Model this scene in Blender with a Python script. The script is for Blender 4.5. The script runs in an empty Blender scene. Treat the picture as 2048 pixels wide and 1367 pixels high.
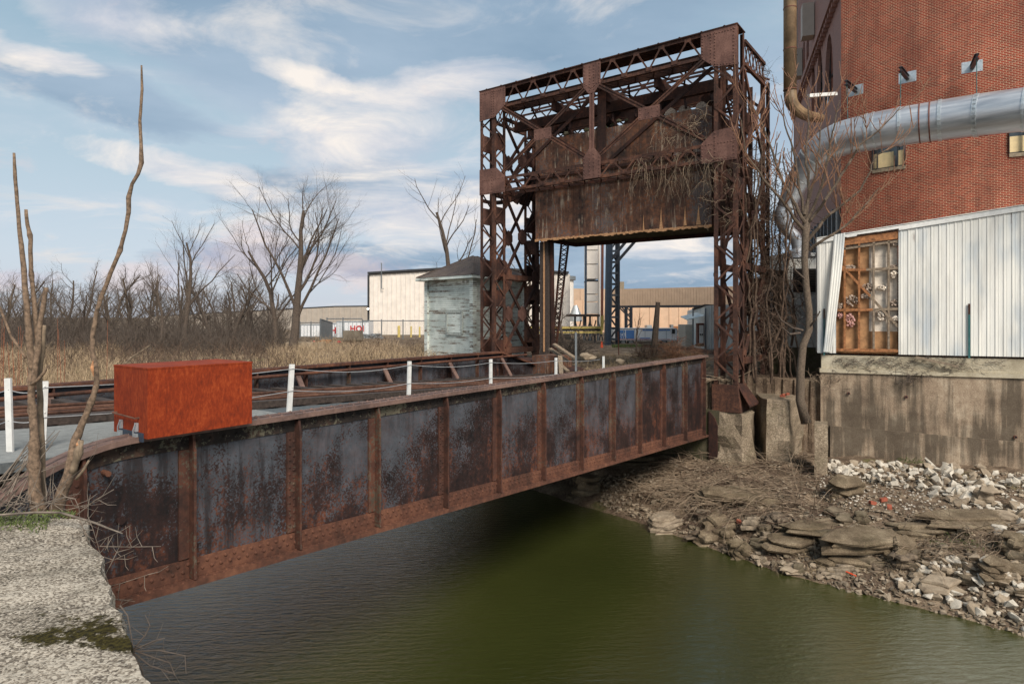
import bpy, math, random
from mathutils import Vector, Matrix, noise as mnoise
random.seed(7)
S = 2.0            # metres per layout unit
F = 1281.0         # focal length in photo pixels (photo 2048 x 1367)
CX, HY = 1024.0, 632.0
scn = bpy.context.scene
C = scn.collection
PI = math.pi

# ------------------------------------------------------------------ camera
cam_d = bpy.data.cameras.new("camera"); cam = bpy.data.objects.new("camera", cam_d); C.objects.link(cam)
scn.camera = cam
cam_d.sensor_width = 36.0; cam_d.sensor_fit = 'HORIZONTAL'
cam_d.lens = 36.0 * F / 2048.0
cam.location = (0, 0, 0); cam.rotation_euler = (PI / 2, 0, 0)
cam_d.shift_x = 0.0; cam_d.shift_y = -(683.5 - HY) / 2048.0
cam_d.clip_start = 0.05; cam_d.clip_end = 5000

# ------------------------------------------------------------------ light
SUN_EL, SUN_AZ = math.radians(42), math.radians(160)   # azimuth measured from +Y clockwise: behind right
sun_d = bpy.data.lights.new("sun", 'SUN'); sun = bpy.data.objects.new("sun", sun_d); C.objects.link(sun)
sun_d.energy = 4.0; sun_d.angle = math.radians(24); sun_d.color = (1.0, 0.93, 0.84)
sdir = Vector((math.sin(SUN_AZ) * math.cos(SUN_EL), math.cos(SUN_AZ) * math.cos(SUN_EL), math.sin(SUN_EL)))
sun.rotation_euler = sdir.to_track_quat('Z', 'Y').to_euler()
scn.view_settings.view_transform = 'Standard'; scn.view_settings.look = 'None'
scn.view_settings.exposure = 0.12; scn.view_settings.gamma = 1.0
scn.cycles.max_bounces = 6; scn.cycles.transparent_max_bounces = 8
scn.cycles.use_denoising = True

# ------------------------------------------------------------------ node helpers
def srgb(r, g, b):
    f = lambda v: (v / 255 / 12.92) if v / 255 <= 0.04045 else ((v / 255 + 0.055) / 1.055) ** 2.4
    return (f(r), f(g), f(b))

class NB:
    def __init__(s, tree):
        s.t = tree; s.n = tree.nodes; s.l = tree.links; s._pos = None
    def node(s, kind, **kw):
        nd = s.n.new(kind)
        for k, v in kw.items(): setattr(nd, k, v)
        return nd
    def put(s, sock, v):
        if isinstance(v, bpy.types.NodeSocket): s.l.new(v, sock)
        elif isinstance(v, tuple) and len(v) == 3 and sock.type == 'RGBA': sock.default_value = (*v, 1)
        elif sock.type == 'RGBA' and isinstance(v, (int, float)): sock.default_value = (v, v, v, 1)
        else: sock.default_value = v
    def pos(s):
        if s._pos is None: s._pos = s.node('ShaderNodeNewGeometry').outputs['Position']
        return s._pos
    def uv(s): return s.node('ShaderNodeUVMap').outputs[0]
    def map(s, v, scale=(1, 1, 1), loc=(0, 0, 0), rot=(0, 0, 0)):
        m = s.node('ShaderNodeMapping'); s.put(m.inputs[0], v)
        m.inputs['Scale'].default_value = scale; m.inputs['Location'].default_value = loc; m.inputs['Rotation'].default_value = rot
        return m.outputs[0]
    def noise(s, v=None, scale=1.0, detail=6.0, rough=0.55, dist=0.0, color=False):
        nd = s.node('ShaderNodeTexNoise'); s.put(nd.inputs['Vector'], s.pos() if v is None else v)
        nd.inputs['Scale'].default_value = scale; nd.inputs['Detail'].default_value = detail
        nd.inputs['Roughness'].default_value = rough; nd.inputs['Distortion'].default_value = dist
        return nd.outputs[1 if color else 0]
    def voro(s, v=None, scale=1.0, feature='F1', out='Distance', rnd=1.0):
        nd = s.node('ShaderNodeTexVoronoi', feature=feature); s.put(nd.inputs['Vector'], s.pos() if v is None else v)
        nd.inputs['Scale'].default_value = scale; nd.inputs['Randomness'].default_value = rnd
        return nd.outputs[out]
    def ramp(s, f, stops, interp='LINEAR'):
        nd = s.node('ShaderNodeValToRGB'); cr = nd.color_ramp; cr.interpolation = interp; s.put(nd.inputs[0], f)
        while len(cr.elements) > len(stops): cr.elements.remove(cr.elements[-1])
        while len(cr.elements) < len(stops): cr.elements.new(0.5)
        for e, (p, c) in zip(cr.elements, stops):
            e.position = p; e.color = (c, c, c, 1) if isinstance(c, (int, float)) else (*c, 1)
        return nd.outputs[0]
    def mix(s, f, a, b, blend='MIX'):
        nd = s.node('ShaderNodeMix', data_type='RGBA', blend_type=blend)
        s.put(nd.inputs[0], f); s.put(nd.inputs[6], a); s.put(nd.inputs[7], b)
        return nd.outputs[2]
    def math(s, op, a, b=0.0, c=0.0, clamp=False):
        nd = s.node('ShaderNodeMath', operation=op, use_clamp=clamp)
        s.put(nd.inputs[0], a); s.put(nd.inputs[1], b); s.put(nd.inputs[2], c)
        return nd.outputs[0]
    def sep(s, v):
        nd = s.node('ShaderNodeSeparateXYZ'); s.put(nd.inputs[0], v); return nd.outputs
    def bump(s, h, strength=0.5, dist=0.02):
        nd = s.node('ShaderNodeBump'); s.put(nd.inputs['Height'], h)
        nd.inputs['Strength'].default_value = strength; nd.inputs['Distance'].default_value = dist
        return nd.outputs[0]
    def out(s, color, rough=0.8, metal=0.0, normal=None, spec=0.5, **kw):
        b = s.node('ShaderNodeBsdfPrincipled'); s.put(b.inputs['Base Color'], color); s.put(b.inputs['Roughness'], rough)
        s.put(b.inputs['Metallic'], metal); b.inputs['Specular IOR Level'].default_value = spec
        for k, v in kw.items(): s.put(b.inputs[k.replace('_', ' ')], v)
        if normal is not None: s.l.new(normal, b.inputs['Normal'])
        o = s.node('ShaderNodeOutputMaterial'); s.l.new(b.outputs[0], o.inputs[0])

MAT = {}
def mat(name, fn):
    m = bpy.data.materials.new(name); m.use_nodes = True; m.node_tree.nodes.clear()
    fn(NB(m.node_tree)); MAT[name] = m
    return m

# ------------------------------------------------------------------ sky
w = bpy.data.worlds.new("World"); scn.world = w; w.use_nodes = True; w.node_tree.nodes.clear()
n = NB(w.node_tree)
sky = n.node('ShaderNodeTexSky', sky_type='NISHITA', sun_disc=False)
sky.sun_elevation = SUN_EL; sky.sun_rotation = SUN_AZ; sky.air_density = 1.0; sky.dust_density = 2.0; sky.ozone_density = 2.0
skyc = n.mix(1.0, sky.outputs[0], (0.105, 0.105, 0.105), 'MULTIPLY')
d = n.node('ShaderNodeTexCoord').outputs['Generated']
sx = n.sep(d)
zz = n.math('MAXIMUM', sx[2], 0.0)
pale = n.ramp(zz, [(0.0, srgb(206, 212, 224)), (0.08, srgb(202, 214, 226)), (0.2, srgb(184, 204, 216)), (0.38, srgb(152, 182, 200)), (0.6, srgb(122, 154, 176)), (1.0, srgb(110, 140, 165))])
base = n.mix(0.85, skyc, pale)
den = n.math('ADD', zz, 0.16)
cmb = n.node('ShaderNodeCombineXYZ')
n.put(cmb.inputs[0], n.math('DIVIDE', sx[0], den)); n.put(cmb.inputs[1], n.math('DIVIDE', sx[1], den))
cv = n.map(cmb.outputs[0], (0.8, 1.0, 1.0), (3.15, 1.7, 0.3), (0, 0, 0.5))
big = n.noise(cv, 0.75, 9, 0.55, 0.35)
fine = n.noise(cv, 2.6, 8, 0.62, 0.6)
# individual cloud banks, placed by heading and height
yy = n.math('MAXIMUM', sx[1], 0.08)
wr = n.noise(n.map(d, (3, 3, 7)), 1.0, 6, 0.6, color=True); ws = n.sep(wr)
uu = n.math('ADD', n.math('DIVIDE', sx[0], yy), n.math('MULTIPLY_ADD', ws[0], 0.22, -0.11))
vv = n.math('ADD', n.math('DIVIDE', sx[2], yy), n.math('MULTIPLY_ADD', ws[1], 0.12, -0.06))
def blob(cu, cw, ru, rv, rot=0.0):
    c_, s_ = math.cos(rot), math.sin(rot)
    du = n.math('SUBTRACT', uu, cu); dv = n.math('SUBTRACT', vv, cw)
    a_ = n.math('DIVIDE', n.math('ADD', n.math('MULTIPLY', du, c_), n.math('MULTIPLY', dv, s_)), ru)
    b_ = n.math('DIVIDE', n.math('SUBTRACT', n.math('MULTIPLY', dv, c_), n.math('MULTIPLY', du, s_)), rv)
    r2 = n.math('ADD', n.math('MULTIPLY', a_, a_), n.math('MULTIPLY', b_, b_))
    return n.math('SUBTRACT', 1.0, n.math('SQRT', r2), clamp=True)
def total(lst):
    t_ = None
    for q in lst: v_ = blob(*q); t_ = v_ if t_ is None else n.math('MAXIMUM', t_, v_)
    return t_
bright = total([(-.24, .275, .26, .085, .08), (-.14, .35, .24, .04, .12), (-.63, .46, .15, .085, -.35), (-.48, .22, .28, .025, -.25), (-.12, .16, .40, .07, 0), (-.72, .39, .12, .025, -.3), (-.30, .36, .12, .03, -.3), (-.85, .42, .1, .05, 0), (.22, .12, .12, .03, 0)])
dark = total([(-.46, .43, .32, .12, -.4), (.0, .46, .5, .17, .05), (-.20, .205, .34, .05, 0), (-.62, .33, .25, .045, -.3), (.38, .34, .3, .14, .1), (.2, .10, .4, .08, 0), (-.3, .09, .3, .03, 0)])
cov = n.ramp(n.math('ADD', big, n.math('MULTIPLY', n.math('SUBTRACT', fine, 0.5), 0.25)), [(0.46, 0.0), (0.60, 0.35), (0.75, 0.7)])
ccol = n.ramp(fine, [(0.38, srgb(178, 196, 212)), (0.5, srgb(205, 211, 222)), (0.62, srgb(226, 224, 228))])
col = n.mix(cov, base, ccol)
kd = n.ramp(n.math('ADD', dark, n.math('MULTIPLY', n.math('SUBTRACT', fine, 0.5), 0.9)), [(0.06, 0.0), (0.38, 0.9)])
col = n.mix(kd, col, n.ramp(big, [(0.4, srgb(122, 150, 176)), (0.62, srgb(164, 184, 204))]))
kb = n.ramp(n.math('ADD', bright, n.math('MULTIPLY', n.math('SUBTRACT', fine, 0.5), 1.5)), [(0.06, 0.0), (0.34, 0.5), (0.75, 0.92)])
col = n.mix(kb, col, n.ramp(n.math('ADD', n.math('MULTIPLY', fine, 0.7), n.math('MULTIPLY', ws[2], 0.3)), [(0.36, srgb(186, 194, 210)), (0.5, srgb(222, 220, 222)), (0.6, srgb(250, 240, 230))]))
pk = n.noise(n.map(d, (11, 11, 20), (2.2, 0.4, 0)), 1.0, 8, 0.62, 0.2)
low = total([(-.40, .10, .16, .07, .2), (-.55, .055, .15, .045, 0), (-.24, .075, .12, .03, 0), (-.78, .06, .1, .03, 0)])
pm = n.ramp(n.math('ADD', low, n.math('MULTIPLY', n.math('SUBTRACT', pk, 0.5), 1.6)), [(0.2, 0.0), (0.6, 0.42)])
col = n.mix(pm, col, n.ramp(pk, [(0.42, srgb(204, 190, 206)), (0.56, srgb(240, 212, 206))]))
col = n.mix(0.05, col, srgb(196, 204, 212))
bg = n.node('ShaderNodeBackground'); n.l.new(col, bg.inputs[0]); bg.inputs[1].default_value = 1.0
o = n.node('ShaderNodeOutputWorld'); n.l.new(bg.outputs[0], o.inputs[0])

# ------------------------------------------------------------------ geometry helpers (layout units, camera at 0,0,0)
def V(*a): return Vector(a)
def at(x, y, Y): return V((x - CX) / F * Y, Y, (HY - y) / F * Y)
O = V(4.86, 15.8, 0); D1 = V(0.5900, 0.8074, 0); D2 = V(-0.8074, 0.5900, 0); UP = V(0, 0, 1)
def B(t, nn, z): return O + D1 * t + D2 * nn + UP * z
def solve(x, P, Dv):            # distance s along P + s*Dv at photo column x
    r = (x - CX) / F
    return (P.y * r - P.x) / (Dv.x - r * Dv.y)
def tx(x, nn): return solve(x, B(0, nn, 0), D1)
def nx(x, t): return solve(x, B(t, 0, 0), D2)
def zy(y, P): return (HY - y) / F * P.y

class MB:
    def __init__(s): s.v = []; s.f = []; s.uvs = {}; s.smooth = False
    def add(s, vs, fs, uvs=None):
        b = len(s.v); s.v.extend(Vector(p) for p in vs)
        for i, f in enumerate(fs):
            if uvs: s.uvs[len(s.f)] = uvs[i]
            s.f.append(tuple(b + k for k in f))
    def box(s, c, sx, sy, sz, ax=None, ay=None, az=None):
        ax = (ax or V(1, 0, 0)) * (sx / 2); ay = (ay or V(0, 1, 0)) * (sy / 2); az = (az or UP) * (sz / 2)
        c = Vector(c)
        vs = [c + ax * i + ay * j + az * k for i in (-1, 1) for j in (-1, 1) for k in (-1, 1)]
        s.add(vs, [(0, 1, 3, 2), (4, 6, 7, 5), (0, 4, 5, 1), (2, 3, 7, 6), (0, 2, 6, 4), (1, 5, 7, 3)])
    def bb(s, t0, t1, n0, n1, z0, z1):      # box in bridge coordinates
        s.box(B((t0 + t1) / 2, (n0 + n1) / 2, (z0 + z1) / 2), abs(t1 - t0), abs(n1 - n0), abs(z1 - z0), D1, D2)
    def bar(s, a, b, w, h, up=None):        # w across, h along 'up'
        a = Vector(a); b = Vector(b); d = b - a; L = d.length; d = d / L
        up = (up or UP); sd = d.cross(up)
        if sd.length < 1e-4: up = V(1, 0, 0); sd = d.cross(up)
        sd.normalize(); u2 = sd.cross(d)
        s.box((a + b) / 2, L, w, h, d, sd, u2)
    def prism(s, pts, off):                 # polygon extruded by vector off
        m = len(pts); pts = [Vector(p) for p in pts]; off = Vector(off)
        s.add(pts + [p + off for p in pts], [tuple(range(m - 1, -1, -1)), tuple(range(m, 2 * m))] +
              [(i, (i + 1) % m, m + (i + 1) % m, m + i) for i in range(m)])
    def tube(s, pts, rs, k=6, cap=True):
        pts = [Vector(p) for p in pts]; m = len(pts)
        if not hasattr(rs, '__len__'): rs = [rs] * m
        t0 = (pts[1] - pts[0]).normalized(); a = t0.cross(UP)
        if a.length < 0.1: a = t0.cross(V(1, 0, 0))
        a.normalize(); vs = []
        for i in range(m):
            t = (pts[min(i + 1, m - 1)] - pts[max(i - 1, 0)])
            if t.length < 1e-9: t = t0
            t = t.normalized(); a = a - t * a.dot(t)
            if a.length < 1e-6: a = t.cross(V(0.3, 0.5, 0.8))
            a.normalize(); b = t.cross(a)
            for j in range(k):
                q = 2 * PI * j / k; vs.append(pts[i] + (a * math.cos(q) + b * math.sin(q)) * rs[i])
        fs = [(i * k + j, i * k + (j + 1) % k, (i + 1) * k + (j + 1) % k, (i + 1) * k + j) for i in range(m - 1) for j in range(k)]
        if cap and k > 3: fs += [tuple(range(k - 1, -1, -1)), tuple((m - 1) * k + j for j in range(k))]
        s.add(vs, fs)
    def rivet(s, c, nrm, r, k=6):
        nrm = Vector(nrm).normalized(); a = nrm.cross(V(0.31, 0.2, 0.93)).normalized(); b = nrm.cross(a); c = Vector(c)
        vs = []
        for (rr, hh) in ((1.0, -0.1), (0.72, 0.5)):
            for j in range(k):
                q = 2 * PI * j / k; vs.append(c + (a * math.cos(q) + b * math.sin(q)) * r * rr + nrm * r * hh)
        vs.append(c + nrm * r * 0.72)
        fs = [(j, (j + 1) % k, k + (j + 1) % k, k + j) for j in range(k)] + [(k + j, k + (j + 1) % k, 2 * k) for j in range(k)]
        s.add(vs, fs)
    def build(s, name, m, parent=None, origin=None, smooth=False):
        me = bpy.data.meshes.new(name)
        if parent is not None:
            r = parent
            while r.parent is not None: r = r.parent
            org = r.location / S
        elif origin is not None: org = Vector(origin)
        else:
            xs = [p.x for p in s.v]; ys = [p.y for p in s.v]
            org = V((min(xs) + max(xs)) / 2, (min(ys) + max(ys)) / 2, min(p.z for p in s.v))
        me.from_pydata([(p - org) * S for p in s.v], [], s.f)
        me.materials.append(MAT[m] if isinstance(m, str) else m)
        uvl = me.uv_layers.new(name="UVMap"); co = [p * S for p in s.v]
        data = [0.0] * (2 * len(me.loops))
        for pi, p in enumerate(me.polygons):
            cu = s.uvs.get(pi)
            nr = p.normal
            if cu is None:
                if abs(nr.z) > 0.8: tu = V(1, 0, 0); tv = V(0, 1, 0)
                else:
                    tu = V(-nr.y, nr.x, 0).normalized(); tv = UP
            for q, li in enumerate(p.loop_indices):
                if cu is not None: data[2 * li] = cu[q][0]; data[2 * li + 1] = cu[q][1]
                else:
                    cc = co[me.loops[li].vertex_index]; data[2 * li] = cc.dot(tu); data[2 * li + 1] = cc.dot(tv)
        uvl.data.foreach_set('uv', data)
        if smooth: me.polygons.foreach_set('use_smooth', [True] * len(me.polygons))
        me.update()
        ob = bpy.data.objects.new(name, me); C.objects.link(ob)
        if parent is not None: ob.parent = parent
        else: ob.location = org * S
        return ob

def tag(o, label=None, cat=None, group=None, kind=None):
    if label: o['label'] = label
    if cat: o['category'] = cat
    if group: o['group'] = group
    if kind: o['kind'] = kind
    return o
def thing(name, loc, label, cat, group=None):
    e = bpy.data.objects.new(name, None); C.objects.link(e); e.location = Vector(loc) * S
    return tag(e, label, cat, group)
def copy_tree(o, parent=None):
    c = o.copy(); C.objects.link(c)
    if parent is not None: c.parent = parent
    for ch in list(o.children): copy_tree(ch, c)
    return c
# ------------------------------------------------------------------ materials
def m_rust(name, dark, mid, light, paint=None, pamt=0.5, fine=9.0, rough=0.85, streak=0.0, zhi=None):
    def f(n):
        p = n.pos()
        big = n.noise(p, 0.9, 5, 0.6)
        sm = n.noise(p, fine, 10, 0.68)
        st = n.noise(n.map(p, (1, 1, 0.08)), 5.0, 6, 0.6)
        v = n.math('ADD', n.math('MULTIPLY', big, 0.45), n.math('ADD', n.math('MULTIPLY', sm, 0.35), n.math('MULTIPLY', st, 0.2)))
        col = n.ramp(v, [(0.38, dark), (0.5, mid), (0.62, light)])
        if paint:
            h = n.sep(p)[2]
            a = n.math('ADD', n.math('MULTIPLY', n.noise(p, fine * 3.0, 12, 0.72), 0.66), n.math('MULTIPLY', n.noise(p, 0.9, 5, 0.6), 0.44))
            if zhi is not None:
                a = n.math('ADD', a, n.math('MULTIPLY', n.ramp(n.math('MULTIPLY_ADD', h, 1.0 / 3.4, (-zhi) / 3.4 + 1.0), [(0.3, 0.0), (0.98, 1.0)]), 0.11))
            a = n.math('ADD', a, n.math('MULTIPLY', n.math('SUBTRACT', n.noise(n.map(p, (0.35, 0.35, 0.02)), 1.6, 1, 0.5), 0.5), 0.22))
            mk = n.ramp(a, [(0.585 - pamt * 0.1, 0.0), (0.612 - pamt * 0.1, 1.0)])
            pc = n.ramp(n.noise(p, 2.2, 8, 0.7), [(0.35, srgb(*[q * 0.72 for q in paint])), (0.65, srgb(*paint))])
            col = n.mix(n.math('MULTIPLY', mk, 0.86), col, pc)
        if zhi is not None:
            gr_ = n.math('MULTIPLY', n.ramp(n.noise(n.map(p, (1, 1, .12)), 4.0, 8, 0.7), [(0.48, 0.0), (0.60, 0.75)]), n.ramp(n.noise(p, 0.4, 3), [(0.42, 0.2), (0.6, 1.0)]))
            col = n.mix(gr_, col, srgb(30, 24, 24))
        if streak:
            sk = n.ramp(n.noise(n.map(p, (1, 1, 0.05)), 7.0, 8, 0.7), [(0.54, 0.0), (0.64, 1.0)])
            sk = n.math('MULTIPLY', n.math('MULTIPLY', sk, n.ramp(n.noise(p, 1.2, 8, 0.7), [(0.45, 0.0), (0.58, 1.0)])), streak)
            col = n.mix(sk, col, srgb(168, 152, 132))
        n.out(col, rough, 0.0, n.bump(sm, 0.35, 0.01), spec=0.3)
    mat(name, f)
m_rust('rust_web', srgb(22, 17, 17), srgb(52, 34, 30), srgb(116, 66, 42), (82, 86, 92), -0.06, 8.0, 0.62, zhi=-2.0)
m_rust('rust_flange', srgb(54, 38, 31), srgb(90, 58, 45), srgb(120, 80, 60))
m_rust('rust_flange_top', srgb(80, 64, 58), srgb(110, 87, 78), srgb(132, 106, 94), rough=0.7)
m_rust('rust_stiffener', srgb(40, 30, 27), srgb(78, 50, 40), srgb(108, 68, 50), (96, 88, 74), -0.05, 5.0)
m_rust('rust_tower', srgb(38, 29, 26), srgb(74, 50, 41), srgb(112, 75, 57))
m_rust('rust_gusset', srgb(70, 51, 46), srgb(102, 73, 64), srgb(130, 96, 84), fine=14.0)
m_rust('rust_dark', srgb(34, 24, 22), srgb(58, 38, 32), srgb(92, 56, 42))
m_rust('rust_plate', srgb(44, 35, 32), srgb(90, 62, 48), srgb(138, 88, 58), (100, 94, 92), 0.02, 4.0, 0.8, streak=1.0)
m_rust('grime_angle', srgb(22, 20, 19), srgb(44, 36, 32), srgb(80, 60, 48), (112, 106, 88), -0.02, 4.0)
m_rust('rail_steel', srgb(70, 50, 42), srgb(104, 74, 60), srgb(132, 96, 78))
def f(n):
    p = n.pos()
    g = n.noise(n.map(p, (1, 1, 0.35)), 26, 10, 0.75)
    big = n.noise(p, 3.0, 6, 0.65)
    v = n.math('ADD', n.math('MULTIPLY', g, 0.68), n.math('MULTIPLY', big, 0.32))
    col = n.ramp(v, [(0.33, srgb(92, 36, 20)), (0.5, srgb(134, 50, 22)), (0.64, srgb(164, 74, 36))])
    fl = n.ramp(n.noise(p, 55, 4, 0.6), [(0.68, 0.0), (0.74, 1.0)])
    col = n.mix(n.math('MULTIPLY', fl, 0.35), col, srgb(214, 132, 70))
    n.out(col, 0.75, 0.0, n.bump(g, 0.15, 0.003), spec=0.2)
mat('corten', f)
def m_conc(name, a, b, c, stain=0.0, moss=0.0, scale=1.0, bump=0.5, agg=0.0):
    def f(n):
        p = n.pos()
        v = n.math('ADD', n.math('MULTIPLY', n.noise(p, 1.1 * scale, 8, 0.65), 0.55), n.math('MULTIPLY', n.noise(p, 22 * scale, 6, 0.7), 0.45))
        col = n.ramp(v, [(0.36, a), (0.5, b), (0.63, c)])
        hh = n.noise(p, 30 * scale, 6, 0.7)
        if agg:
            vo = n.voro(p, 34 * scale, out='Color'); vd = n.voro(p, 34 * scale)
            k = n.ramp(n.sep(vo)[0], [(0.0, 0.4), (0.6, 0.95), (1.0, 1.45)])
            col = n.mix(agg, col, n.mix(1.0, col, k, 'MULTIPLY'))
            hh = n.math('SUBTRACT', hh, n.math('MULTIPLY', vd, 0.8))
        if stain:
            s1 = n.noise(n.map(p, (1, 1, 0.06)), 2.6, 7, 0.65); s2 = n.noise(p, 0.45, 4, 0.5)
            k = n.ramp(n.math('ADD', n.math('MULTIPLY', s1, 0.6), n.math('MULTIPLY', s2, 0.5)), [(0.50, 0.0), (0.60, 1.0)])
            col = n.mix(n.math('MULTIPLY', k, stain), col, srgb(62, 56, 48))
        if moss:
            k = n.ramp(n.math('ADD', n.math('MULTIPLY', n.noise(p, 0.8, 6, 0.7), 0.6), n.math('MULTIPLY', n.noise(p, 9, 6, 0.7), 0.4)), [(0.50, 0.0), (0.56, 1.0)])
            col = n.mix(n.math('MULTIPLY', k, moss), col, srgb(66, 68, 38))
        n.out(col, 0.93, 0.0, n.bump(hh, bump, 0.03), spec=0.2)
    mat(name, f)
m_conc('concrete_wall', srgb(116, 98, 82), srgb(158, 138, 116), srgb(192, 174, 150), stain=0.72)
m_conc('concrete_upper', srgb(150, 138, 116), srgb(180, 168, 144), srgb(200, 190, 168), stain=0.1)
m_conc('concrete_pier', srgb(108, 94, 78), srgb(142, 126, 106), srgb(174, 158, 136), moss=0.25, agg=0.6, scale=0.7)
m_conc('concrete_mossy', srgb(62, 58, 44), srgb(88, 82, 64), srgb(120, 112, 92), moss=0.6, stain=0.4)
m_conc('block_grey', srgb(96, 88, 78), srgb(122, 112, 98), srgb(140, 130, 116))
m_conc('stone_white', srgb(150, 142, 128), srgb(192, 182, 166), srgb(222, 212, 196), scale=3.0, bump=0.3)
m_conc('stone_tan', srgb(112, 98, 82), srgb(150, 134, 114), srgb(180, 164, 142), scale=2.0, bump=0.4)
m_conc('stone_brown', srgb(76, 66, 54), srgb(106, 94, 78), srgb(138, 124, 104), scale=2.0, bump=0.4, moss=0.2)
m_conc('slab_rock', srgb(72, 61, 48), srgb(112, 97, 78), srgb(154, 138, 114), scale=1.2, bump=0.8, moss=0.15)
def f(n):
    p = n.pos()
    vo = n.node('ShaderNodeTexVoronoi', feature='F1'); n.put(vo.inputs['Vector'], n.map(p, (1, 1, 1))); vo.inputs['Scale'].default_value = 60
    cc = n.sep(vo.outputs['Color'])[0]; sm = n.noise(p, 60, 6, 0.75); bg_ = n.noise(p, 1.6, 6, 0.65)
    v = n.math('ADD', n.math('MULTIPLY', cc, 0.28), n.math('ADD', n.math('MULTIPLY', sm, 0.42), n.math('MULTIPLY', bg_, 0.4)))
    col = n.ramp(v, [(0.36, srgb(58, 52, 46)), (0.45, srgb(108, 98, 86)), (0.54, srgb(150, 138, 122)), (0.66, srgb(196, 184, 166))])
    mo = n.math('ADD', n.math('MULTIPLY', n.noise(n.map(p, (0.6, 1.6, 1), rot=(0, 0, 0.35)), 1.1, 5, 0.6), 0.62), n.math('MULTIPLY', n.noise(p, 10, 8, 0.75), 0.38))
    col = n.mix(n.math('MULTIPLY', n.ramp(n.noise(n.map(p, (.7, 1.3, 1)), 1.3, 8, 0.7), [(0.48, 0.0), (0.62, 1.0)]), 0.45), col, srgb(84, 78, 66))
    sp_ = n.sep(p); ex = n.math('MULTIPLY', n.math('ADD', sp_[0], 3.05), 0.9); ey = n.math('MULTIPLY', n.math('ADD', n.math('ADD', sp_[1], -4.75), n.math('MULTIPLY', ex, -0.25)), 2.6)
    dm = n.math('SQRT', n.math('ADD', n.math('MULTIPLY', ex, ex), n.math('MULTIPLY', ey, ey)))
    mo = n.math('ADD', mo, n.math('MULTIPLY', n.math('SUBTRACT', 1.0, dm, clamp=True), 0.115))
    mk = n.ramp(mo, [(0.565, 0.0), (0.6, 1.0)])
    col = n.mix(mk, col, n.ramp(n.noise(p, 30, 4, 0.6), [(0.35, srgb(26, 22, 12)), (0.65, srgb(74, 66, 30))]))
    h = n.math('ADD', n.math('MULTIPLY', vo.outputs['Distance'], -0.8), n.math('MULTIPLY', sm, 1.0))
    n.out(col, 0.95, 0.0, n.bump(h, 0.45, 0.02), spec=0.15)
mat('pad_concrete', f)
def f(n):
    p = n.pos()
    v = n.math('ADD', n.math('MULTIPLY', n.noise(p, 0.8, 8, 0.65), 0.5), n.math('MULTIPLY', n.noise(p, 14, 8, 0.75), 0.5))
    col = n.ramp(v, [(0.36, srgb(58, 48, 40)), (0.47, srgb(100, 84, 70)), (0.56, srgb(138, 120, 100)), (0.66, srgb(172, 156, 134))])
    g = n.ramp(n.noise(p, 0.35, 5, 0.6), [(0.64, 0.0), (0.7, 0.6)])
    col = n.mix(g, col, n.ramp(n.noise(p, 8, 4), [(0.4, srgb(84, 92, 48)), (0.6, srgb(120, 112, 72))]))
    n.out(col, 0.97, 0.0, n.bump(n.noise(p, 18, 8, 0.75), 0.8, 0.06), spec=0.1)
mat('ground_earth', f)
def f(n):
    p = n.pos()
    wv = n.node('ShaderNodeTexWave', wave_type='BANDS', bands_direction='Y'); n.put(wv.inputs['Vector'], n.map(p, (0.35, 1, 1), rot=(0, 0, -0.25)))
    wv.inputs['Scale'].default_value = 1.4; wv.inputs['Distortion'].default_value = 7; wv.inputs['Detail'].default_value = 3; wv.inputs['Detail Scale'].default_value = 1.6
    a = n.noise(n.map(p, (0.5, 1.5, 1), rot=(0, 0, -0.25)), 4.6, 6, 0.6, 0.5)
    b = n.noise(n.map(p, (0.7, 1.6, 1), rot=(0, 0, 0.3)), 11, 4, 0.6)
    h = n.math('ADD', n.math('ADD', n.math('MULTIPLY', a, 1.0), n.math('MULTIPLY', b, 0.28)), n.math('MULTIPLY', wv.outputs['Fac'], 0.10))
    col = n.ramp(n.noise(p, 0.12, 4, 0.5), [(0.35, srgb(52, 56, 25)), (0.65, srgb(63, 67, 31))])
    h = n.math('MULTIPLY', h, n.ramp(n.math('MULTIPLY_ADD', n.math('ADD', n.sep(p)[0], n.math('MULTIPLY', n.noise(p, 0.25, 3), 5.0)), 0.05, 0.45), [(0.25, 1.0), (0.58, 0.22)]))
    n.out(col, 0.03, 0.0, n.bump(h, 0.7, 0.12), spec=1.0, IOR=2.05)
mat('river_water', f)
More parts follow.
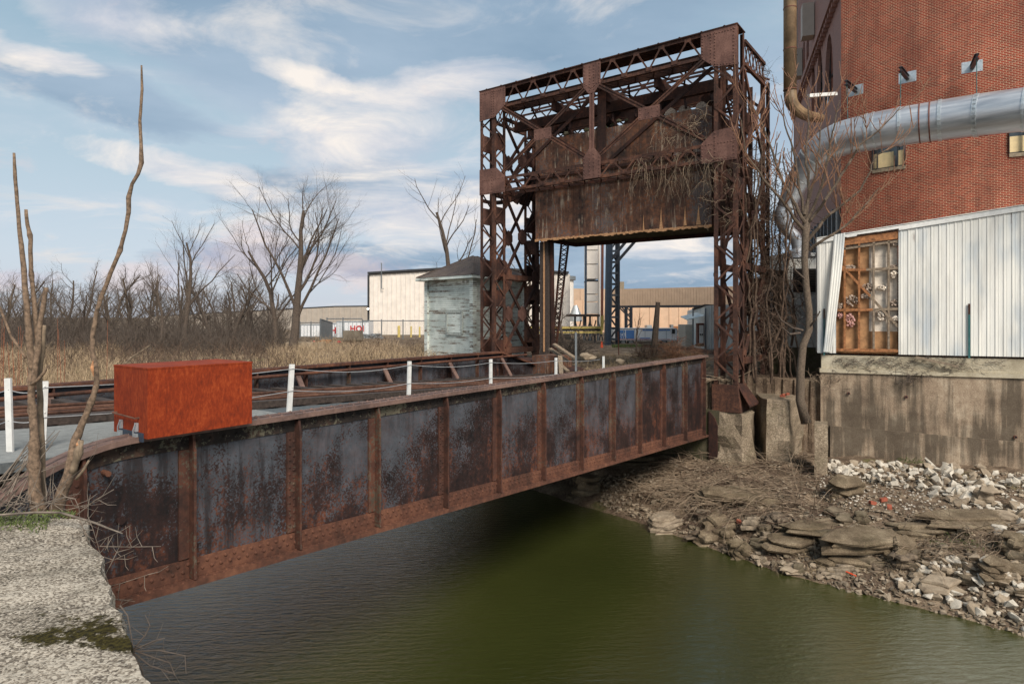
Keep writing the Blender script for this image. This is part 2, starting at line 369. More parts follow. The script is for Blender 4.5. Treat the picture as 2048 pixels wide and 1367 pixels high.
def f(n):
    uv = n.uv(); p = n.pos()
    br = n.node('ShaderNodeTexBrick'); n.put(br.inputs['Vector'], uv)
    br.inputs['Scale'].default_value = 1.0; br.inputs['Brick Width'].default_value = 0.236; br.inputs['Row Height'].default_value = 0.086
    br.inputs['Mortar Size'].default_value = 0.0108; br.inputs['Mortar Smooth'].default_value = 0.2; br.inputs['Bias'].default_value = -0.2
    n.put(br.inputs['Color1'], srgb(158, 62, 42)); n.put(br.inputs['Color2'], srgb(110, 44, 34)); n.put(br.inputs['Mortar'], srgb(204, 180, 148))
    big = n.noise(p, 0.5, 6, 0.6)
    col = n.mix(n.ramp(big, [(0.35, 0.0), (0.7, 0.5)]), br.outputs['Color'], srgb(92, 46, 38))
    col = n.mix(n.math('MULTIPLY', n.ramp(n.noise(n.map(p, (1, 1, .15)), 0.8, 7, 0.65), [(0.5, 0.0), (0.66, 1.0)]), 0.4), col, srgb(72, 48, 44))
    odd = n.ramp(n.noise(n.map(uv, (4.5, 12.6, 1)), 1.0, 0, 0), [(0.72, 0.0), (0.74, 1.0)])
    col = n.mix(n.math('MULTIPLY', odd, 0.35), col, srgb(78, 58, 54))
    n.out(col, 0.9, 0.0, n.bump(n.math('ADD', n.math('MULTIPLY', br.outputs['Fac'], -1.0), n.math('MULTIPLY', n.noise(p, 40, 5, 0.7), 0.5)), 0.6, 0.01), spec=0.2)
mat('brick_red', f)
def f(n):
    uv = n.uv(); p = n.pos()
    br = n.node('ShaderNodeTexBrick'); n.put(br.inputs['Vector'], uv)
    br.inputs['Scale'].default_value = 1.0; br.inputs['Brick Width'].default_value = 0.222; br.inputs['Row Height'].default_value = 0.079; br.inputs['Mortar Size'].default_value = 0.006
    n.put(br.inputs['Color1'], srgb(172, 116, 100)); n.put(br.inputs['Color2'], srgb(136, 92, 80)); n.put(br.inputs['Mortar'], srgb(164, 140, 126))
    n.out(n.mix(n.noise(p, 0.7, 5), br.outputs['Color'], srgb(150, 118, 108)), 0.9)
mat('brick_sooty', f)
def f(n):
    p = n.pos(); uv = n.uv()
    a = n.noise(p, 0.5, 5, 0.5); st = n.noise(n.map(p, (1, 1, 0.03)), 3.0, 8, 0.7); s2 = n.noise(n.map(p, (1, 1, 0.3)), 0.9, 3, 0.5)
    col = n.ramp(s2, [(0.38, srgb(232, 228, 218)), (0.54, srgb(222, 220, 212)), (0.66, srgb(190, 196, 198))])
    k = n.math('MULTIPLY', n.ramp(st, [(0.60, 0.0), (0.68, 1.0)]), n.ramp(n.noise(p, 0.9, 4), [(0.5, 0.0), (0.6, 0.9)]))
    col = n.mix(k, col, srgb(112, 84, 66))
    gm = n.math('MULTIPLY', n.ramp(n.noise(n.map(p, (1, 1, .12)), 1.6, 8, 0.7), [(0.46, 0.0), (0.62, 1.0)]), 0.3)
    col = n.mix(gm, col, srgb(150, 146, 138))
    n.out(col, 0.55, 0.0, spec=0.4)
mat('metal_siding', f)
def plain(name, c, rough=0.8, var=0.12, metal=0.0, sc=6.0, **kw):
    def f(n):
        v = n.noise(n.pos(), sc, 8, 0.65)
        a = tuple(x * (1 - var * 2) for x in srgb(*c)); b = tuple(min(1, x * (1 + var * 2)) for x in srgb(*c))
        n.out(n.ramp(v, [(0.32, a), (0.68, b)]), rough, metal, n.bump(v, 0.15, 0.01), **kw)
    mat(name, f)
plain('stick_grey', (118, 106, 94), 0.95, 0.25); plain('reflection_cream', (240, 214, 164), 0.9, 0.05); plain('stone_umber', (104, 90, 74), 0.92, 0.35, sc=7); plain('white_paint', (218, 216, 210), 0.6, 0.06); plain('wire', (150, 150, 150), 0.5); plain('weathered_trim', (176, 180, 172), 0.9, 0.2, sc=8); plain('bark_olive', (98, 84, 70), 0.95, 0.3, sc=16); plain('stone_grey', (128, 114, 96), 0.9, 0.3, sc=5)
plain('walkway', (84, 88, 88), 0.75, 0.2, sc=12); plain('walkway_bar', (140, 142, 140), 0.6, 0.1)
plain('timber_dark', (62, 52, 46), 0.9, 0.3, sc=10); plain('timber_grey', (128, 112, 94), 0.9, 0.25, sc=10); plain('timber_orange', (148, 98, 60), 0.85, 0.3, sc=7)
plain('bark', (116, 96, 78), 0.95, 0.32, sc=22); plain('bark_dark', (84, 72, 62), 0.95, 0.25, sc=10); plain('twig', (86, 75, 66), 0.95, 0.2); plain('twig_pale', (128, 110, 90), 0.9, 0.25)
plain('twig_orange', (134, 98, 74), 0.85, 0.25); plain('vine', (92, 74, 60), 0.95, 0.3); plain('bare_wood', (176, 126, 88), 0.8, 0.3, sc=12)
plain('dry_grass', (160, 138, 110), 0.95, 0.38, sc=5); plain('green_grass', (88, 98, 52), 0.9, 0.3, sc=4); plain('weed', (136, 118, 92), 0.95, 0.25)
plain('reed', (138, 84, 58), 0.9, 0.2)
plain('siding_cream', (226, 216, 204), 0.7, 0.05, sc=1.0); plain('siding_tan', (190, 162, 136), 0.7, 0.05, sc=1.0); plain('siding_peach', (212, 178, 148), 0.7, 0.04, sc=1.0); plain('siding_beige', (178, 166, 152), 0.7, 0.05, sc=1.0)
plain('dark_trim', (42, 42, 44), 0.6); plain('black_steel', (38, 42, 50), 0.5, 0.25); plain('blue_steel', (46, 58, 72), 0.5, 0.2); plain('grey_steel', (110, 114, 116), 0.6)
plain('yellow_paint', (208, 184, 104), 0.6, 0.1); plain('trailer_white', (232, 232, 232), 0.5, 0.04); plain('red_letters', (196, 34, 34), 0.6, 0.05); plain('blue_print', (84, 128, 186), 0.6, 0.06)
plain('red_paint', (190, 30, 40), 0.35, 0.05); plain('orange_plastic', (224, 84, 44), 0.6, 0.05); plain('green_paint', (50, 88, 66), 0.6); plain('rubber', (26, 26, 28), 0.8)
plain('asphalt', (120, 116, 112), 0.95, 0.15); plain('rust_pipe', (112, 66, 50), 0.75, 0.2); plain('teal_post', (34, 88, 88), 0.5, 0.15); plain('pink_fluff', (206, 160, 150), 0.98, 0.2, sc=18); plain('grey_fluff', (164, 146, 130), 0.98, 0.35, sc=14)
plain('white_board', (226, 210, 192), 0.9, 0.18, sc=2.5); plain('tan_board', (170, 128, 88), 0.9, 0.2, sc=3); plain('stone_sill', (138, 124, 104), 0.9, 0.2); plain('brick_loose', (158, 84, 62), 0.9, 0.15)
plain('duct_rusty', (128, 104, 76), 0.6, 0.28, sc=1.2); plain('cloth_red', (170, 40, 50), 0.9)
plain('louvre_dark', (52, 46, 42), 0.8, 0.3); plain('dark_void', (24, 22, 22), 0.9); plain('zinc', (188, 194, 196), 0.4, 0.1, metal=0.6); plain('salt_streak', (176, 132, 94), 0.95, 0.2, sc=14)
def f(n):
    p = n.pos(); v = n.noise(n.map(p, (0.3, 0.3, 3)), 2.0, 5, 0.55)
    n.out(n.ramp(v, [(0.3, srgb(168, 172, 178)), (0.7, srgb(206, 208, 210))]), n.ramp(v, [(0.3, 0.36), (0.7, 0.5)]), 0.7, n.bump(n.noise(p, 3, 3), 0.05, 0.02))
mat('duct_steel', f)
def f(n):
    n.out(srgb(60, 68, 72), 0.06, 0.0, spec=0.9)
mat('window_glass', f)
def f(n):
    uv = n.uv(); p = n.pos(); s_ = n.sep(uv)
    fr = n.math('FRACT', n.math('DIVIDE', s_[1], 0.15))
    line = n.ramp(fr, [(0.0, 1.0), (0.10, 1.0), (0.16, 0.0)], 'LINEAR')
    cell = n.node('ShaderNodeCombineXYZ'); n.put(cell.inputs[0], n.math('MULTIPLY', s_[0], 0.16)); n.put(cell.inputs[1], n.math('FLOOR', n.math('DIVIDE', s_[1], 0.15)))
    pb = n.noise(cell.outputs[0], 1.7, 3, 0.6)
    pe = n.math('ADD', n.math('MULTIPLY', pb, 0.45), n.math('MULTIPLY', n.noise(n.map(p, (1.1, 1.1, 16)), 1.2, 10, 0.8), 0.6))
    pm_ = n.ramp(pe, [(0.55, 0.0), (0.59, 1.0)])
    paint = n.ramp(n.noise(p, 0.9, 5), [(0.35, srgb(196, 204, 196)), (0.65, srgb(234, 238, 228))])
    col = n.mix(pm_, paint, n.ramp(n.noise(p, 9, 5), [(0.4, srgb(104, 94, 84)), (0.6, srgb(168, 156, 142))]))
    col = n.mix(n.math('MULTIPLY', line, 0.72), col, srgb(54, 50, 48))
    n.out(col, 0.9, 0.0, n.bump(fr, 0.5, 0.02), spec=0.2)
mat('peeling_clapboard', f)
def f(n):
    uv = n.uv(); p = n.pos()
    br = n.node('ShaderNodeTexBrick'); n.put(br.inputs['Vector'], uv); br.inputs['Scale'].default_value = 1.0
    br.inputs['Brick Width'].default_value = 0.3; br.inputs['Row Height'].default_value = 0.16; br.inputs['Mortar Size'].default_value = 0.012
    n.put(br.inputs['Color1'], srgb(112, 96, 88)); n.put(br.inputs['Color2'], srgb(84, 72, 68)); n.put(br.inputs['Mortar'], srgb(44, 38, 36))
    n.out(n.mix(n.ramp(n.noise(p, 1.2, 5), [(0.4, 0.0), (0.7, 0.4)]), br.outputs['Color'], srgb(120, 104, 84)), 0.95)
mat('roof_shingle', f)
# ------------------------------------------------------------------ BRIDGE SPAN
def z_bot(t): return -2.92 - 0.0522 * t
def z_deck(t): return -1.08 - 0.043 * (t + 13.5)
def z_top(t):
    u = max(0.0, -13.25 - t); return -0.96 - 0.36 * u * u
def frange(a, b, s):
    k = max(1, int(round((b - a) / s))); return [a + (b - a) * i / k for i in range(k + 1)]
def sweep(mb, ts, prof):        # prof(t) -> list of (n,z)
    rings = [[B(t, a, z) for a, z in prof(t)] for t in ts]
    m = len(rings[0]); vs = [p for r in rings for p in r]; fs = []
    for i in range(len(ts) - 1):
        for j in range(m): fs.append((i * m + j, (i + 1) * m + j, (i + 1) * m + (j + 1) % m, i * m + (j + 1) % m))
    fs += [tuple(range(m)), tuple((len(ts) - 1) * m + j for j in range(m - 1, -1, -1))]
    mb.add(vs, fs)
def rect(n0, n1, zf0, zf1): return lambda t: [(n0, zf0(t)), (n1, zf0(t)), (n1, zf1(t)), (n0, zf1(t))]

T0, T1 = -14.75, -0.03
span = thing('bridge_span', B(-7, 2.6, -2.6), 'rusty riveted plate girder railway span with track deck crossing over the green river', 'railway bridge')
ts = frange(T0, T1, 0.25) ; ts = sorted(set(ts + frange(-14.75, -13.2, 0.08)))
m = MB(); sweep(m, ts, rect(0.10, 0.125, z_bot, z_top)); web = m.build('plate_girder', 'rust_web', span)
tag(web, 'near plate girder with flaking blue grey paint over rust')
m = MB(); sweep(m, ts, rect(0.0, 0.225, lambda t: z_top(t) - 0.045, z_top))
for k in range(int((T1 - T0) / 0.125)):
    t = T0 + 0.06 + k * 0.125
    for nn in (0.045, 0.18): m.rivet(B(t + (0.06 if nn > 0.1 else 0), nn, z_top(t)), UP, 0.019)
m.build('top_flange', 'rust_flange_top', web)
m = MB(); sweep(m, [t for t in ts if t > -13.7], rect(0.088, 0.1, lambda t: z_top(t) - 0.175, lambda t: z_top(t) - 0.047))
for k in range(110):
    t = -13.6 + k * 0.122
    m.rivet(B(t, 0.088, z_top(t) - 0.115), -D2, 0.019)
m.build('top_angle', 'grime_angle', web)
m = MB(); sweep(m, ts, rect(0.0, 0.225, lambda t: z_bot(t) - 0.05, z_bot))
for k in range(int((T1 - T0) / 0.09)):
    t = T0 + 0.05 + k * 0.09
    m.rivet(B(t, 0.025, z_bot(t)), UP, 0.013); m.rivet(B(t + 0.045, 0.06, z_bot(t)), UP, 0.013)
m.build('bottom_flange', 'rust_flange', web)
m = MB(); sweep(m, ts, rect(0.086, 0.1, lambda t: z_bot(t) + 0.002, lambda t: z_bot(t) + 0.165))
for k in range(int((T1 - T0) / 0.085)):
    t = T0 + 0.05 + k * 0.085
    m.rivet(B(t, 0.086, z_bot(t) + 0.125), -D2, 0.019); m.rivet(B(t + 0.042, 0.086, z_bot(t) + 0.065), -D2, 0.019)
m.build('bottom_angle', 'rust_flange', web)
sx = [166, 385, 596, 755, 892, 998, 1087, 1163, 1227, 1280, 1328, 1371, 1408]
for i, x in enumerate(sx):
    t = tx(x, 0.05); zt = z_top(t) - 0.05; zb = z_bot(t) + 0.01
    m = MB()
    m.prism([B(t - .012, 0.004, zb + .06), B(t - .012, 0.004, zt - .14), B(t - .012, 0.03, zt), B(t - .012, 0.1, zt), B(t - .012, 0.1, zb), B(t - .012, -0.006, zb)], D1 * 0.024)
    m.bb(t - 0.10, t - 0.013, 0.078, 0.0995, zb + 0.17, zt - 0.13)
    if i % 2 == 0 or i > 8:
        k = 0; z = zb + 0.22
        while z < zt - 0.16:
            m.rivet(B(t - 0.03, 0.078, z), -D2, 0.016); m.rivet(B(t - 0.075, 0.078, z + 0.035), -D2, 0.016); z += 0.07
    m.build('stiffener', 'rust_stiffener', web)
# bolt hole boss and lug on the first panel
m = MB(); c = B(tx(240, .1), .1, 0); c.z = zy(1040, c); m.tube([c - D2 * 0.03, c + D2 * 0.01], 0.03, 12); m.build('pin_boss', 'rust_dark', web)
m = MB(); c = B(tx(207, .1), .1, 0); c.z = zy(944, c); m.tube([c - D2 * 0.09, c + D2 * 0.01], 0.022, 10); m.build('bearing_lug', 'rust_flange', web)
# far girder
FN = 5.22
def zt2(t):
    return -0.96 - (0.26 * max(0.0, t + 1.7) if t > -1.7 else 0)
ts2 = sorted(set(frange(-22, -1.7, 0.5) + frange(-1.7, 0.6, 0.2)))
m = MB(); sweep(m, ts2, rect(FN, FN + 0.03, z_bot, zt2)); fw = m.build('plate_girder', 'rust_web', span); tag(fw, 'far plate girder, inner face showing blue grey paint and dark rust')
m = MB(); sweep(m, ts2, rect(FN - 0.11, FN + 0.14, lambda t: zt2(t) - 0.05, zt2))
for k in range(150):
    t = -20 + k * 0.122
    if t < -1.8: m.rivet(B(t, FN - 0.07, -0.96), UP, 0.02)
m.build('top_flange', 'rust_flange', fw)
m = MB(); sweep(m, ts2, rect(FN - 0.11, FN + 0.14, lambda t: z_bot(t) - 0.05, z_bot)); m.build('bottom_flange', 'rust_flange', fw)
m = MB(); m.tube([B(t, FN - 0.16, zt2(-5) - 0.14) for t in (-21, -0.6)], 0.03, 8); m.build('conduit', 'rust_flange', fw)
for k in range(18):
    t = -19.5 + k * 1.05
    m = MB(); m.bb(t - .012, t + .012, FN - 0.10, FN - 0.001, z_bot(t) + .01, -1.011); m.build('stiffener', 'rust_stiffener', fw)
for x in (95, 345, 592, 765, 896, 1000):
    t = tx(x, FN - .1); m = MB()
    m.bar(B(t, FN - 0.15, -1.12), B(t, FN - 0.72, -1.95), 0.10, 0.03, D1.cross(UP)); m.build('knee_brace', 'rust_flange_top', fw)
# deck
m = MB(); sweep(m, frange(T0, -0.1, 0.5), rect(0.13, FN - .01, lambda t: z_deck(t) - 0.42, lambda t: z_deck(t) - 0.30)); m.build('floor', 'timber_dark', span)
for k in range(12):
    t = -13.9 + k * 1.2; m = MB(); m.bb(t - .06, t + .06, 0.13, FN - 0.01, z_deck(t) - 0.95, z_deck(t) - 0.43); m.build('floor_beam', 'rust_dark', span)
m = MB(); sweep(m, frange(T0 - 2, -0.2, 0.6), rect(0.24, 2.02, lambda t: z_deck(t) - 0.07, z_deck)); wk = m.build('walkway', 'walkway', span)
m = MB()
for k in range(58):
    nn = 0.27 + k * 0.03
    sweep(m, [T0 - 2, -11.0], rect(nn, nn + 0.009, lambda t: z_deck(t) + 0.001, lambda t: z_deck(t) + 0.008))
g = m.build('grating', 'walkway_bar', wk); g['kind'] = 'stuff'
for k in range(40):
    t = -16.4 + k * 0.42; m = MB()
    m.bb(t - .07, t + .07, 2.04, FN - 0.35, z_deck(t) - 0.15, z_deck(t) - 0.0); m.build('tie', 'timber_dark', span)
m = MB(); sweep(m, frange(T0 - 2, 0, 0.6), rect(2.12, 2.26, lambda t: z_deck(t) + 0.004, lambda t: z_deck(t) + 0.09))
m.build('guard_timber', 'timber_dark', span)
# track
def rail(mb, pts, h=0.085, wd=0.036):
    for a, b in zip(pts[:-1], pts[1:]):
        a = Vector(a); b = Vector(b)
        mb.bar(a + UP * (h - .012), b + UP * (h - .012), wd, 0.024); mb.bar(a + UP * (h / 2), b + UP * (h / 2), 0.012, h - 0.03); mb.bar(a + UP * .006, b + UP * .006, 0.07, 0.014)
track = thing('railway_track', B(-8, 3, -1.3), 'rusty rails running between the two plate girders of the bridge', 'railway track')
for nn, nm in ((3.35, 'rail'), (2.62, 'rail'), (2.92, 'guard_rail')):
    m = MB(); rail(m, [B(t, nn, z_deck(t) + 0.004) for t in frange(-21, 0, 3)] + [B(t, nn, -1.66) for t in (6, 14)]); m.build(nm, 'rail_steel', track)
sid = thing('siding_track', at(1360, 700, 30), 'thin rails curving across the gravel yard toward the small white loading shed', 'railway track')
sp = [(1440, 710), (1400, 703), (1360, 698.5), (1320, 695.5), (1286, 693.5)]
for dy in (0, -2.2):
    pts = []
    for x, y in sp:
        Y = 1.57 * F / (y + dy - HY); p = at(x, y + dy, Y); p.z = -1.57; pts.append(p)
    m = MB(); rail(m, pts); m.build('rail', 'rail_steel', sid)

# white rail posts and wire
lab = ['white post beyond the cut tree stems at left, narrow in view', 'leaning white post first to the right of the orange steel box', 'second white post right of the orange steel box', 'white post below the left end of the portal frame', 'short white post beside the leaning planks', 'shortest white post, nearest the right portal leg']
post_tops = []
spec = [(88, 762, .68), (584, 728, .68), (819, 722, .68), (981.5, 718, .68), (1112, 715, .68), (1207, 712, .68)]
post_objs = []
for i, (x, y, nn) in enumerate(spec):
    t = tx(x, nn); P = B(t, nn, 0); z1 = zy(y, P); z0 = z_deck(t)
    lean = 0.045 if i in (1,) else (0.02 if i in (0, 2) else 0.0)
    m = MB(); a = P + UP * z0 - D1 * lean; b = P + UP * z1
    m.bar(a, b, 0.024, 0.056, D1)
    m.rivet(b - UP * 0.04 - D2 * 0.013, -D2, 0.008); m.rivet(b - UP * 0.25 - D2 * 0.013, -D2, 0.008)
    ob = m.build('guard_post', 'white_paint'); tag(ob, lab[i], 'post', 'white posts along the walkway')
    post_tops.append(b - UP * 0.05)
m = MB(); P = at(16, 756, 5.0); Q = at(22, 950, 5.0); m.bar(Q, P, 0.048, 0.02, V(0, 1, 0)); ob = m.build('guard_post', 'white_paint'); tag(ob, 'widest white post with rounded top, at the left edge of the picture', 'post', 'white posts along the walkway')
pt = [at(-60, 770, 5.3), P - UP * 0.09] + post_tops
for li, dz in enumerate((0, -0.24)):
    m = MB(); pts = []
    for a, b in zip(pt[:-1], pt[1:]):
        for k in range(10):
            u = k / 10; pts.append(a.lerp(b, u) - UP * (0.045 * math.sin(PI * u) * (1 + 0.4 * math.sin(a.x * 7 + li)) - dz) - D2 * 0.015)
    m.tube(pts, 0.0045, 5); ob = m.build('guard_wire', 'wire')
    tag(ob, ['upper slack grey wire strung along the tops of the white posts', 'lower slack grey wire strung along the middle of the white posts'][li], 'wire', 'wires between the white posts')

# ------------------------------------------------------------------ corten box on the girder
ta, tb = tx(295, -0.12), tx(504, -0.12)
Pn = B(ta, -0.12, 0); z1b = zy(878, Pn); z1t = zy(736, Pn)
bx = thing('steel_cabinet', B((ta + tb) / 2, 0.1, z1b), 'bright orange rust steel box clamped over the near girder flange', 'equipment box')
wd = None
nl = nx(228, ta)  # far corner of end face
m = MB()
zb0, zt0 = z1b, z1t
m.prism([B(ta, -0.12, zb0), B(tb, -0.12, zb0 + .005), B(tb, nl - 0.02, zb0 + .005), B(ta, nl, zb0)], UP * (zt0 - zb0 - 0.012))
m.build('body', 'corten', bx)
m = MB(); m.prism([B(ta - .003, -0.123, zt0 - .0115), B(tb + .003, -0.123, zt0 - .0115), B(tb + .003, nl + .0, zt0 - .0115), B(ta - .003, nl + .003, zt0 - .0115)], UP * 0.0125); m.build('lid', 'corten', bx)
hz = zb0 + 0.155
m = MB(); a0, a1 = nl * 0.90 - .01, 0.02
m.tube([B(ta - .0, a0, hz + .012), B(ta - .035, a0, hz + .012), B(ta - .035, a1, hz), B(ta, a1, hz)], 0.007, 6); m.build('handle', 'rail_steel', bx)
for q in (nl * 0.66, 0.04):
    m = MB(); m.bb(ta - .022, ta - .004, q - .016, q + .016, zb0 + .045, zb0 + .115); m.bb(ta - .03, ta - .004, q - .028, q + .028, zb0 - .02, zb0 + .03)
    m.tube([B(ta - .03, q - .02, zb0 + .11), B(ta - .038, q, zb0 + .06), B(ta - .03, q + .02, zb0 - .01)], 0.005, 5); m.build('latch', 'zinc', bx)
m = MB(); m.bb(ta - .012, ta - .001, -0.06, nl * 0.74, zb0 - .028, zb0 + .04); m.build('clamp_plate', 'blue_steel', bx)

# ------------------------------------------------------------------ PORTAL TOWER
NR, NR2, NL2, NL = -0.656, -0.087, 6.77, 7.33
TF, TFB, TR, TRB = 0.1, 0.68, 2.5, 3.08
ZT = 7.05
port = thing('portal_tower', B(1.6, 3.3, -1.7), 'tall rusted riveted steel portal frame carrying the hanging counterweight over the track', 'bridge tower')
def angle(mb, t, nn, z0, z1, st, sn, wdt=0.105, th=0.014):     # L column; st,sn = direction legs point
    mb.bb(t, t + st * wdt, nn, nn + sn * th, z0, z1); mb.bb(t, t + st * th, nn + sn * th, nn + sn * wdt, z0, z1)
    z = z0 + .06
    while z < z1 - .03:
        if st > 0: mb.rivet(B(t, nn + sn * .055, z), -D1, 0.011, 5)
        z += 0.16
def lace(parent, a, b, z0, z1, pitch, wd=0.05, th=0.016, off=None, mtl='rust_tower', both=False, start=0, name='lacing_bar'):
    """zigzag bars between vertical lines a and b (points at z=0)"""
    z = z0; k = start; nrm = (b - a).cross(UP).normalized(); off = off or V(0, 0, 0)
    while z + pitch <= z1 + 1e-3:
        p, q = (a, b) if k % 2 == 0 else (b, a)
        m = MB(); m.bar(p + UP * z + off, q + UP * (z + pitch) + off, th, wd, (q + UP * pitch - p).cross(nrm)); ob = m.build(name, mtl, parent)
        if both:
            m = MB(); m.bar(q + UP * z + off - nrm * .02, p + UP * (z + pitch) + off - nrm * .02, th, wd, (p + UP * pitch - q).cross(nrm)); m.build(name, mtl, parent)
        z += pitch; k += 1
def column(t0, t1, n0, n1, z0, z1, label, front=True, mtl='rust_tower'):
    m = MB()
    angle(m, t0, n0, z0, z1, 1, 1); angle(m, t0, n1, z0, z1, 1, -1); angle(m, t1, n0, z0, z1, -1, 1); angle(m, t1, n1, z0, z1, -1, -1)
    # side cover strip plates
    col_ = m.build('column', mtl, port); tag(col_, label)
    pit = 0.478
    top = z1 - 0.9
    # front and back faces
    for (a, b, off) in ((B(t0, n0 + .03, 0), B(t0, n1 - .03, 0), D1 * -0.012), (B(t1, n0 + .03, 0), B(t1, n1 - .03, 0), D1 * 0.012)):
        lace(col_, a, b, z0 + 0.1, 3.75, pit, off=off)
        lace(col_, a, b, 4.68, 6.12, pit, off=off)
    for (a, b, off) in ((B(t0 + .03, n0, 0), B(t1 - .03, n0, 0), D2 * -0.012), (B(t0 + .03, n1, 0), B(t1 - .03, n1, 0), D2 * 0.012)):
        lace(col_, a, b, z0 + 0.3, z1 - .5, pit, off=off, start=1)
    for z in (z0 + 0.35, z0 + 1.9, 1.25, 2.9, 5.2):
        m = MB(); m.bb(t0 + .015, t1 - .015, n1 - .03, n1 - .016, z, z + 0.52); m.build('batten_plate', 'rust_gusset' if z > 2 else 'rust_dark', col_)
        m = MB(); m.bb(t0 + .015, t1 - .015, n0 + .016, n0 + .03, z, z + 0.52); m.build('batten_plate', 'rust_dark', col_)
    return col_
cR = column(TF, TFB, NR, NR2, -1.66, ZT - .02, 'front right leg standing on the broken concrete pier')
cL = column(TF, TFB, NL2, NL, -1.6, ZT - .02, 'front left leg beside the weathered wooden house')
cRR = column(TR, TRB, NR, NR2, -1.9, 6.5, 'rear right leg wrapped in dead vines')
cLR = column(TR, TRB, NL2, NL, -1.5, 6.5, 'rear left leg with bolted batten plates')
def plate(poly, t, th, mtl='rust_gusset', name='gusset_plate', parent=None, rows=None):
    m = MB(); m.prism([B(t, a, z) for a, z in poly], D1 * th)
    if rows:
        for (a0, z0, a1, z1, k) in rows:
            for i in range(k):
                u = i / max(1, k - 1); m.rivet(B(t, a0 + (a1 - a0) * u, z0 + (z1 - z0) * u), -D1, 0.022, 5)
    return m.build(name, mtl, parent or port)
tF = TF - 0.035
plate([(.23, ZT), (.23, 6.43), (-.10, 6.15), (NR - .005, 6.08), (NR - .005, ZT)], tF, .016, rows=[(.19, 6.98, .19, 6.45, 8), (-.02, 6.98, -.02, 6.25, 10), (-.12, 6.98, -.12, 6.2, 11), (-.58, 6.98, -.58, 6.15, 11), (-.5, 6.14, -.12, 6.2, 6), (.19, 6.96, -.6, 6.96, 12)])
plate([(NL + .005, ZT), (6.33, ZT), (6.33, 6.47), (6.74, 6.15), (NL + .005, 6.12)], tF, .016, rows=[(6.37, 6.98, 6.37, 6.5, 8), (6.84, 6.98, 6.84, 6.2, 11), (6.76, 6.98, 6.76, 6.2, 11), (7.26, 6.98, 7.26, 6.2, 10), (6.4, 6.96, 7.28, 6.96, 12)])
plate([(3.05, ZT), (3.05, 6.42), (3.24, 6.2), (3.42, 6.2), (3.60, 6.42), (3.60, ZT)], tF, .016, rows=[(3.26, 6.95, 3.26, 6.3, 9), (3.39, 6.95, 3.39, 6.3, 9), (3.09, 6.98, 3.09, 6.45, 6), (3.56, 6.98, 3.56, 6.45, 6), (3.1, 6.5, 3.3, 6.35, 4), (3.55, 6.5, 3.36, 6.35, 4)])
plate([(.23, 3.80), (.23, 4.28), (-.10, 4.56), (NR - .005, 4.60), (NR - .005, 3.80)], tF, .016, rows=[(-.12, 4.5, -.12, 3.85, 8), (-.58, 4.5, -.58, 3.85, 8), (.19, 3.9, .19, 4.25, 5), (.2, 3.85, -.6, 3.85, 12), (.1, 4.25, -.6, 4.25, 10)])
plate([(NL + .005, 3.80), (6.35, 3.80), (6.35, 4.30), (6.66, 4.58), (NL + .005, 4.60)], tF, .016, rows=[(6.84, 4.5, 6.84, 3.85, 8), (7.26, 4.5, 7.26, 3.85, 8), (6.4, 3.85, 7.3, 3.85, 12), (6.42, 4.25, 7.2, 4.25, 10)])
plate([(3.05, 3.83), (3.05, 4.42), (3.24, 4.66), (3.42, 4.66), (3.60, 4.42), (3.60, 3.83)], tF, .016, rows=[(3.09, 3.88, 3.09, 4.4, 6), (3.56, 3.88, 3.56, 4.4, 6), (3.26, 4.5, 3.26, 3.95, 6), (3.39, 4.5, 3.39, 3.95, 6)])
for nc in (1.62, 4.96):
    plate([(nc - .3, 5.5), (nc + .3, 5.5), (nc + .3, 5.18), (nc - .3, 5.18)], tF, .016, rows=[(nc - .25, 5.45, nc + .25, 5.45, 4), (nc - .25, 5.23, nc + .25, 5.23, 4), (nc - .24, 5.34, nc + .24, 5.34, 3)])
def chord(t, th, zlo, zhi, n0, n1, holes, name='chord', vees=True, dep=0.58, label=None, bot=False, mtl='rust_tower'):
    m = MB()
    for z in (zhi - .035, zlo + .035):
        m.bb(t, t + .014, n0, n1, z - .035, z + .035)
    m.bb(t, t + .09, n0, n1, zhi - .005, zhi + .012) ; m.bb(t, t + .09, n0, n1, zlo - .012, zlo + .0)
    ch = m.build(name, mtl, port)
    if label: tag(ch, label)
    for (a, b) in holes:
        k = 8; st = (b - a) / k
        for i in range(k):
            p, q = (zlo + .03, zhi - .03) if i % 2 == 0 else (zhi - .03, zlo + .03)
            mm = MB(); mm.bar(B(t - .008, a + st * i, p), B(t - .008, a + st * (i + 1), q), .012, .045, (B(0, st, q - p) - B(0, 0, 0)).cross(D1)); mm.build('lacing_bar', mtl, ch)
            if i % 2 == 1 or True:
                cz = zhi - .07 if i % 2 == 0 else zlo + .07
                mm = MB(); mm.prism([B(t - .016, a + st * (i + 1) + e, cz + f_) for e, f_ in ((-.085, .05), (.085, .05), (.085, -.05), (-.085, -.05))], D1 * .01)
                if i < k - 1: mm.build('tie_plate', mtl, ch)
    return ch
topc = chord(TF, .014, 6.42, 7.04, .2, 6.35, [(.22, 3.05), (3.6, 6.34)], 'top_chord', label='upper laced chord of the front frame')
botc = chord(TF, .014, 3.83, 4.27, .2, 6.35, [(.22, 3.05), (3.6, 6.34)], 'lower_chord', label='lower laced chord of the front frame')
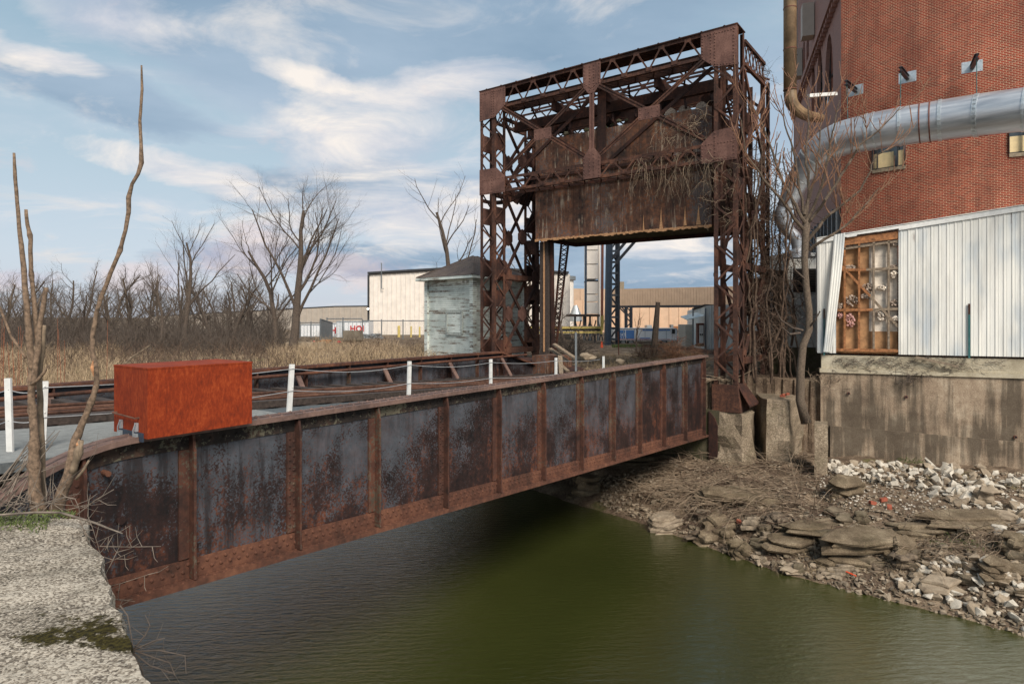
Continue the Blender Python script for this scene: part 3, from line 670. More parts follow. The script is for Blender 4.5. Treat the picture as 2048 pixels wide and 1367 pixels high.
# rear half of each box chord and its horizontal lacing
for z0, z1, par in ((6.42, 7.04, topc), (3.83, 4.27, botc)):
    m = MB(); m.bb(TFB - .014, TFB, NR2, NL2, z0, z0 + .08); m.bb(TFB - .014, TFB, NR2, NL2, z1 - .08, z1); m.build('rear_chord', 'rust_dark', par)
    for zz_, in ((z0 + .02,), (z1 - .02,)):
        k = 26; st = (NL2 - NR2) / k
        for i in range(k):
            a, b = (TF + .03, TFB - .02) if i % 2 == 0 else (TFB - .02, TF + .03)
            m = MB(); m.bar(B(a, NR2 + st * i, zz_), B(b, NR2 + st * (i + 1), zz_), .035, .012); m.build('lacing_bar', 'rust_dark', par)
m = MB(); m.bb(TFB - .03, TFB - .016, NR2, NL2, 6.44, 6.78); m.build('cross_beam', 'rust_tower', port)
m = MB(); m.bb(TF - .05, TFB + .02, NR - .02, NL + .02, ZT + .002, ZT + .03); m.build('cap_plate', 'rust_dark', port)
for i in range(14): 
    m = MB(); nn = NR + .3 + i * .57; m.rivet(B(TF - .03, nn, ZT + .03), UP, .035); m.build('bolt', 'rust_dark', port)
# web bracing of front frame
def dbl(a, b, wd, par=None, mtl='rust_tower', name='diagonal', t=TF, two=True):
    (n0, z0), (n1, z1) = a, b
    m = MB(); p = B(t - .02, n0, z0); q = B(t - .02, n1, z1); pr = (q - p).cross(D1).normalized()
    if two:
        m.bar(p + pr * wd * .32, q + pr * wd * .32, .02, wd * .34, pr); m.bar(p - pr * wd * .32, q - pr * wd * .32, .02, wd * .34, pr)
        m.bar(p + D1 * .012, q + D1 * .012, .006, wd * .5, pr)
    else: m.bar(p, q, .02, wd, pr)
    return m.build(name, mtl, par or port)
dbl((3.33, 6.25), (3.33, 4.6), .15, name='hanger', mtl='rust_gusset')
for (a, b) in (((.15, 6.38), (3.12, 4.42)), ((3.12, 6.38), (.15, 4.42)), ((6.42, 6.38), (3.54, 4.42)), ((3.54, 6.38), (6.42, 4.42))):
    dbl(a, b, .12)
for (a, b) in (((.15, 6.38), (3.12, 4.42)), ((3.12, 6.38), (.15, 4.42)), ((6.42, 6.38), (3.54, 4.42)), ((3.54, 6.38), (6.42, 4.42))):
    dbl(a, b, .10, t=TFB + .03, two=False, mtl='rust_dark')
m = MB(); m.bb(TFB - .03, TFB, 3.2, 3.46, 4.3, 6.5); m.build('hanger', 'rust_dark', port)
# rear frame
for zc in (6.3, 4.05):
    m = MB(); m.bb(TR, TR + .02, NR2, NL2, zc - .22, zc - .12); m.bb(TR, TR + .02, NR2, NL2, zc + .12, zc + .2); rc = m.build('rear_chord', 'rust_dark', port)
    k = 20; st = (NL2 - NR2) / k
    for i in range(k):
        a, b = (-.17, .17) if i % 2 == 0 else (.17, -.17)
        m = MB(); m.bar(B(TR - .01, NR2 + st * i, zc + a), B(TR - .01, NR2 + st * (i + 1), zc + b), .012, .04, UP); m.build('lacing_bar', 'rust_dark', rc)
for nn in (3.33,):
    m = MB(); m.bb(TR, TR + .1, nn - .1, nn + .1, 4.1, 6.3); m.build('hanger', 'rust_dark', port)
# top deep girders running front to back and across
for nn in (1.7, 3.33, 5.0):
    m = MB(); m.bb(TFB, TR, nn - .05, nn + .05, 6.2, 6.5); m.build('cross_girder', 'rust_dark', port)
for tt in (1.15, 1.9):
    m = MB(); m.bb(tt, tt + .05, NR2, NL2, 5.95, 6.25); m.build('cross_girder', 'rust_dark', port)
    m = MB(); m.bb(tt - .06, tt + .11, NR2, NL2, 5.93, 5.948); m.build('flange', 'rust_tower', port)
for i in range(8):
    m = MB(); a = NR2 + .1 + i * .83; m.bar(B(TFB, a, 6.52), B(TR, a + .8 * (1 if i % 2 else -1), 6.4), .05, .03); m.build('lateral_brace', 'rust_dark', port)
for tt, zc, hh_ in ((1.5, 6.75, .22), (2.1, 6.72, .2), (1.75, 5.72, .16), (2.3, 5.85, .2)):
    m = MB(); m.bb(tt, tt + .03, NR2, NL2, zc - hh_, zc - hh_ + .06); m.bb(tt, tt + .03, NR2, NL2, zc + hh_ - .06, zc + hh_); tr_ = m.build('inner_truss', 'rust_dark', port); k = 22; st = (NL2 - NR2) / k
    for i in range(k):
        a, b = (-hh_ + .04, hh_ - .04) if i % 2 == 0 else (hh_ - .04, -hh_ + .04)
        m = MB(); m.bar(B(tt, NR2 + st * i, zc + a), B(tt, NR2 + st * (i + 1), zc + b), .012, .045, UP); m.build('lacing_bar', 'rust_dark', tr_)
for i in range(9):
    m = MB(); a = NR2 + .3 + i * .72; m.bar(B(.9, a, 5.55), B(1.5, a + .3, 6.3), .06, .06); m.build('link_rod', 'rust_dark', port)
for i in range(4):
    m = MB(); a = .5 + i * 1.5; m.tube([B(1.2, a, 5.78), B(2.2, a + .1, 5.72)], .13, 10); m.build('roller_drum', 'rust_dark', port)
# side frames
for side, (na, nb, sgn) in enumerate(((NR, NR2, -1), (NL, NL2, 1))):
    nn = na
    m = MB()
    for z in (6.85, 6.28): m.bb(TFB, TR, nn - .04, nn + .04, z - .04, z + .04)
    m.bb(TFB, TR, nb - .04, nb + .04, 6.2, 6.3); sc = m.build('side_chord', 'rust_tower', port)
    for i in range(6):
        a = TFB + (TR - TFB) * i / 6; b = TFB + (TR - TFB) * (i + 1) / 6; p, q = (6.3, 6.83) if i % 2 == 0 else (6.83, 6.3)
        m = MB(); m.bar(B(a, nn, p), B(b, nn, q), .04, .02, D2); m.build('lacing_bar', 'rust_tower', sc)
        m = MB(); m.bar(B(a, nn, q), B(b, nn, p), .04, .02, D2); m.build('lacing_bar', 'rust_tower', sc)
    levels = (6.25, 3.95, 1.25, -1.1)
    for z0, z1 in zip(levels[1:], levels[:-1]):
        for q in (nn, nb):
            for (u, v_) in ((z0 + .1, z1 - .1), (z1 - .1, z0 + .1)):
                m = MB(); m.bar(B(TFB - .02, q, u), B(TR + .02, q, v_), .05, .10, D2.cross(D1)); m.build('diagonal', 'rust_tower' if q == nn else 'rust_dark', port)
            zc = (z0 + z1) / 2; tc = (TFB + TR) / 2
            m = MB(); m.prism([B(tc + e, q - .03, zc + g_) for e, g_ in ((-.2, -.1), (0, -.26), (.2, -.1), (.2, .1), (0, .26), (-.2, .1))], D2 * .06); m.build('gusset_plate', 'rust_gusset', port)
        m = MB(); m.bb(TFB, TR, nn - .05, nn + .05, z0 - .08, z0 + .08); m.build('strut', 'rust_tower', port)
        m = MB(); m.bb(TFB, TR, nb - .05, nb + .05, z0 - .08, z0 + .08); m.build('strut', 'rust_tower', port)
        for (tq, e) in ((TFB, 1), (TR, -1)):
            m = MB(); m.prism([B(tq, nb - .02, z0 - .55), B(tq + e * .32, nb - .02, z0 - .22), B(tq + e * .32, nb - .02, z0 + .2), B(tq, nb - .02, z0 + .5)], D2 * .03); m.build('gusset_plate', 'rust_tower', port)
    # closed plates on the rear leg seen through the bay
    for z in (-.9, .55, 2.1):
        m = MB(); m.bb(TR - .02, TR - .005, min(na, nb) + .02, max(na, nb) - .02, z, z + .5); m.build('batten_plate', 'rust_tower', port)
# front right shoe and base
m = MB(); m.prism([B(TF - .06, NR2 + .03, -1.67), B(TF - .06, NR2 + .03, -2.33), B(TF - .06, NR - .1, -2.33), B(TF - .06, NR - .02, -1.67)], D1 * .75)
for z in (-1.75, -1.9, -2.05, -2.2):
    for nn in (NR2 - .02, NR2 - .09, NR + .06): m.rivet(B(TF - .06, nn, z), -D1, .014)
m.build('shoe', 'rust_tower', port)
m = MB(); m.prism([B(TF + .02, NR - .03, -1.72), B(TF + .65, NR - .03, -1.72), B(TF + .8, NR - .3, -2.15), B(TF - .02, NR - .3, -2.15)], -UP * .03); m.build('wing_plate', 'rust_dark', port)
m = MB(); m.prism([B(-.03, .0, -2.33), B(-.03, -.15, -2.5), B(-.03, -.22, -2.7), B(-.03, -.22, -3.5), B(-.03, .0, -3.5)], D1 * .05); m.build('edge_plate', 'rust_dark', port)
# left base: heavy sloping beam, pedestal, timber column and laced strut
m = MB(); m.prism([B(-.05, 7.5, -1.3), B(-.05, 5.45, -1.3), B(-.05, 4.2, -1.55), B(-.05, 3.9, -1.75), B(-.05, 3.9, -2.3), B(-.05, 7.5, -2.3)], D1 * 1.2); m.build('base_beam', 'rust_dark', port)
m = MB(); 
x0 = nx(1067, .0); x1 = nx(1112, .0); m.bb(-.07, .9, x1, x0, -1.85, -1.15); m.build('pedestal', 'rust_plate', port)
P0 = B(1.1, nx(1092, 1.1), 0)
m = MB(); m.bar(P0 + UP * -1.2, P0 + UP * 2.3, .3, .26, D1); kp = m.build('timber_post', 'timber_dark', port)
m = MB(); m.bar(P0 + UP * -1.1 - D1 * .145 - D2 * .02, P0 + UP * 2.3 - D1 * .145 - D2 * .02, .02, .05, D2); m.build('salt_streak', 'salt_streak', kp)
m = MB(); m.bar(P0 - D2 * .26 + UP * -1.2, P0 - D2 * .22 + UP * 2.3, .1, .08, D1); m.build('side_angle', 'rust_dark', kp)
pa = B(1.5, nx(1130, 1.5), 2.3); pb = B(1.5, nx(1108, 1.5), -1.05)
sidev = D2
m = MB(); m.bar(pa - sidev * .13, pb - sidev * .07, .05, .05, D1); m.bar(pa + sidev * .13, pb + sidev * .07, .05, .05, D1); st_ = m.build('laced_strut', 'rust_dark', port)
for i in range(22):
    u, v_ = i / 22, (i + 1) / 22
    for sg in (-1, 1):
        a = pa.lerp(pb, u) + sidev * sg * (.13 - .06 * u); b = pa.lerp(pb, v_) - sidev * sg * (.13 - .06 * v_)
        m = MB(); m.bar(a, b, .015, .028, D1.cross(b - a)); m.build('lacing_bar', 'rust_dark', st_)
# curved rack (operating gear) under the lower chord at left
m = MB(); cpt = B(1.0, 6.2, 5.3); pts = [cpt + D2 * math.cos(a) * 1.9 * -1 + UP * math.sin(a) * -1.6 + D2 * 1.0 for a in frange(.75, 2.0, .1)]
for a, b in zip(pts[:-1], pts[1:]): m.bar(a, b, .12, .1, D1)
m.build('gear_rack', 'rust_dark', port)
for i in range(3):
    m = MB(); m.bar(B(1.0 + .3 * i, 6.6, 3.6), B(1.2 + .2 * i, 5.4, 5.4 + .3 * i), .12, .1, D1); m.build('link_arm', 'rust_dark', port)

# ------------------------------------------------------------------ COUNTERWEIGHT
cw = thing('counterweight', B(1.9, 2.9, 2.33), 'massive rusted steel plated counterweight box hanging inside the portal, streaked with pale stains', 'counterweight')
CN0, CN1, CZ0, CZ1, CT0, CT1 = .18, 5.65, 2.34, 5.40, .72, 3.15
cuts = [CN0, 1.3, 2.2, 3.4, 4.3, 5.0, CN1]
for a, b in zip(cuts[:-1], cuts[1:]):
    m = MB(); e = random.uniform(0, .012)
    m.bb(CT0 - e, CT0 + .04, a + .004, b - .004, CZ0 + random.uniform(0, .02), CZ1 + random.uniform(-.04, .04))
    for z in frange(CZ0 + .3, CZ1 - .2, .45):
        m.rivet(B(CT0 - e, a + .05, z), -D1, .02, 5)
    m.build('face_plate', 'rust_plate', cw)
m = MB(); m.bb(CT0 + .045, CT0 + .085, CN0, CN1, CZ0, CZ1 - .05); m.bb(CT1 - .04, CT1, CN0, CN1, CZ0, CZ1); m.build('back_plate', 'rust_dark', cw)
m = MB(); m.bb(CT0 + .09, CT1 - .045, CN0, CN0 + .04, CZ0, CZ1); m.build('side_plate', 'rust_dark', cw)
m = MB(); m.bb(CT0 + .09, CT1 - .045, CN1 - .04, CN1, CZ0, CZ1); m.build('side_plate', 'rust_dark', cw)
m = MB(); m.bb(CT0 + .09, CT1 - .045, CN0 + .045, CN1 - .045, CZ0 + .12, CZ1 - .25); m.build('concrete_fill', 'concrete_mossy', cw)
m = MB(); k = 90
for i in range(k):
    a = CN0 + (CN1 - CN0) * i / k; b = CN0 + (CN1 - CN0) * (i + 1) / k
    m.bb(CT0 - .02, CT0 + .02, a, b + .01, CZ0 - .02 - random.uniform(0, .045), CZ0 + random.uniform(.01, .03))
m.build('ragged_edge', 'salt_streak', cw)
def hull_mesh(rng, k=14, sx=1, sy=1, sz=1):
    import bmesh
    bm = bmesh.new()
    for _ in range(k):
        v = V(rng.gauss(0, 1), rng.gauss(0, 1), rng.gauss(0, 1)).normalized() * rng.uniform(.8, 1)
        bm.verts.new((v.x * sx, v.y * sy, v.z * sz))
    r = bmesh.ops.convex_hull(bm, input=bm.verts)
    bmesh.ops.delete(bm, geom=list({g for g in r['geom_interior'] + r['geom_unused'] if isinstance(g, bmesh.types.BMVert)}), context='VERTS')
    bm.verts.index_update()
    vs = [v.co.copy() for v in bm.verts]; fs = [tuple(v.index for v in f.verts) for f in bm.faces]; bm.free()
    return vs, fs
rng = random.Random(3)
hulls = [hull_mesh(rng, rng.choice((12, 14, 18)), 1, rng.uniform(.6, .9), rng.uniform(.45, .75)) for _ in range(14)]
m = MB()
for i in range(260):
    vs, fs = rng.choice(hulls); s_ = rng.uniform(.05, .17); nn = rng.uniform(CN0 + .1, CN1 - .1)
    c = B(rng.uniform(CT0 + .02, CT1 - .3), nn, CZ1 - .06 + rng.uniform(0, .10) + (.12 if 1.6 < nn < 3.2 else 0))
    R = Matrix.Rotation(rng.uniform(0, 6), 3, 'Z') @ Matrix.Rotation(rng.uniform(0, 6), 3, 'X')
    m.add([c + R @ (v * s_) for v in vs], fs)
o_ = m.build('rubble', 'concrete_mossy', cw); o_['kind'] = 'stuff'
for x0, x1 in ((1410, 1380), (1375, 1345), (1348, 1332)):
    a = B(1.3, nx(x0, 1.3), CZ1 + .12); b = B(1.3, nx(x1, 1.3), CZ1 + .12)
    m = MB(); m.tube([a - D1 * .3, a + D1 * .5], .15, 12); m.build('pipe_stub', 'grey_fluff', cw)
m = MB(); nb_ = nx(1275, 1.2); m.bb(1.0, 1.6, nb_ - .3, nb_ + .3, CZ1 - .1, CZ1 + .35); m.build('hatch_box', 'rust_dark', cw)
for x, y0, y1, wd_ in ((1287, 430, 461, 3.5), (1322, 415, 457, 7), (1370, 412, 451, 6), (1397, 410, 449, 9)):
    m = MB(); na_ = nx(x, CT0 - .02); P = B(CT0 - .022, na_, 0); za, zb_ = zy(y0, P), zy(y1, P); hw = wd_ / 2 / 70
    m.prism([P + UP * za, P + D2 * hw * .5 + UP * (za * .45 + zb_ * .55), P + D2 * hw + UP * zb_, P - D2 * hw + UP * zb_, P - D2 * hw * .4 + UP * (za * .4 + zb_ * .6)], D1 * .012); m.build('mineral_spike', 'salt_streak', cw)
# ------------------------------------------------------------------ TERRAIN
WZ = -4.4
LW0, LWD = V(7.69, 16.0, 0), V(.918, -.396, 0)      # line of the white annex wall
LWN = V(-.396, -.918, 0)                            # its outward normal (to the river)
def lerp_tab(x, tab):
    if x <= tab[0][0]: return tab[0][1]
    for (a, va), (b, vb) in zip(tab[:-1], tab[1:]):
        if x <= b: return va + (vb - va) * (x - a) / (b - a)
    return tab[-1][1]
SH = [(-40, -5.2), (-9, -4.75), (-5.86, -4.4), (-2.7, -4.05), (1.55, -2.74), (5, -2.0), (13, -1.2)]
PROF = [(-6, -6.5), (-1.2, -4.9), (0, -4.42), (.25, -4.30), (.7, -4.24), (1.0, -3.98), (1.5, -3.86), (2.2, -3.74), (3.2, -3.62), (5.5, -3.48), (9, -3.42)]
PADP, PADD = V(-2.5, 3.72, 0), V(.62, -.784, 0)
def hgt(X, Y, detail=True):
    p = V(X, Y, 0); r = p - O; t = r.dot(D1); nn = r.dot(D2)
    f1 = mnoise.noise(V(X * .5, Y * .5, 0)); f2 = mnoise.noise(V(X * 1.7, Y * 1.7, 3)); f3 = mnoise.noise(V(X * 5, Y * 5, 7)) if detail else 0
    u = t - lerp_tab(nn, SH) + f1 * .15
    zr = lerp_tab(u, PROF)
    if u > .2:
        k = min(1, (u - .2) * 2)
        q = (zr + f2 * .12) * 5; fq = q - math.floor(q); lay = (math.floor(q) + min(1, fq * 2.2) ** 2) / 5     # rock ledges
        zr = zr * (1 - .5 * k) + lay * .5 * k + (f2 * .07 + f3 * .035) * k
    else: zr += f3 * .03
    high = -1.6 + f1 * .05 + f3 * .02
    if 35 < Y and -15.5 < X < -2.6: high = -1.37 + f1 * .04; 
    if nn < -.5:
        d = (p - LW0).dot(LWN)
        if t > 3.3 or d < -.12: return high
        return zr
    if t > .12: return high
    # upstream end of the pool
    if nn > 13: 
        if high > -1.5: return high
        k = min(1, (nn - 13) / 2.0); zr = zr * (1 - k) + (-1.95 + f1 * .12) * k
        return zr if t > -13 else max(zr, -1.95)
    if t < -14.0 and nn > -1.4: return -1.55
    if (p - PADP).dot(V(-.784, -.62, 0)) > .1 and nn <= -1.4: return -1.6
    if nn > 6.6 and t > -1.4: zr = max(zr, -1.6 if t > -.2 else -4.4 + 2.8 * (t + 1.4) / 1.2)
    return zr
def axis(dense0, dense1, st, far0, far1):
    a = frange(dense0, dense1, st); q = dense1; s_ = st
    while q < far1: s_ *= 1.25; q = min(far1, q + s_); a.append(q)
    q = dense0; s_ = st; lo = []
    while q > far0: s_ *= 1.25; q = max(far0, q - s_); lo.append(q)
    return lo[::-1] + a
xs, ys = axis(-.5, 13.5, .085, -600, 600), axis(7.2, 19, .085, -60, 700)
m = MB()
for Y in ys:
    for X in xs: m.v.append(V(X, Y, hgt(X, Y)))
nxs = len(xs)
m.f = [(j * nxs + i, j * nxs + i + 1, (j + 1) * nxs + i + 1, (j + 1) * nxs + i) for j in range(len(ys) - 1) for i in range(nxs - 1)]
tag(m.build('ground', 'ground_earth', origin=(0, 0, -1.6)), kind='structure')
m = MB(); m.box((0, 14, WZ - .005), 90, 60, .01); tag(m.build('water', 'river_water'), kind='structure')

# abutments and the concrete pad in the foreground
def cthing(name, mb, mt, label, cat, group=None):
    return tag(mb.build(name, mt), label, cat, group)
m = MB(); m.bb(.02, 1.2, -.25, 6.6, -5.2, -2.31); m.bb(-.06, .019, 2.1, 2.5, -5.0, -2.4)
m.bb(.2, 1.2, -.25, 6.6, -2.31, -1.63)
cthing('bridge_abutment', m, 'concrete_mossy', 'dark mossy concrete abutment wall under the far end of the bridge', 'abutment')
m = MB(); rng = random.Random(5)
# pad : rough-edged slab
pts = []; k = 90
for i in range(k + 1):
    s_ = i / k * 6.0; e = mnoise.noise(V(s_ * 3, 1, 0)) * .05 + mnoise.noise(V(s_ * 14, 2, 0)) * .025 + mnoise.noise(V(s_ * 40, 5, 0)) * .012
    p = PADP + V(.22, .02, 0) * 0 + PADD * (s_ - .0) + V(.784, .62, 0) * e
    if s_ < .18: p = p + V(-.12, -.10, 0) * ((.18 - s_) / .18) ** 2
    pts.append(p)
NU = 40
for i, p in enumerate(pts):
    for j in range(NU + 1):
        q = (j / NU) ** 2 * 9.0
        zz_ = -1.15 - (0.02 if j == 0 else 0) + mnoise.noise(V(p.x * 3 - q, p.y * 3, 2)) * .014 + mnoise.noise(V(p.x * 11 - q * 9, p.y * 11, 2)) * .006
        m.v.append(p + V(-1, .04, 0) * q + UP * zz_)
for i in range(k):
    for j in range(NU):
        a = i * (NU + 1) + j; m.f.append((a, a + NU + 1, a + NU + 2, a + 1))
b = len(m.v)
for i, p in enumerate(pts):
    for j, zz_ in enumerate((-1.2, -1.5, -2.2, -3.2, -5.2)):
        e = mnoise.noise(V(p.x * 6, p.y * 6, zz_ * 4)) * .03; m.v.append(p + V(.784, .62, 0) * (e + .0 * j) + UP * zz_)
for i in range(k):
    m.f.append((i * (NU + 1), b + i * 5, b + (i + 1) * 5, (i + 1) * (NU + 1)))
    for j in range(4): m.f.append((b + i * 5 + j, b + i * 5 + j + 1, b + (i + 1) * 5 + j + 1, b + (i + 1) * 5 + j))
back = [p for p in pts[:1]] + [pts[0] + V(-1, .04, 0) * 9]
m.add([back[0] + UP * -1.17, back[1] + UP * -1.17, back[1] + UP * -5, back[0] + UP * -5], [(0, 1, 2, 3)])
cthing('concrete_pad', m, 'pad_concrete', 'rough pebbled concrete wall top with dark green moss in the lower left corner', 'concrete wall')
m = MB(); m.bb(-15.5, -13.75, -1.2, 7.5, -5.2, -2.28)
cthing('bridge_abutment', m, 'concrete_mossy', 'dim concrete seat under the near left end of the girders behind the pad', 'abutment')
m = MB(); m.bb(-19, -15.52, .3, 6.5, -3, -1.5); cthing('approach_fill', m, 'ground_earth', 'dark earth bank carrying the track past the left end of the bridge', 'embankment')

# ------------------------------------------------------------------ piers by the tower
def lump(poly, z0, z1, taper=0.0, name='', jit=.03, seed=1, lv=5):
    rng = random.Random(seed); m = MB(); cpt = V(0, 0, 0)
    for p in poly: cpt += Vector(p) / len(poly)
    dense = []
    for a, b_ in zip(poly, poly[1:] + poly[:1]):
        for i in range(4): dense.append(Vector(a).lerp(Vector(b_), i / 4))
    kk = len(dense)
    for l in range(lv + 1):
        u = l / lv; z = z0 + (z1 - z0) * u
        for i, p in enumerate(dense):
            q = cpt + (p - cpt) * (1 + taper * (1 - u)) ; e = mnoise.noise(V(q.x * 3, q.y * 3, z * 3 + seed)) * jit * 2
            m.v.append(V(q.x, q.y, z) + (p - cpt).normalized() * e + UP * (mnoise.noise(V(q.x * 4, q.y * 4, seed)) * jit * .8 if l == lv else 0))
    for l in range(lv):
        for i in range(kk): m.f.append((l * kk + i, l * kk + (i + 1) % kk, (l + 1) * kk + (i + 1) % kk, (l + 1) * kk + i))
    top = len(m.v); m.v.append(V(cpt.x, cpt.y, z1 + jit * .3)); m.f += [(lv * kk + i, lv * kk + (i + 1) % kk, top) for i in range(kk)]
    return m
P0_ = [B(.04, NR2 + .08 - .1, 0), B(.9, NR2 - .1, 0), B(.9, NR - .15, 0), B(.35, NR - .28, 0), B(.04, NR - .12, 0)]
cthing('concrete_pier', lump(P0_, -3.75, -2.34, .12, seed=3, jit=.06), 'concrete_pier', 'broken pebbly concrete pier under the shoe of the right tower leg', 'pier')
def gpt(x, Y): return V((x - CX) / F * Y, Y, 0)
cthing('concrete_pier', lump([gpt(1533, 15.4), gpt(1578, 15.3), gpt(1612, 16.4), gpt(1608, 17.6), gpt(1532, 17.7), gpt(1513, 16.6)], -3.6, -2.02, .02, seed=8, jit=.06), 'concrete_pier', 'large tapered concrete block with loose red bricks on its top', 'pier')
cthing('concrete_stub', lump([gpt(1629, 14.3), gpt(1655, 14.3), gpt(1655, 14.8), gpt(1630, 14.8)], -3.7, -2.42, .04, seed=5, jit=.015), 'concrete_pier', 'narrow square concrete stub standing in front of the stained wall corner', 'pier')
for i, (x, y, a) in enumerate(((1568, 794, .3), (1576, 789, 1.2), (1565, 800, -.4))):
    P = at(x, y, 16.0 - i * .12); P.z = -1.98 + .035 * (i == 1)
    m = MB(); m.box(P + UP * .02, .13, .07, .045, V(math.cos(a), math.sin(a), 0), V(-math.sin(a), math.cos(a), 0)); tag(m.build('loose_brick', 'brick_loose'), ['red brick lying left on top of the large concrete block', 'red brick leaning uppermost on the large concrete block', 'red brick lying nearest the edge of the large concrete block'][i], 'brick', 'bricks on the concrete block')

# ------------------------------------------------------------------ ANNEX (white metal siding on concrete)
def W(s_, d_, z): return LW0 + LWD * s_ + LWN * d_ + UP * z
def sx_(x, d_=0): return solve(x, W(0, d_, 0), LWD)
def wz(x, y, d_=0): return zy(y, W(sx_(x, d_), d_, 0))
def wbox(m, s0, s1, d0, d1, z0, z1): m.box(W((s0 + s1) / 2, (d0 + d1) / 2, (z0 + z1) / 2), abs(s1 - s0), abs(d1 - d0), abs(z1 - z0), LWD, LWN)
SE = 9.0
sL = sx_(1635, 0); 
annex = thing('metal_annex', W(3, -1, -3.6), 'low annex of white ribbed metal siding on a stained concrete base below the brick wall', 'building')
zfl = wz(1700, 706)
m = MB(); s_l = sx_(1641, .0); wbox(m, s_l, SE, -.4, 0, -4.3, wz(1640, 744)); cb = m.build('concrete_base', 'concrete_wall', annex)
z = wz(1640, 744); m = MB(); wbox(m, s_l + .02, SE, -.4, -.03, z + .1, zfl - .06); m.build('upper_base', 'concrete_upper', annex)
m = MB(); wbox(m, s_l - .02, SE, -.4, .045, z + .002, z + .098); m.build('ledge', 'concrete_upper', cb)
z2a, z2b = wz(1660, 850), wz(2040, 880)
m = MB(); a, b = sx_(1660), SE; m.prism([W(a, .001, z2a), W(b, .001, z2a - .25), W(b, .001, -4.4), W(a, .001, -4.4)], LWN * .07); m.build('footing', 'concrete_wall', annex)
for x, y in ((1697, 786), (1812, 793), (2030, 873)):
    c = W(sx_(x), 0.002, wz(x, y)); m = MB(); m.tube([c, c + LWN * .05], .034, 12); mm = m.build('drain_pipe', 'rust_pipe', annex)
    m = MB(); m.tube([c + LWN * .045, c + LWN * .0505], .026, 12); m.build('bore', 'dark_void', mm)
roof_l, roof_r = wz(1635, 478), wz(2048, 412)
s_r = sx_(2048)
def ztop(s_): return roof_l + (roof_r - roof_l) * (s_ - sL) / (s_r - sL)
def ribbed(m, s0, s1, zb, d0=.02, pitch=.155, tilt=0):
    s_ = s0
    prof = []
    while s_ < s1 - 1e-4:
        for ds, dd in ((0, 0), (.03, .0), (.036, .014), (.058, .014), (.064, 0), (.095, .0), (.1, .005), (.11, .005), (.115, 0)):
            if s_ + ds <= s1: prof.append((s_ + ds, dd))
        s_ += pitch
    prof.append((s1, 0))
    b = len(m.v)
    for q, dd in prof: m.v.append(W(q, d0 + dd, zb)); m.v.append(W(q, d0 + dd, ztop(q)))
    for i in range(len(prof) - 1): m.f.append((b + 2 * i, b + 2 * i + 2, b + 2 * i + 3, b + 2 * i + 1))
sA, sB = sx_(1672), sx_(1797)
zb = wz(1700, 704) - .03
m = MB(); ribbed(m, sB, SE, zb); m.build('siding', 'metal_siding', annex)
m = MB(); ribbed(m, sL, sA, zb); m.build('siding', 'metal_siding', annex)
# folded loose sheet hanging
m = MB(); a0, a1 = sx_(1668), sx_(1690); b0, b1 = sx_(1646), sx_(1663)
zt_, zb_ = wz(1680, 470), zb + .03
k = 8
for j in range(13):
    u = j / 12
    for i in range(k + 1):
        v_ = i / k; s_t = a0 + (a1 - a0) * v_; s_b = b0 + (b1 - b0) * v_
        s_ = s_t + (s_b - s_t) * (u ** 1.1); dd = .06 + .12 * math.sin(PI * u) + (.012 if i % 2 else 0) + .05 * (1 - v_) * u
        m.v.append(W(s_, dd, zt_ + (zb_ - zt_) * u + .05 * v_ * (1 - u)))
for j in range(12):
    for i in range(k): a = j * (k + 1) + i; m.f.append((a, a + k + 1, a + k + 2, a + 1))
tag(m.build('loose_sheet', 'metal_siding', annex), 'torn siding sheet folded outward')
m = MB()
segs = frange(sL - .02, SE, .22)
for a, b in zip(segs[:-1], segs[1:]):
    tear = sA < (a + b) / 2 < sB - .1
    e = .05 * mnoise.noise(V(a * 6, 0, 0)) if tear else 0
    m.prism([W(a, .05, ztop(a) + .0), W(b, .05, ztop(b) + .0), W(b, .05, ztop(b) - (.06 if tear else .105) - e), W(a, .05, ztop(a) - (.06 if tear else .105) - e)], LWN * .012)
m.build('fascia', 'white_paint', annex)
m = MB(); m.prism([W(sL - .02, .062, ztop(sL) + .012), W(SE, .062, ztop(SE) + .012), W(SE, -3.2, ztop(SE) + .0), W(sL - .02, -1.0, ztop(sL) + .0)], UP * .02); m.build('roof', 'metal_siding', annex)
m = MB(); m.box(W(sL + .01, -.5, (zb + roof_l) / 2), .02, 1.0, roof_l - zb, LWD, LWN); m.build('end_wall', 'metal_siding', annex)
# exposed framing
m = MB(); wbox(m, sA - .12, sB, -.16, -.15, zb, ztop(sA) - .05); m.build('sheathing', 'white_board', annex)
m = MB(); wbox(m, sA - .12, sx_(1738, -.14), -.148, -.14, zb, ztop(sA) - .25); wbox(m, sx_(1738, -.14) + .002, sB, -.148, -.14, zb, wz(1700, 662)); m.build('plywood', 'tan_board', annex)
def stick(x0, y0, x1, y1, wdt, mt='timber_grey', d_=-.05, th=.09, nm='stud'):
    a = W(sx_(x0, d_), d_, 0); a.z = zy(y0, a); b = W(sx_(x1, d_), d_, 0); b.z = zy(y1, b)
    m = MB(); m.bar(a, b, th, wdt, (b - a).cross(LWN)); return m.build(nm, mt, annex)
for i, x in enumerate((1689, 1718, 1747, 1777)):
    stick(x, 703, x, 478 + (4 - i) * 3, .045, 'timber_orange' if i < 2 else 'timber_grey')
stick(1672, 500, 1797, 482, .05, 'timber_grey', nm='plate'); stick(1676, 540, 1732, 539, .06, 'timber_orange', -.045, nm='girt'); stick(1732, 539, 1797, 536, .06, 'timber_grey', -.045, nm='girt')
stick(1671, 620, 1745, 619, .06, 'timber_orange', -.045, nm='girt'); stick(1745, 619, 1797, 617, .06, 'timber_grey', -.045, nm='girt')
stick(1670, 699, 1797, 701, .07, 'timber_orange', -.04, nm='sill_plate')
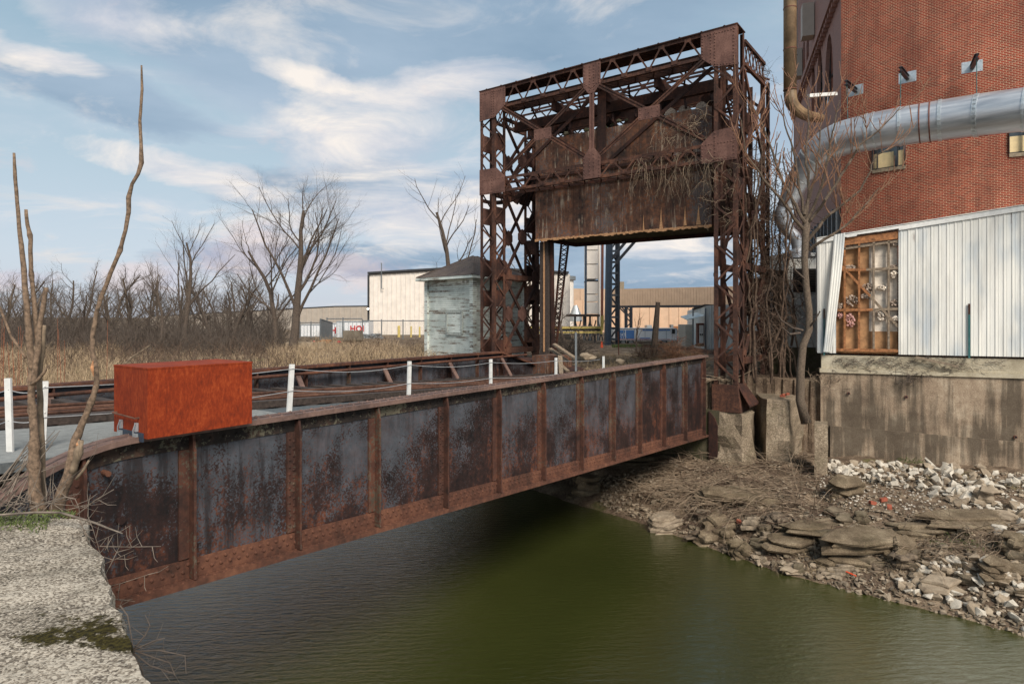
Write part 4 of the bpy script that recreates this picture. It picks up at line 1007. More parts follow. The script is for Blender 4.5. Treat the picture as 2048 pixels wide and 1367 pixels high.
stick(1684, 532, 1740, 592, .055, 'timber_orange', -.02, .03, 'brace'); stick(1740, 592, 1797, 654, .055, 'timber_grey', -.02, .03, 'brace')
stick(1686, 484, 1797, 470, .17, 'timber_orange', -.03, .06, 'header')
rng = random.Random(9)
def tuft(x, y, w_, h_, mt):
    c = W(sx_(x, -.1), -.1, 0); c.z = zy(y, c); m = MB()
    for i in range(60):
        a = rng.uniform(0, 2 * PI); q = rng.random() ** .5
        p = c + LWD * (math.cos(a) * q * w_) + UP * (math.sin(a) * q * h_) + LWN * rng.uniform(-.02, .07)
        vs, fs = rng.choice(hulls); r_ = rng.uniform(.018, .045); R = Matrix.Rotation(rng.uniform(0, 6), 3, 'Y') @ Matrix.Rotation(rng.uniform(0, 6), 3, 'Z')
        m.add([p + R @ V(v.x * r_ * rng.uniform(.8, 1.2), v.y * r_, v.z * r_ * 1.2) for v in vs], fs)
    m.build('insulation', mt, annex)
for t_ in ((1703, 600, .14, .14, 'grey_fluff'), (1700, 640, .10, .17, 'pink_fluff'), (1680, 630, .06, .07, 'pink_fluff'), (1678, 612, .06, .07, 'grey_fluff'), (1735, 575, .13, .10, 'grey_fluff'), (1732, 592, .12, .06, 'grey_fluff'),
           (1790, 605, .1, .08, 'grey_fluff'), (1763, 632, .1, .12, 'white_board'), (1787, 548, .07, .08, 'white_board'), (1700, 535, .12, .05, 'grey_fluff'), (1788, 533, .1, .03, 'grey_fluff'), (1790, 488, .1, .04, 'grey_fluff'), (1792, 636, .07, .05, 'white_board'), (1765, 575, .1, .05, 'white_board')): tuft(*t_)
# posts clamped to the face
for i, (x, y0, y1) in enumerate(((1937, 607, 716), (1648, 617, 710))):
    c = W(sx_(x, .06), .06, 0); za, zc = zy(y0, c), zy(y1, c); m = MB(); wbox(m, sx_(x) - .018, sx_(x) + .018, .045, .075, zc, za - .25); o_ = m.build('sign_post', 'teal_post')
    tag(o_, ['dark teal steel post fixed across the wide white siding', 'short teal post half hidden behind the folded siding sheet'][i], 'post')
    m = MB(); wbox(m, sx_(x) - .018, sx_(x) + .018, .045, .075, za - .249, za); m.build('perforated_top', 'rust_dark', o_)

# ------------------------------------------------------------------ BRICK MILL
mill = thing('brick_mill', V(10, 19, -1.6), 'tall red brick mill building with arched windows rising at the right edge', 'building')
c0 = V(9.40, 18.3, 0)
pl = [c0]
for dx, dy, L in ((.66, -.75, .45), (.665, -.747, .5), (.70, -.714, .5), (.75, -.66, .5), (.80, -.60, .5), (.85, -.527, .5), (.876, -.483, .6), (.89, -.456, .6), (.90, -.436, 5.0)):
    pl.append(pl[-1] + V(dx, dy, 0).normalized() * L)
MZ0, MZ1 = -1.7, 17.0
def wallquad(m, a, b, z0, z1, u0):
    L = (b - a).length; m.add([a + UP * z0, b + UP * z0, b + UP * z1, a + UP * z1], [(0, 1, 2, 3)], [[(u0 * S, z0 * S), ((u0 + L) * S, z0 * S), ((u0 + L) * S, z1 * S), (u0 * S, z1 * S)]])
    return u0 + L
def wall_with_holes(m, a, b, z0, z1, u0, holes):          # holes: (s0,s1,zb,zt)
    L = (b - a).length; d = (b - a) / L
    holes = sorted(holes); cur = 0
    def q(s0, s1, zz0, zz1):
        if s1 - s0 > 1e-4 and zz1 - zz0 > 1e-4:
            m.add([a + d * s0 + UP * zz0, a + d * s1 + UP * zz0, a + d * s1 + UP * zz1, a + d * s0 + UP * zz1], [(0, 1, 2, 3)], [[((u0 + s0) * S, zz0 * S), ((u0 + s1) * S, zz0 * S), ((u0 + s1) * S, zz1 * S), ((u0 + s0) * S, zz1 * S)]])
    for s0, s1, zb_, zt_ in holes:
        q(cur, s0, z0, z1); q(s0, s1, z0, zb_); q(s0, s1, zt_, z1); cur = s1
    q(cur, L, z0, z1); return u0 + L
m = MB(); u = 0
# windows: px column ranges
wins = [(1745, 1811, 268, 334), (2018, 2085, 245, 303)]
wininfo = []
for a, b in zip(pl[:-1], pl[1:]):
    d = (b - a).normalized(); L = (b - a).length; hs = []
    for (x0, x1, y0, y1) in wins:
        s0 = solve(x0, a, d); s1 = solve(x1, a, d)
        if s1 > 0 and s0 < L:
            mid = a + d * max(0, min(L, (s0 + s1) / 2)); c0_, c1_ = max(0, s0), min(L, s1)
            if c1_ - c0_ > .02:
                hs.append((c0_, c1_, None, None)); wininfo.append(((x0, x1, y0, y1), a + d * c0_, a + d * c1_, d))
    # same z for a window over all facets
    hh = []
    for h in hs:
        win = [wi for wi in wininfo if (wi[1] - (a + d * h[0])).length < 1e-4][0][0]
        ref = V((((win[0] + win[1]) / 2) - CX) / F * 1, 1, 0)
        Yr = 17.3 if win[0] < 1900 else 15.7
        hh.append((h[0], h[1], (HY - win[3]) / F * Yr, (HY - win[2]) / F * Yr))
    u = wall_with_holes(m, a, b, MZ0, MZ1, u, hh)
m.build('front_wall', 'brick_red', mill)
for (win, a, b, d) in wininfo:
    Yr = 17.3 if win[0] < 1900 else 15.7; z0 = (HY - win[3]) / F * Yr; z1 = (HY - win[2]) / F * Yr; nr = V(d.y, -d.x, 0)
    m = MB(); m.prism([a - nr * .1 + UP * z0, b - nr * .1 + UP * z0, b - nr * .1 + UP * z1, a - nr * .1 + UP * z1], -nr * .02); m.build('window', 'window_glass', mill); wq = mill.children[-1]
    m = MB(); fz = .62 if win[0] > 1900 else .5; e0, e1 = (a, b) if win[0] > 1900 else (a, a.lerp(b, .75)); m.prism([e0 - nr * .085 + UP * (z0 + .02), e1 - nr * .085 + UP * (z0 + .02), e1 - nr * .085 + UP * (z0 + (z1 - z0) * fz), e0 - nr * .085 + UP * (z0 + (z1 - z0) * fz)], -nr * .01); m.build('painted_reflection', 'reflection_cream', wq)  # cream panel stands in for the warm reflection on the lower glass
    m = MB(); m.prism([a + nr * .03 + UP * (z0 - .09), b + nr * .03 + UP * (z0 - .09), b + nr * .03 + UP * z0, a + nr * .03 + UP * z0], -nr * .14); m.build('window_sill', 'stone_sill', mill)
    m = MB()
    for z in (z0 + .02, z1 - .02): m.bar(a - nr * .07 + UP * z, b - nr * .07 + UP * z, .03, .04)
    m.build('window_frame', 'dark_trim', mill)
    m = MB(); m.bar(a - nr * .0 + UP * z0, a - nr * .0 + UP * z1, .1, .012, d); m.build('window_frame', 'dark_trim', mill)
# arched brick hood over the right window (partly behind the duct)
for cxp, Yr, ztop_ in ((2052, 15.55, (HY - 200) / F * 15.55), (1790, 17.0, (HY - 222) / F * 17.0)):
    c = V((cxp - CX) / F * Yr, Yr, ztop_); d = V(.88, -.47, 0) if cxp > 1900 else V(.70, -.714, 0); nr = V(d.y, -d.x, 0); m = MB()
    for i in range(17):
        a0 = math.radians(30 + i * 7.2); a1 = a0 + math.radians(6.2); r0, r1 = .62, .74
        m.prism([c + d * math.cos(q) * r + UP * (math.sin(q) * r - .62) + nr * .02 for q, r in ((a0, r0), (a0, r1), (a1, r1), (a1, r0))], -nr * .06)
    m.build('brick_arch', 'brick_loose', mill)
# side wall, sooty
SD = V(.309, .951, 0).normalized(); SN = V(-SD.y, SD.x, 0)
def sw(x): return solve(x, c0, SD)
LS = 12.0
m = MB(); holes = []
archs = [(1650, 1666, 70, 205), (1634, 1645, 100, 215), (1623, 1630, 128, 225), (1655, 1662, -60, 12), (1613, 1618, 60, 170), (1606, 1610, 80, 180)]
hh = []
for x0, x1, y0, y1 in archs:
    s1, s0 = sw(x0), sw(x1); Yc = (c0 + SD * ((s0 + s1) / 2)).y; hh.append((s0, s1, (HY - y1) / F * Yc, (HY - y0) / F * Yc))
hs = sorted(hh); flt = []
for h in hs:
    if not flt or h[0] > flt[-1][1] + .02: flt.append(h)
wall_with_holes(m, c0, c0 + SD * LS, 3.2, MZ1, 0, flt); m.build('side_wall', 'brick_sooty', mill)
for h in flt:
    a, b = c0 + SD * h[0], c0 + SD * h[1]; m = MB(); m.prism([a - SN * .25 + UP * h[2], b - SN * .25 + UP * h[2], b - SN * .25 + UP * h[3], a - SN * .25 + UP * h[3]], -SN * .02); g_ = m.build('arched_window', 'window_glass', mill)
    m = MB(); wd_ = h[1] - h[0]
    m.bar(a + SD * wd_ / 2 - SN * .2 + UP * h[2], a + SD * wd_ / 2 - SN * .2 + UP * h[3], .05, .08, SD); m.bar(a - SN * .2 + UP * (h[2] + h[3]) / 2, b - SN * .2 + UP * (h[2] + h[3]) / 2, .05, .08); m.build('sash', 'dark_trim', g_)
    # spandrels to round the head
    m = MB(); cx_ = (h[0] + h[1]) / 2; r = wd_ / 2
    for sg in (-1, 1):
        poly = [(cx_ + sg * r, h[3]), (cx_ + sg * r, h[3] - r * 2)] + [(cx_ + sg * r * math.cos(q), h[3] - r * 2 + 2 * r * math.sin(q)) for q in frange(0, PI / 2, .3)]
        pp = [c0 + SD * s_ + UP * z + SN * .003 for s_, z in poly]; m.prism(pp, -SN * .12)
    m.build('arch_head', 'brick_sooty', g_)
m = MB(); m.bar(c0 + UP * 9.4 + SN * .1, c0 + SD * LS + UP * 9.4 + SN * .1, .2, .22); m.build('cornice', 'brick_sooty', mill)
for s_ in frange(.3, LS, .35):
    m = MB(); m.box(c0 + SD * s_ + SN * .08 + UP * 9.2, .14, .14, .14, SD, SN); m.build('dentil', 'brick_sooty', mill)
m = MB(); m.prism([c0 + UP * MZ0, c0 + SD * LS + UP * MZ0, c0 + SD * LS + UP * 3.2, c0 + UP * 3.2], -SN * .1); m.build('lower_wall', 'louvre_dark', mill)
for s_ in frange(.2, LS - .3, .75):
    m = MB(); m.box(c0 + SD * s_ + SN * .05 + UP * .75, .12, .1, 4.9, SD, SN); m.build('pilaster', 'grey_steel', mill)
m = MB(); b = c0 + SD * LS; m.prism([b + UP * MZ0, b + V(14, -3, 0) + UP * MZ0, b + V(14, -3, 0) + UP * MZ1, b + UP * MZ1], V(0, .1, 0)); m.build('rear_wall', 'brick_sooty', mill)
m = MB(); m.add([p + UP * (MZ1 - .01) for p in [c0 + SD * LS] + pl + [b + V(14, -3, 0)]], [tuple(range(len(pl) + 2))]); m.build('roof', 'asphalt', mill)
# balcony boxes / fire escape on the side wall
for (x, y0, y1, nm, mt) in ((1604, 100, 155, 'hoist_box', 'siding_beige'), (1628, 10, 75, 'hoist_box', 'siding_beige')):
    s_ = sw(x); P = c0 + SD * s_; za, zc = zy(y1, P), zy(y0, P); m = MB(); m.box(P + SN * .22 + UP * (za + zc) / 2, .5, .4, zc - za, SD, SN); m.build(nm, mt, mill)
m = MB()
for i in range(9):
    s_ = 6 + i * .6; P = c0 + SD * s_ + SN * .5; z = 12.6; m.bar(P + UP * z, P + UP * (z + .8), .03, .03)
for z in (12.6, 13.0, 13.4): m.bar(c0 + SD * 6 + SN * .5 + UP * z, c0 + SD * 11 + SN * .5 + UP * z, .03, .03)
m.build('balcony_rail', 'dark_trim', mill)
# brackets and hanger rods for the duct
def path(pts):
    # smooth catmull-rom through at() points; returns list of Vector, radius
    P = [at(*p[:3]) for p in pts]; R = [p[3] for p in pts]; out = []; rr = []
    for i in range(len(P) - 1):
        p0, p1, p2, p3 = P[max(i - 1, 0)], P[i], P[i + 1], P[min(i + 2, len(P) - 1)]
        for k in range(8):
            u = k / 8; q = 0.5 * ((2 * p1) + (p2 - p0) * u + (2 * p0 - 5 * p1 + 4 * p2 - p3) * u * u + (3 * p1 - p0 - 3 * p2 + p3) * u ** 3); out.append(q); rr.append(R[i] + (R[i + 1] - R[i]) * u)
    return out + [P[-1]], rr + [R[-1]]
duct = thing('steel_duct', V(10, 16, 4.2), 'large shiny galvanised steel duct sweeping along the brick wall and down past the bare tree', 'duct')
dp, dr = path([(2260, 196, 12.6, .46), (2048, 219, 13.7, .46), (1900, 238, 14.6, .455), (1750, 262, 15.5, .44), (1672, 282, 16.1, .42), (1628, 312, 16.5, .36), (1604, 350, 16.8, .31), (1585, 385, 17.0, .27), (1572, 415, 17.1, .23)])
m = MB(); m.tube(dp, dr, 28); m.build('main_run', 'duct_steel', duct, smooth=True)
dp2, dr2 = path([(1572, 412, 17.1, .20), (1563, 432, 17.1, .19), (1574, 458, 17.1, .17), (1592, 478, 17.1, .16), (1597, 503, 17.1, .15)])
m = MB(); m.tube(dp2, dr2, 18); m.build('branch_run', 'duct_steel', duct, smooth=True)
m = MB(); a, b = at(1597, 498, 17.1), at(1597, 516, 17.1); m.tube([a, a.lerp(b, .4), b], [.17, .3, .3], 14); m.build('roof_collar', 'duct_steel', duct)
for x, thk in ((2048, .02), (1959, .045), (1952, .03), (1880, .035), (1858, .012), (1839, .012), (1797, .03), (1745, .02), (1735, .02), (1680, .015), (1625, .015), (1600, .015)):
    i = min(range(len(dp)), key=lambda q: abs((dp[q].x / dp[q].y) * F + CX - x)); i = max(1, min(len(dp) - 2, i)); tg = (dp[i + 1] - dp[i - 1]).normalized()
    m = MB(); m.tube([dp[i] - tg * thk, dp[i] - tg * thk * .99, dp[i] + tg * thk * .99, dp[i] + tg * thk], [dr[i] * 1.0, dr[i] * 1.035, dr[i] * 1.035, dr[i]], 28); m.build('seam_band', 'zinc' if thk > .013 else 'rust_pipe', duct)
for i, (xp, yp, xt, yt, xr, Yw) in enumerate(((1712, 181, 1692, 165, 1693, 17.75), (1815, 155, 1801, 138, 1801, 16.8), (1944, 134, 1954, 112, 1953, 15.95))):
    Pw = at(xp, yp, Yw - .02); tip = at(xt, yt, (dp[0].y if 0 else [16.1, 15.35, 14.25][i])); 
    dd = [V(.665, -.747, 0), V(.75, -.66, 0), V(.85, -.527, 0)][i]; nr = V(dd.y, -dd.x, 0)
    br = thing('wall_bracket', Pw, ['leftmost wall bracket beam above the duct, behind the bare branches', 'middle wall bracket beam above the duct', 'highest wall bracket beam above the duct, nearest the right edge'][i], 'bracket', 'brackets holding the duct')
    m = MB(); hw = [.19, .2, .215][i]; m.prism([Pw + dd * a + UP * b for a, b in ((-hw, -.14), (hw, -.14), (hw, .14), (-hw, .14))], -nr * -.02)
    for a in (-hw + .03, hw - .03):
        for b in (-.11, .11): m.rivet(Pw + dd * a + UP * b + nr * .02, nr, .014)
    m.build('base_plate', 'zinc', br)
    m = MB(); ax = (tip - Pw); m.bar(Pw + UP * .05, tip + UP * .05, .09, .014); m.bar(Pw - UP * .05, tip - UP * .05, .09, .014); m.bar(Pw, tip, .016, .1); m.build('beam', 'black_steel', br)
    j = min(range(len(dp)), key=lambda q: abs((dp[q].x / dp[q].y) * F + CX - xr)); m = MB(); top = tip.lerp(Pw, .06); m.tube([top + UP * .08, V(dp[j].x, dp[j].y, dp[j].z + dr[j])], .008, 6); m.build('hanger_rod', 'teal_post', br)
# big vertical rusty pipe
vp = thing('vent_stack', at(1580, 185, 17.2), 'tall rust streaked vertical vent pipe beside the sooty side wall of the mill', 'pipe')
a = at(1580, 182, 17.2); r_ = .165
m = MB(); m.tube([a, a + UP * 7], r_, 18); m.build('pipe', 'duct_rusty', vp, smooth=True)
for z in (.02, 1.1, 2.2):
    m = MB(); m.tube([a + UP * z, a + UP * (z + .02)], r_ * 1.06, 18); m.build('band', 'rust_pipe', vp)
pp, rr = path([(1580, 184, 17.2, .165), (1584, 207, 17.2, .16), (1600, 224, 17.3, .15), (1620, 233, 17.6, .14), (1640, 236, 18.4, .13)]); m = MB(); m.tube(pp, rr, 14); m.build('elbow', 'duct_rusty', vp)
m = MB(); m.tube([a + V(.21, .1, 1), a + V(.21, .1, 8)], .04, 8); m.build('conduit', 'dark_trim', vp)
m = MB(); m.bar(at(1617, 192, 17.6), at(1672, 188, 17.9), .1, .09); tag(m.build('stone_ledge', 'white_paint', mill), None)
# small white shed with louvre and the block wall below
shed = thing('louvre_shed', at(1607, 600, 18), 'small white metal shed with a dark louvred window squeezed between tower and annex', 'shed')
YS = 18.0
def fbox(m, x0, x1, y0, y1, Y, dep, sh=0): 
    a, b = at(x0, y1, Y), at(x1, y0, Y); m.box(V((a.x + b.x) / 2, Y + dep / 2, (a.z + b.z) / 2), b.x - a.x, dep, b.z - a.z)
m = MB(); 
a, b = at(1575, 694, YS), at(1650, 512, YS); xq = a.x
while xq < b.x:
    m.box(V(xq + .045, YS + .8, (a.z + b.z) / 2), .086, 1.6, b.z - a.z); m.box(V(xq + .045, YS - .006, (a.z + b.z) / 2), .02, .012, b.z - a.z); xq += .09
m.build('wall', 'metal_siding', shed)
m = MB(); fbox(m, 1572, 1650, 505, 512, YS - .06, 1.8); m.build('roof', 'metal_siding', shed)
m = MB(); fbox(m, 1586, 1640, 537, 584, YS - .05, .03); m.build('window', 'dark_void', shed); lv = shed.children[-1]
for i in range(9):
    y = 541 + i * 4.8; m = MB(); m.bar(at(1587, y, YS - .06), at(1640, y, YS - .06), .03, .02); m.build('louvre', 'louvre_dark', lv)
m = MB(); fbox(m, 1584, 1642, 533, 537, YS - .06, .04); fbox(m, 1583, 1586, 537, 584, YS - .06, .04); m.build('window_frame', 'white_paint', lv)
m = MB(); fbox(m, 1546, 1574, 540, 694, YS + .3, 1.0); tag(m.build('dark_shed', 'louvre_dark'), 'narrow dark corrugated shed wall behind hanging vines', 'shed')
m = MB()
for i in range(8):
    fbox(m, 1543, 1642, 697 + i * 14.6, 697 + i * 14.6 + 14.2, YS - .25 + (i % 2) * .004, 1.0)
fbox(m, 1544, 1640, 696, 815, YS - .235, .9)
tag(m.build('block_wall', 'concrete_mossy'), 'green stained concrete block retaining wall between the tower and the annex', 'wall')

# ------------------------------------------------------------------ WATCH HOUSE
HC = V(-1.40, 23.0, 0); HL = V(-.707, .707, 0); HR = V(.707, .707, 0); LL, LR = 2.66, 2.55
gz = -1.62; ez = zy(549, HC)
house = thing('watch_house', HC + HL * LL / 2 + HR * LR / 2 + UP * gz, 'small square two storey wooden house with peeling pale green clapboards and a hipped shingle roof', 'house')
m = MB(); m.prism([HC + UP * gz, HC + HR * LR + UP * gz, HC + HR * LR + HL * LL + UP * gz, HC + HL * LL + UP * gz], UP * (ez - gz)); m.build('wall', 'peeling_clapboard', house)
for p in (HC, HC + HR * LR, HC + HL * LL): m = MB(); m.box(p + UP * (gz + ez) / 2, .18, .18, ez - gz, HL, HR); m.build('corner_board', 'peeling_clapboard', house)
m = MB(); ov = .32
e = [HC - HL * ov - HR * ov, HC + HR * (LR + ov) - HL * ov, HC + HR * (LR + ov) + HL * (LL + ov), HC + HL * (LL + ov) - HR * ov]
e = [p + UP * (ez - .02) for p in e]; mid = (e[0] + e[2]) / 2 + UP * .86; r1 = mid - HR * .1; r2 = mid + HR * .1
m.add(e + [r1, r2], [(0, 1, 5, 4), (1, 2, 5), (2, 3, 4, 5), (3, 0, 4)]); rf = m.build('roof', 'roof_shingle', house)
m = MB(); ee = [p - UP * .07 for p in e]; 
for i in range(4): m.bar(ee[i], ee[(i + 1) % 4], .05, .1)
m.add([p + UP * .03 for p in ee], [(3, 2, 1, 0)]); m.build('eave', 'peeling_clapboard', rf)
m = MB(); m.bar(e[0] + UP * .02, r1, .07, .03); m.bar(e[1] + UP * .02, r2, .07, .03); m.bar(e[3] + UP * .02, r1, .07, .03); m.build('hip_cap', 'roof_shingle', rf)
NLh = -HR
def hw_(s_, z, o_=0): return HC + HL * s_ + NLh * o_ + UP * z
s0, s1 = solve(925, HC, HL), solve(895, HC, HL); z0, z1 = (HY - 667) / F * 23.6, (HY - 623) / F * 23.6
m = MB(); m.prism([hw_(s0, z0, .01), hw_(s1, z0, .01), hw_(s1, z1, .01), hw_(s0, z1, .01)], NLh * .02); wn = m.build('boarded_window', 'peeling_clapboard', house)
m = MB()
for (a, za, b, zb2) in ((s0, z0, s1, z0), (s0, z1, s1, z1), (s0, z0, s0, z1), (s1, z0, s1, z1)): m.bar(hw_(a, za, .04), hw_(b, zb2, .04), .04, .09, NLh.cross(hw_(b, zb2) - hw_(a, za)))
m.build('window_frame', 'weathered_trim', wn)
m = MB()
for s_ in (.28, .5): m.tube([hw_(s_, ez - .22, .02), hw_(s_, ez - .25, .12)], .05, 8)
m.build('floodlight', 'white_paint', house)
# ------------------------------------------------------------------ BACKGROUND BUILDINGS
def seamed(m, a, b, z0, z1a, z1b, pitch=.35, dep=.012):
    L = (b - a).length; d = (b - a) / L; nr = V(d.y, -d.x, 0); k = max(2, int(L / pitch))
    prof = []
    for i in range(k): s_ = L * i / k; prof += [(s_, 0), (s_ + L / k * .82, 0), (s_ + L / k * .86, dep), (s_ + L / k * .96, dep)]
    prof.append((L, 0)); o_ = len(m.v)
    for s_, q in prof: p = a + d * s_ + nr * q; m.v.append(p + UP * z0); m.v.append(p + UP * (z1a + (z1b - z1a) * s_ / L))
    for i in range(len(prof) - 1): m.f.append((o_ + 2 * i, o_ + 2 * i + 2, o_ + 2 * i + 3, o_ + 2 * i + 1))
gw = -1.7
wh = thing('warehouse', at(850, 676, 46), 'tall cream ribbed metal warehouse behind the wooden house', 'building')
a = at(739, 0, 45); a.z = 0; b = at(1140, 0, 45.5); b.z = 0; c = at(940, 0, 45.2); c.z = 0
za, zc_, zb3 = (HY - 549) / F * 45, (HY - 537) / F * 45.2, (HY - 548) / F * 45.5
m = MB(); seamed(m, a, c, gw + .3, za, zc_, .32, .05); seamed(m, c, b, gw + .3, zc_, zb3, .32, .05); m.build('front_wall', 'siding_cream', wh)
bk = V(-1.5, 30, 0)
m = MB(); m.add([a + UP * gw, a + bk + UP * gw, a + bk + UP * za, a + UP * za], [(0, 1, 2, 3)]); m.build('side_wall', 'siding_cream', wh)
m = MB(); m.add([b + UP * gw, b + bk + UP * gw, b + bk + UP * zb3, b + UP * zb3], [(0, 1, 2, 3)]); m.build('side_wall', 'siding_cream', wh)
m = MB(); fr = V(-.1, -.2, .04); m.prism([a + UP * za + fr, c + UP * zc_ + fr, c + UP * (zc_ + .14) + fr, a + UP * (za + .14) + fr], bk * 1.01); m.prism([c + UP * zc_ + fr, b + UP * zb3 + fr, b + UP * (zb3 + .14) + fr, c + UP * (zc_ + .14) + fr], bk * 1.01); m.build('roof', 'dark_trim', wh)
m = MB(); m.bar(a + UP * gw + V(-.05, -.1, 0), a + UP * za + V(-.05, -.1, 0), .12, .12); m.build('downspout', 'dark_trim', wh)
m = MB(); m.box(V((a.x + b.x) / 2, a.y - .05, gw + .15), b.x - a.x, .1, .5); m.build('base_course', 'block_grey', wh)
m = MB(); q0, q1 = at(763, 526, 44.8), at(763, 577, 44.8); m.tube([q0 - V(.06, 0, 0), q0, q1, q1 + V(.15, 0, 0)], .035, 6); m.build('vent_pipe', 'grey_steel', wh)
m = MB(); q0 = at(737, 617, 44.6); m.box(q0, .14, .14, .1); lm = m.build('wall_lamp', 'white_paint', wh)
def f(n):
    e_ = n.node('ShaderNodeEmission'); e_.inputs[0].default_value = (1, .95, .85, 1); e_.inputs[1].default_value = 8.0
    o_ = n.node('ShaderNodeOutputMaterial'); n.l.new(e_.outputs[0], o_.inputs[0])
mat('lamp_glow', f)
m = MB(); m.box(q0 + V(-.02, -.1, -.02), .1, .05, .08); m.build('lens', 'lamp_glow', lm)
lb = thing('long_warehouse', at(600, 676, 75), 'low long beige warehouse far behind the big bare tree', 'building')
a = at(300, 0, 80); b = at(760, 0, 72); a.z = b.z = 0
z_ = lambda y, Y: (HY - y) / F * Y
c = a.lerp(b, .82)
m = MB(); seamed(m, a, c, gw, z_(634, 80), z_(614, c.y), .7, .06); seamed(m, c, b, gw, z_(614, c.y), z_(613, b.y), .7, .06); m.build('front_wall', 'siding_beige', lb)
m = MB(); m.prism([a + UP * z_(634, 80), c + UP * z_(614, c.y), c + UP * (z_(614, c.y) + .15), a + UP * (z_(634, 80) + .15)], V(0, 20, 0)); m.prism([c + UP * z_(614, c.y), b + UP * z_(613, b.y), b + UP * (z_(613, b.y) + .15), c + UP * (z_(614, c.y) + .15)], V(0, 20, 0)); m.build('roof', 'dark_trim', lb)
m = MB(); q0 = at(642, 621, 74.5); m.box(q0, .3, .3, .2); lm = m.build('wall_lamp', 'dark_trim', lb)
m = MB(); m.box(q0 + V(-.12, -.17, 0), .14, .04, .1); m.build('lens', 'lamp_glow', lm)
# trailers
def text_mesh(s_, size, P, dx, up, mt, name, parent, ext=.01):
    cu = bpy.data.curves.new('t', 'FONT'); cu.body = s_; cu.size = 1.0; cu.extrude = 0.0; cu.offset = .03
    ob = bpy.data.objects.new('t', cu); C.objects.link(ob); dg = bpy.context.evaluated_depsgraph_get(); dg.update(); me = ob.evaluated_get(dg).to_mesh()
    m = MB(); vs = [P + dx * v.co.x * size + up * v.co.y * size for v in me.vertices]; m.add(vs, [tuple(p.vertices) for p in me.polygons]); 
    ob.evaluated_get(dg).to_mesh_clear(); bpy.data.objects.remove(ob)
    return m.build(name, mt, parent)
def trailer(x0, x1, y0, y1, Y, label, wheels=True, zg=-1.72):
    a, b = at(x0, y1, Y), at(x1, y0, Y); t = thing('box_trailer', V((a.x + b.x) / 2, Y + .6, a.z - .35), label, 'trailer', 'parked trailers')
    m = MB(); m.box(V((a.x + b.x) / 2, Y + .65, (a.z + b.z) / 2), b.x - a.x, 1.3, b.z - a.z); m.build('body', 'trailer_white', t)
    m = MB()
    for z in (a.z + .04, b.z - .03): m.box(V((a.x + b.x) / 2, Y - .012, z), b.x - a.x, .02, .06)
    for i in range(7): m.box(V(a.x + (b.x - a.x) * i / 6, Y - .012, (a.z + b.z) / 2), .03, .018, b.z - a.z - .12)
    m.build('rail_trim', 'zinc', t)
    for q in (.16, .28, .8):
        cpt = V(a.x + (b.x - a.x) * q, Y + .1, a.z - .1); m = MB(); m.tube([cpt - V(0, .1, 0), cpt + V(0, .15, 0)], .19, 14); wl = m.build('wheel', 'rubber', t)
        m = MB(); m.tube([cpt - V(0, .115, 0), cpt - V(0, .09, 0)], .12, 10); m.build('rim', 'grey_steel', wl)
    return t, a, b
trailer(602, 640, 648, 674, 42.5, 'plain white trailer partly behind the big bare tree')
t_, a, b = trailer(641, 675, 646, 674, 41.8, 'white trailer behind the mesh gate showing part of red letters')
text_mesh('HO', .56, V(at(660.5, 0, 41.8).x, 41.77, at(0, 666, 41.8).z), V(1, 0, 0), UP, 'red_letters', 'lettering', t_)
t_, a, b = trailer(673, 690, 642, 676, 41.2, 'white trailer seen end on between two trailers with red letters')
t_, a, b = trailer(689, 738, 642, 677, 40.4, 'white trailer with large red HO letters beside the cream warehouse')
text_mesh('HOI', .50, V(at(700, 662, 40.4).x, 40.37, at(701, 662, 40.4).z), V(1, 0, 0), UP, 'red_letters', 'lettering', t_)
# fence
def fence(x0, x1, Y, y0, y1, posts, label):
    t = thing('chain_link_fence', at((x0 + x1) / 2, y1, Y), label, 'fence', 'chain link fences')
    a, b = at(x0, y0, Y), at(x1, y0, Y); zb_ = at(x0, y1, Y).z
    m = MB(); m.tube([a, b], .03, 5); m.build('top_rail', 'grey_steel', t)
    for x in posts:
        p = at(x, y0, Y); m = MB(); m.tube([V(p.x, Y, zb_), p + UP * .08], .035, 6); m.build('fence_post', 'grey_steel', t)
    m = MB(); L = b.x - a.x; H = a.z - zb_; k = int(L / .11)
    for i in range(-int(H / .11), k):
        for sg in (1, -1):
            s0 = i * .11; p, q = (s0, zb_), (s0 + H, a.z)
            if p[0] < 0: p = (0, zb_ - p[0])
            if q[0] > L: q = (L, a.z - (q[0] - L))
            if q[0] <= p[0]: continue
            if sg < 0: p = (p[0], zb_ + a.z - p[1]); q = (q[0], zb_ + a.z - q[1])
            m.bar(V(a.x + p[0], Y, p[1]), V(a.x + q[0], Y, q[1]), .0035, .0035)
    o_ = m.build('mesh', 'grey_steel', t)
    return t
fence(725, 853, 38, 641, 678, (725, 763, 806, 850), 'chain link fence in front of the cream warehouse')
fence(654, 725, 39, 637, 678, (654, 686), 'chain link fence in front of the trailers with red letters')
fence(592, 640, 40, 645, 676, (600, 622), 'chain link fence behind the foot of the big bare tree')
g_ = thing('mesh_gate', at(650, 680, 37), 'dark grey mesh covered gate panel standing open beside the trailers', 'gate')
m = MB(); a, b = at(641, 680, 36.5), at(664, 679, 38.5); h0, h1 = at(641, 638, 36.5).z, at(664, 645, 38.5).z
m.add([a, b, V(b.x, b.y, h1), V(a.x, a.y, h0)], [(0, 1, 2, 3)]); m.prism([a, b, V(b.x, b.y, h1), V(a.x, a.y, h0)], V(.01, -.02, 0)); m.build('screen', 'grey_steel', g_)
m = MB(); m.tube([a, V(a.x, a.y, h0)], .05, 6); m.tube([b, V(b.x, b.y, h1)], .05, 6); m.tube([V(a.x, a.y, h0), V(b.x, b.y, h1)], .04, 6); m.build('frame', 'grey_steel', g_)
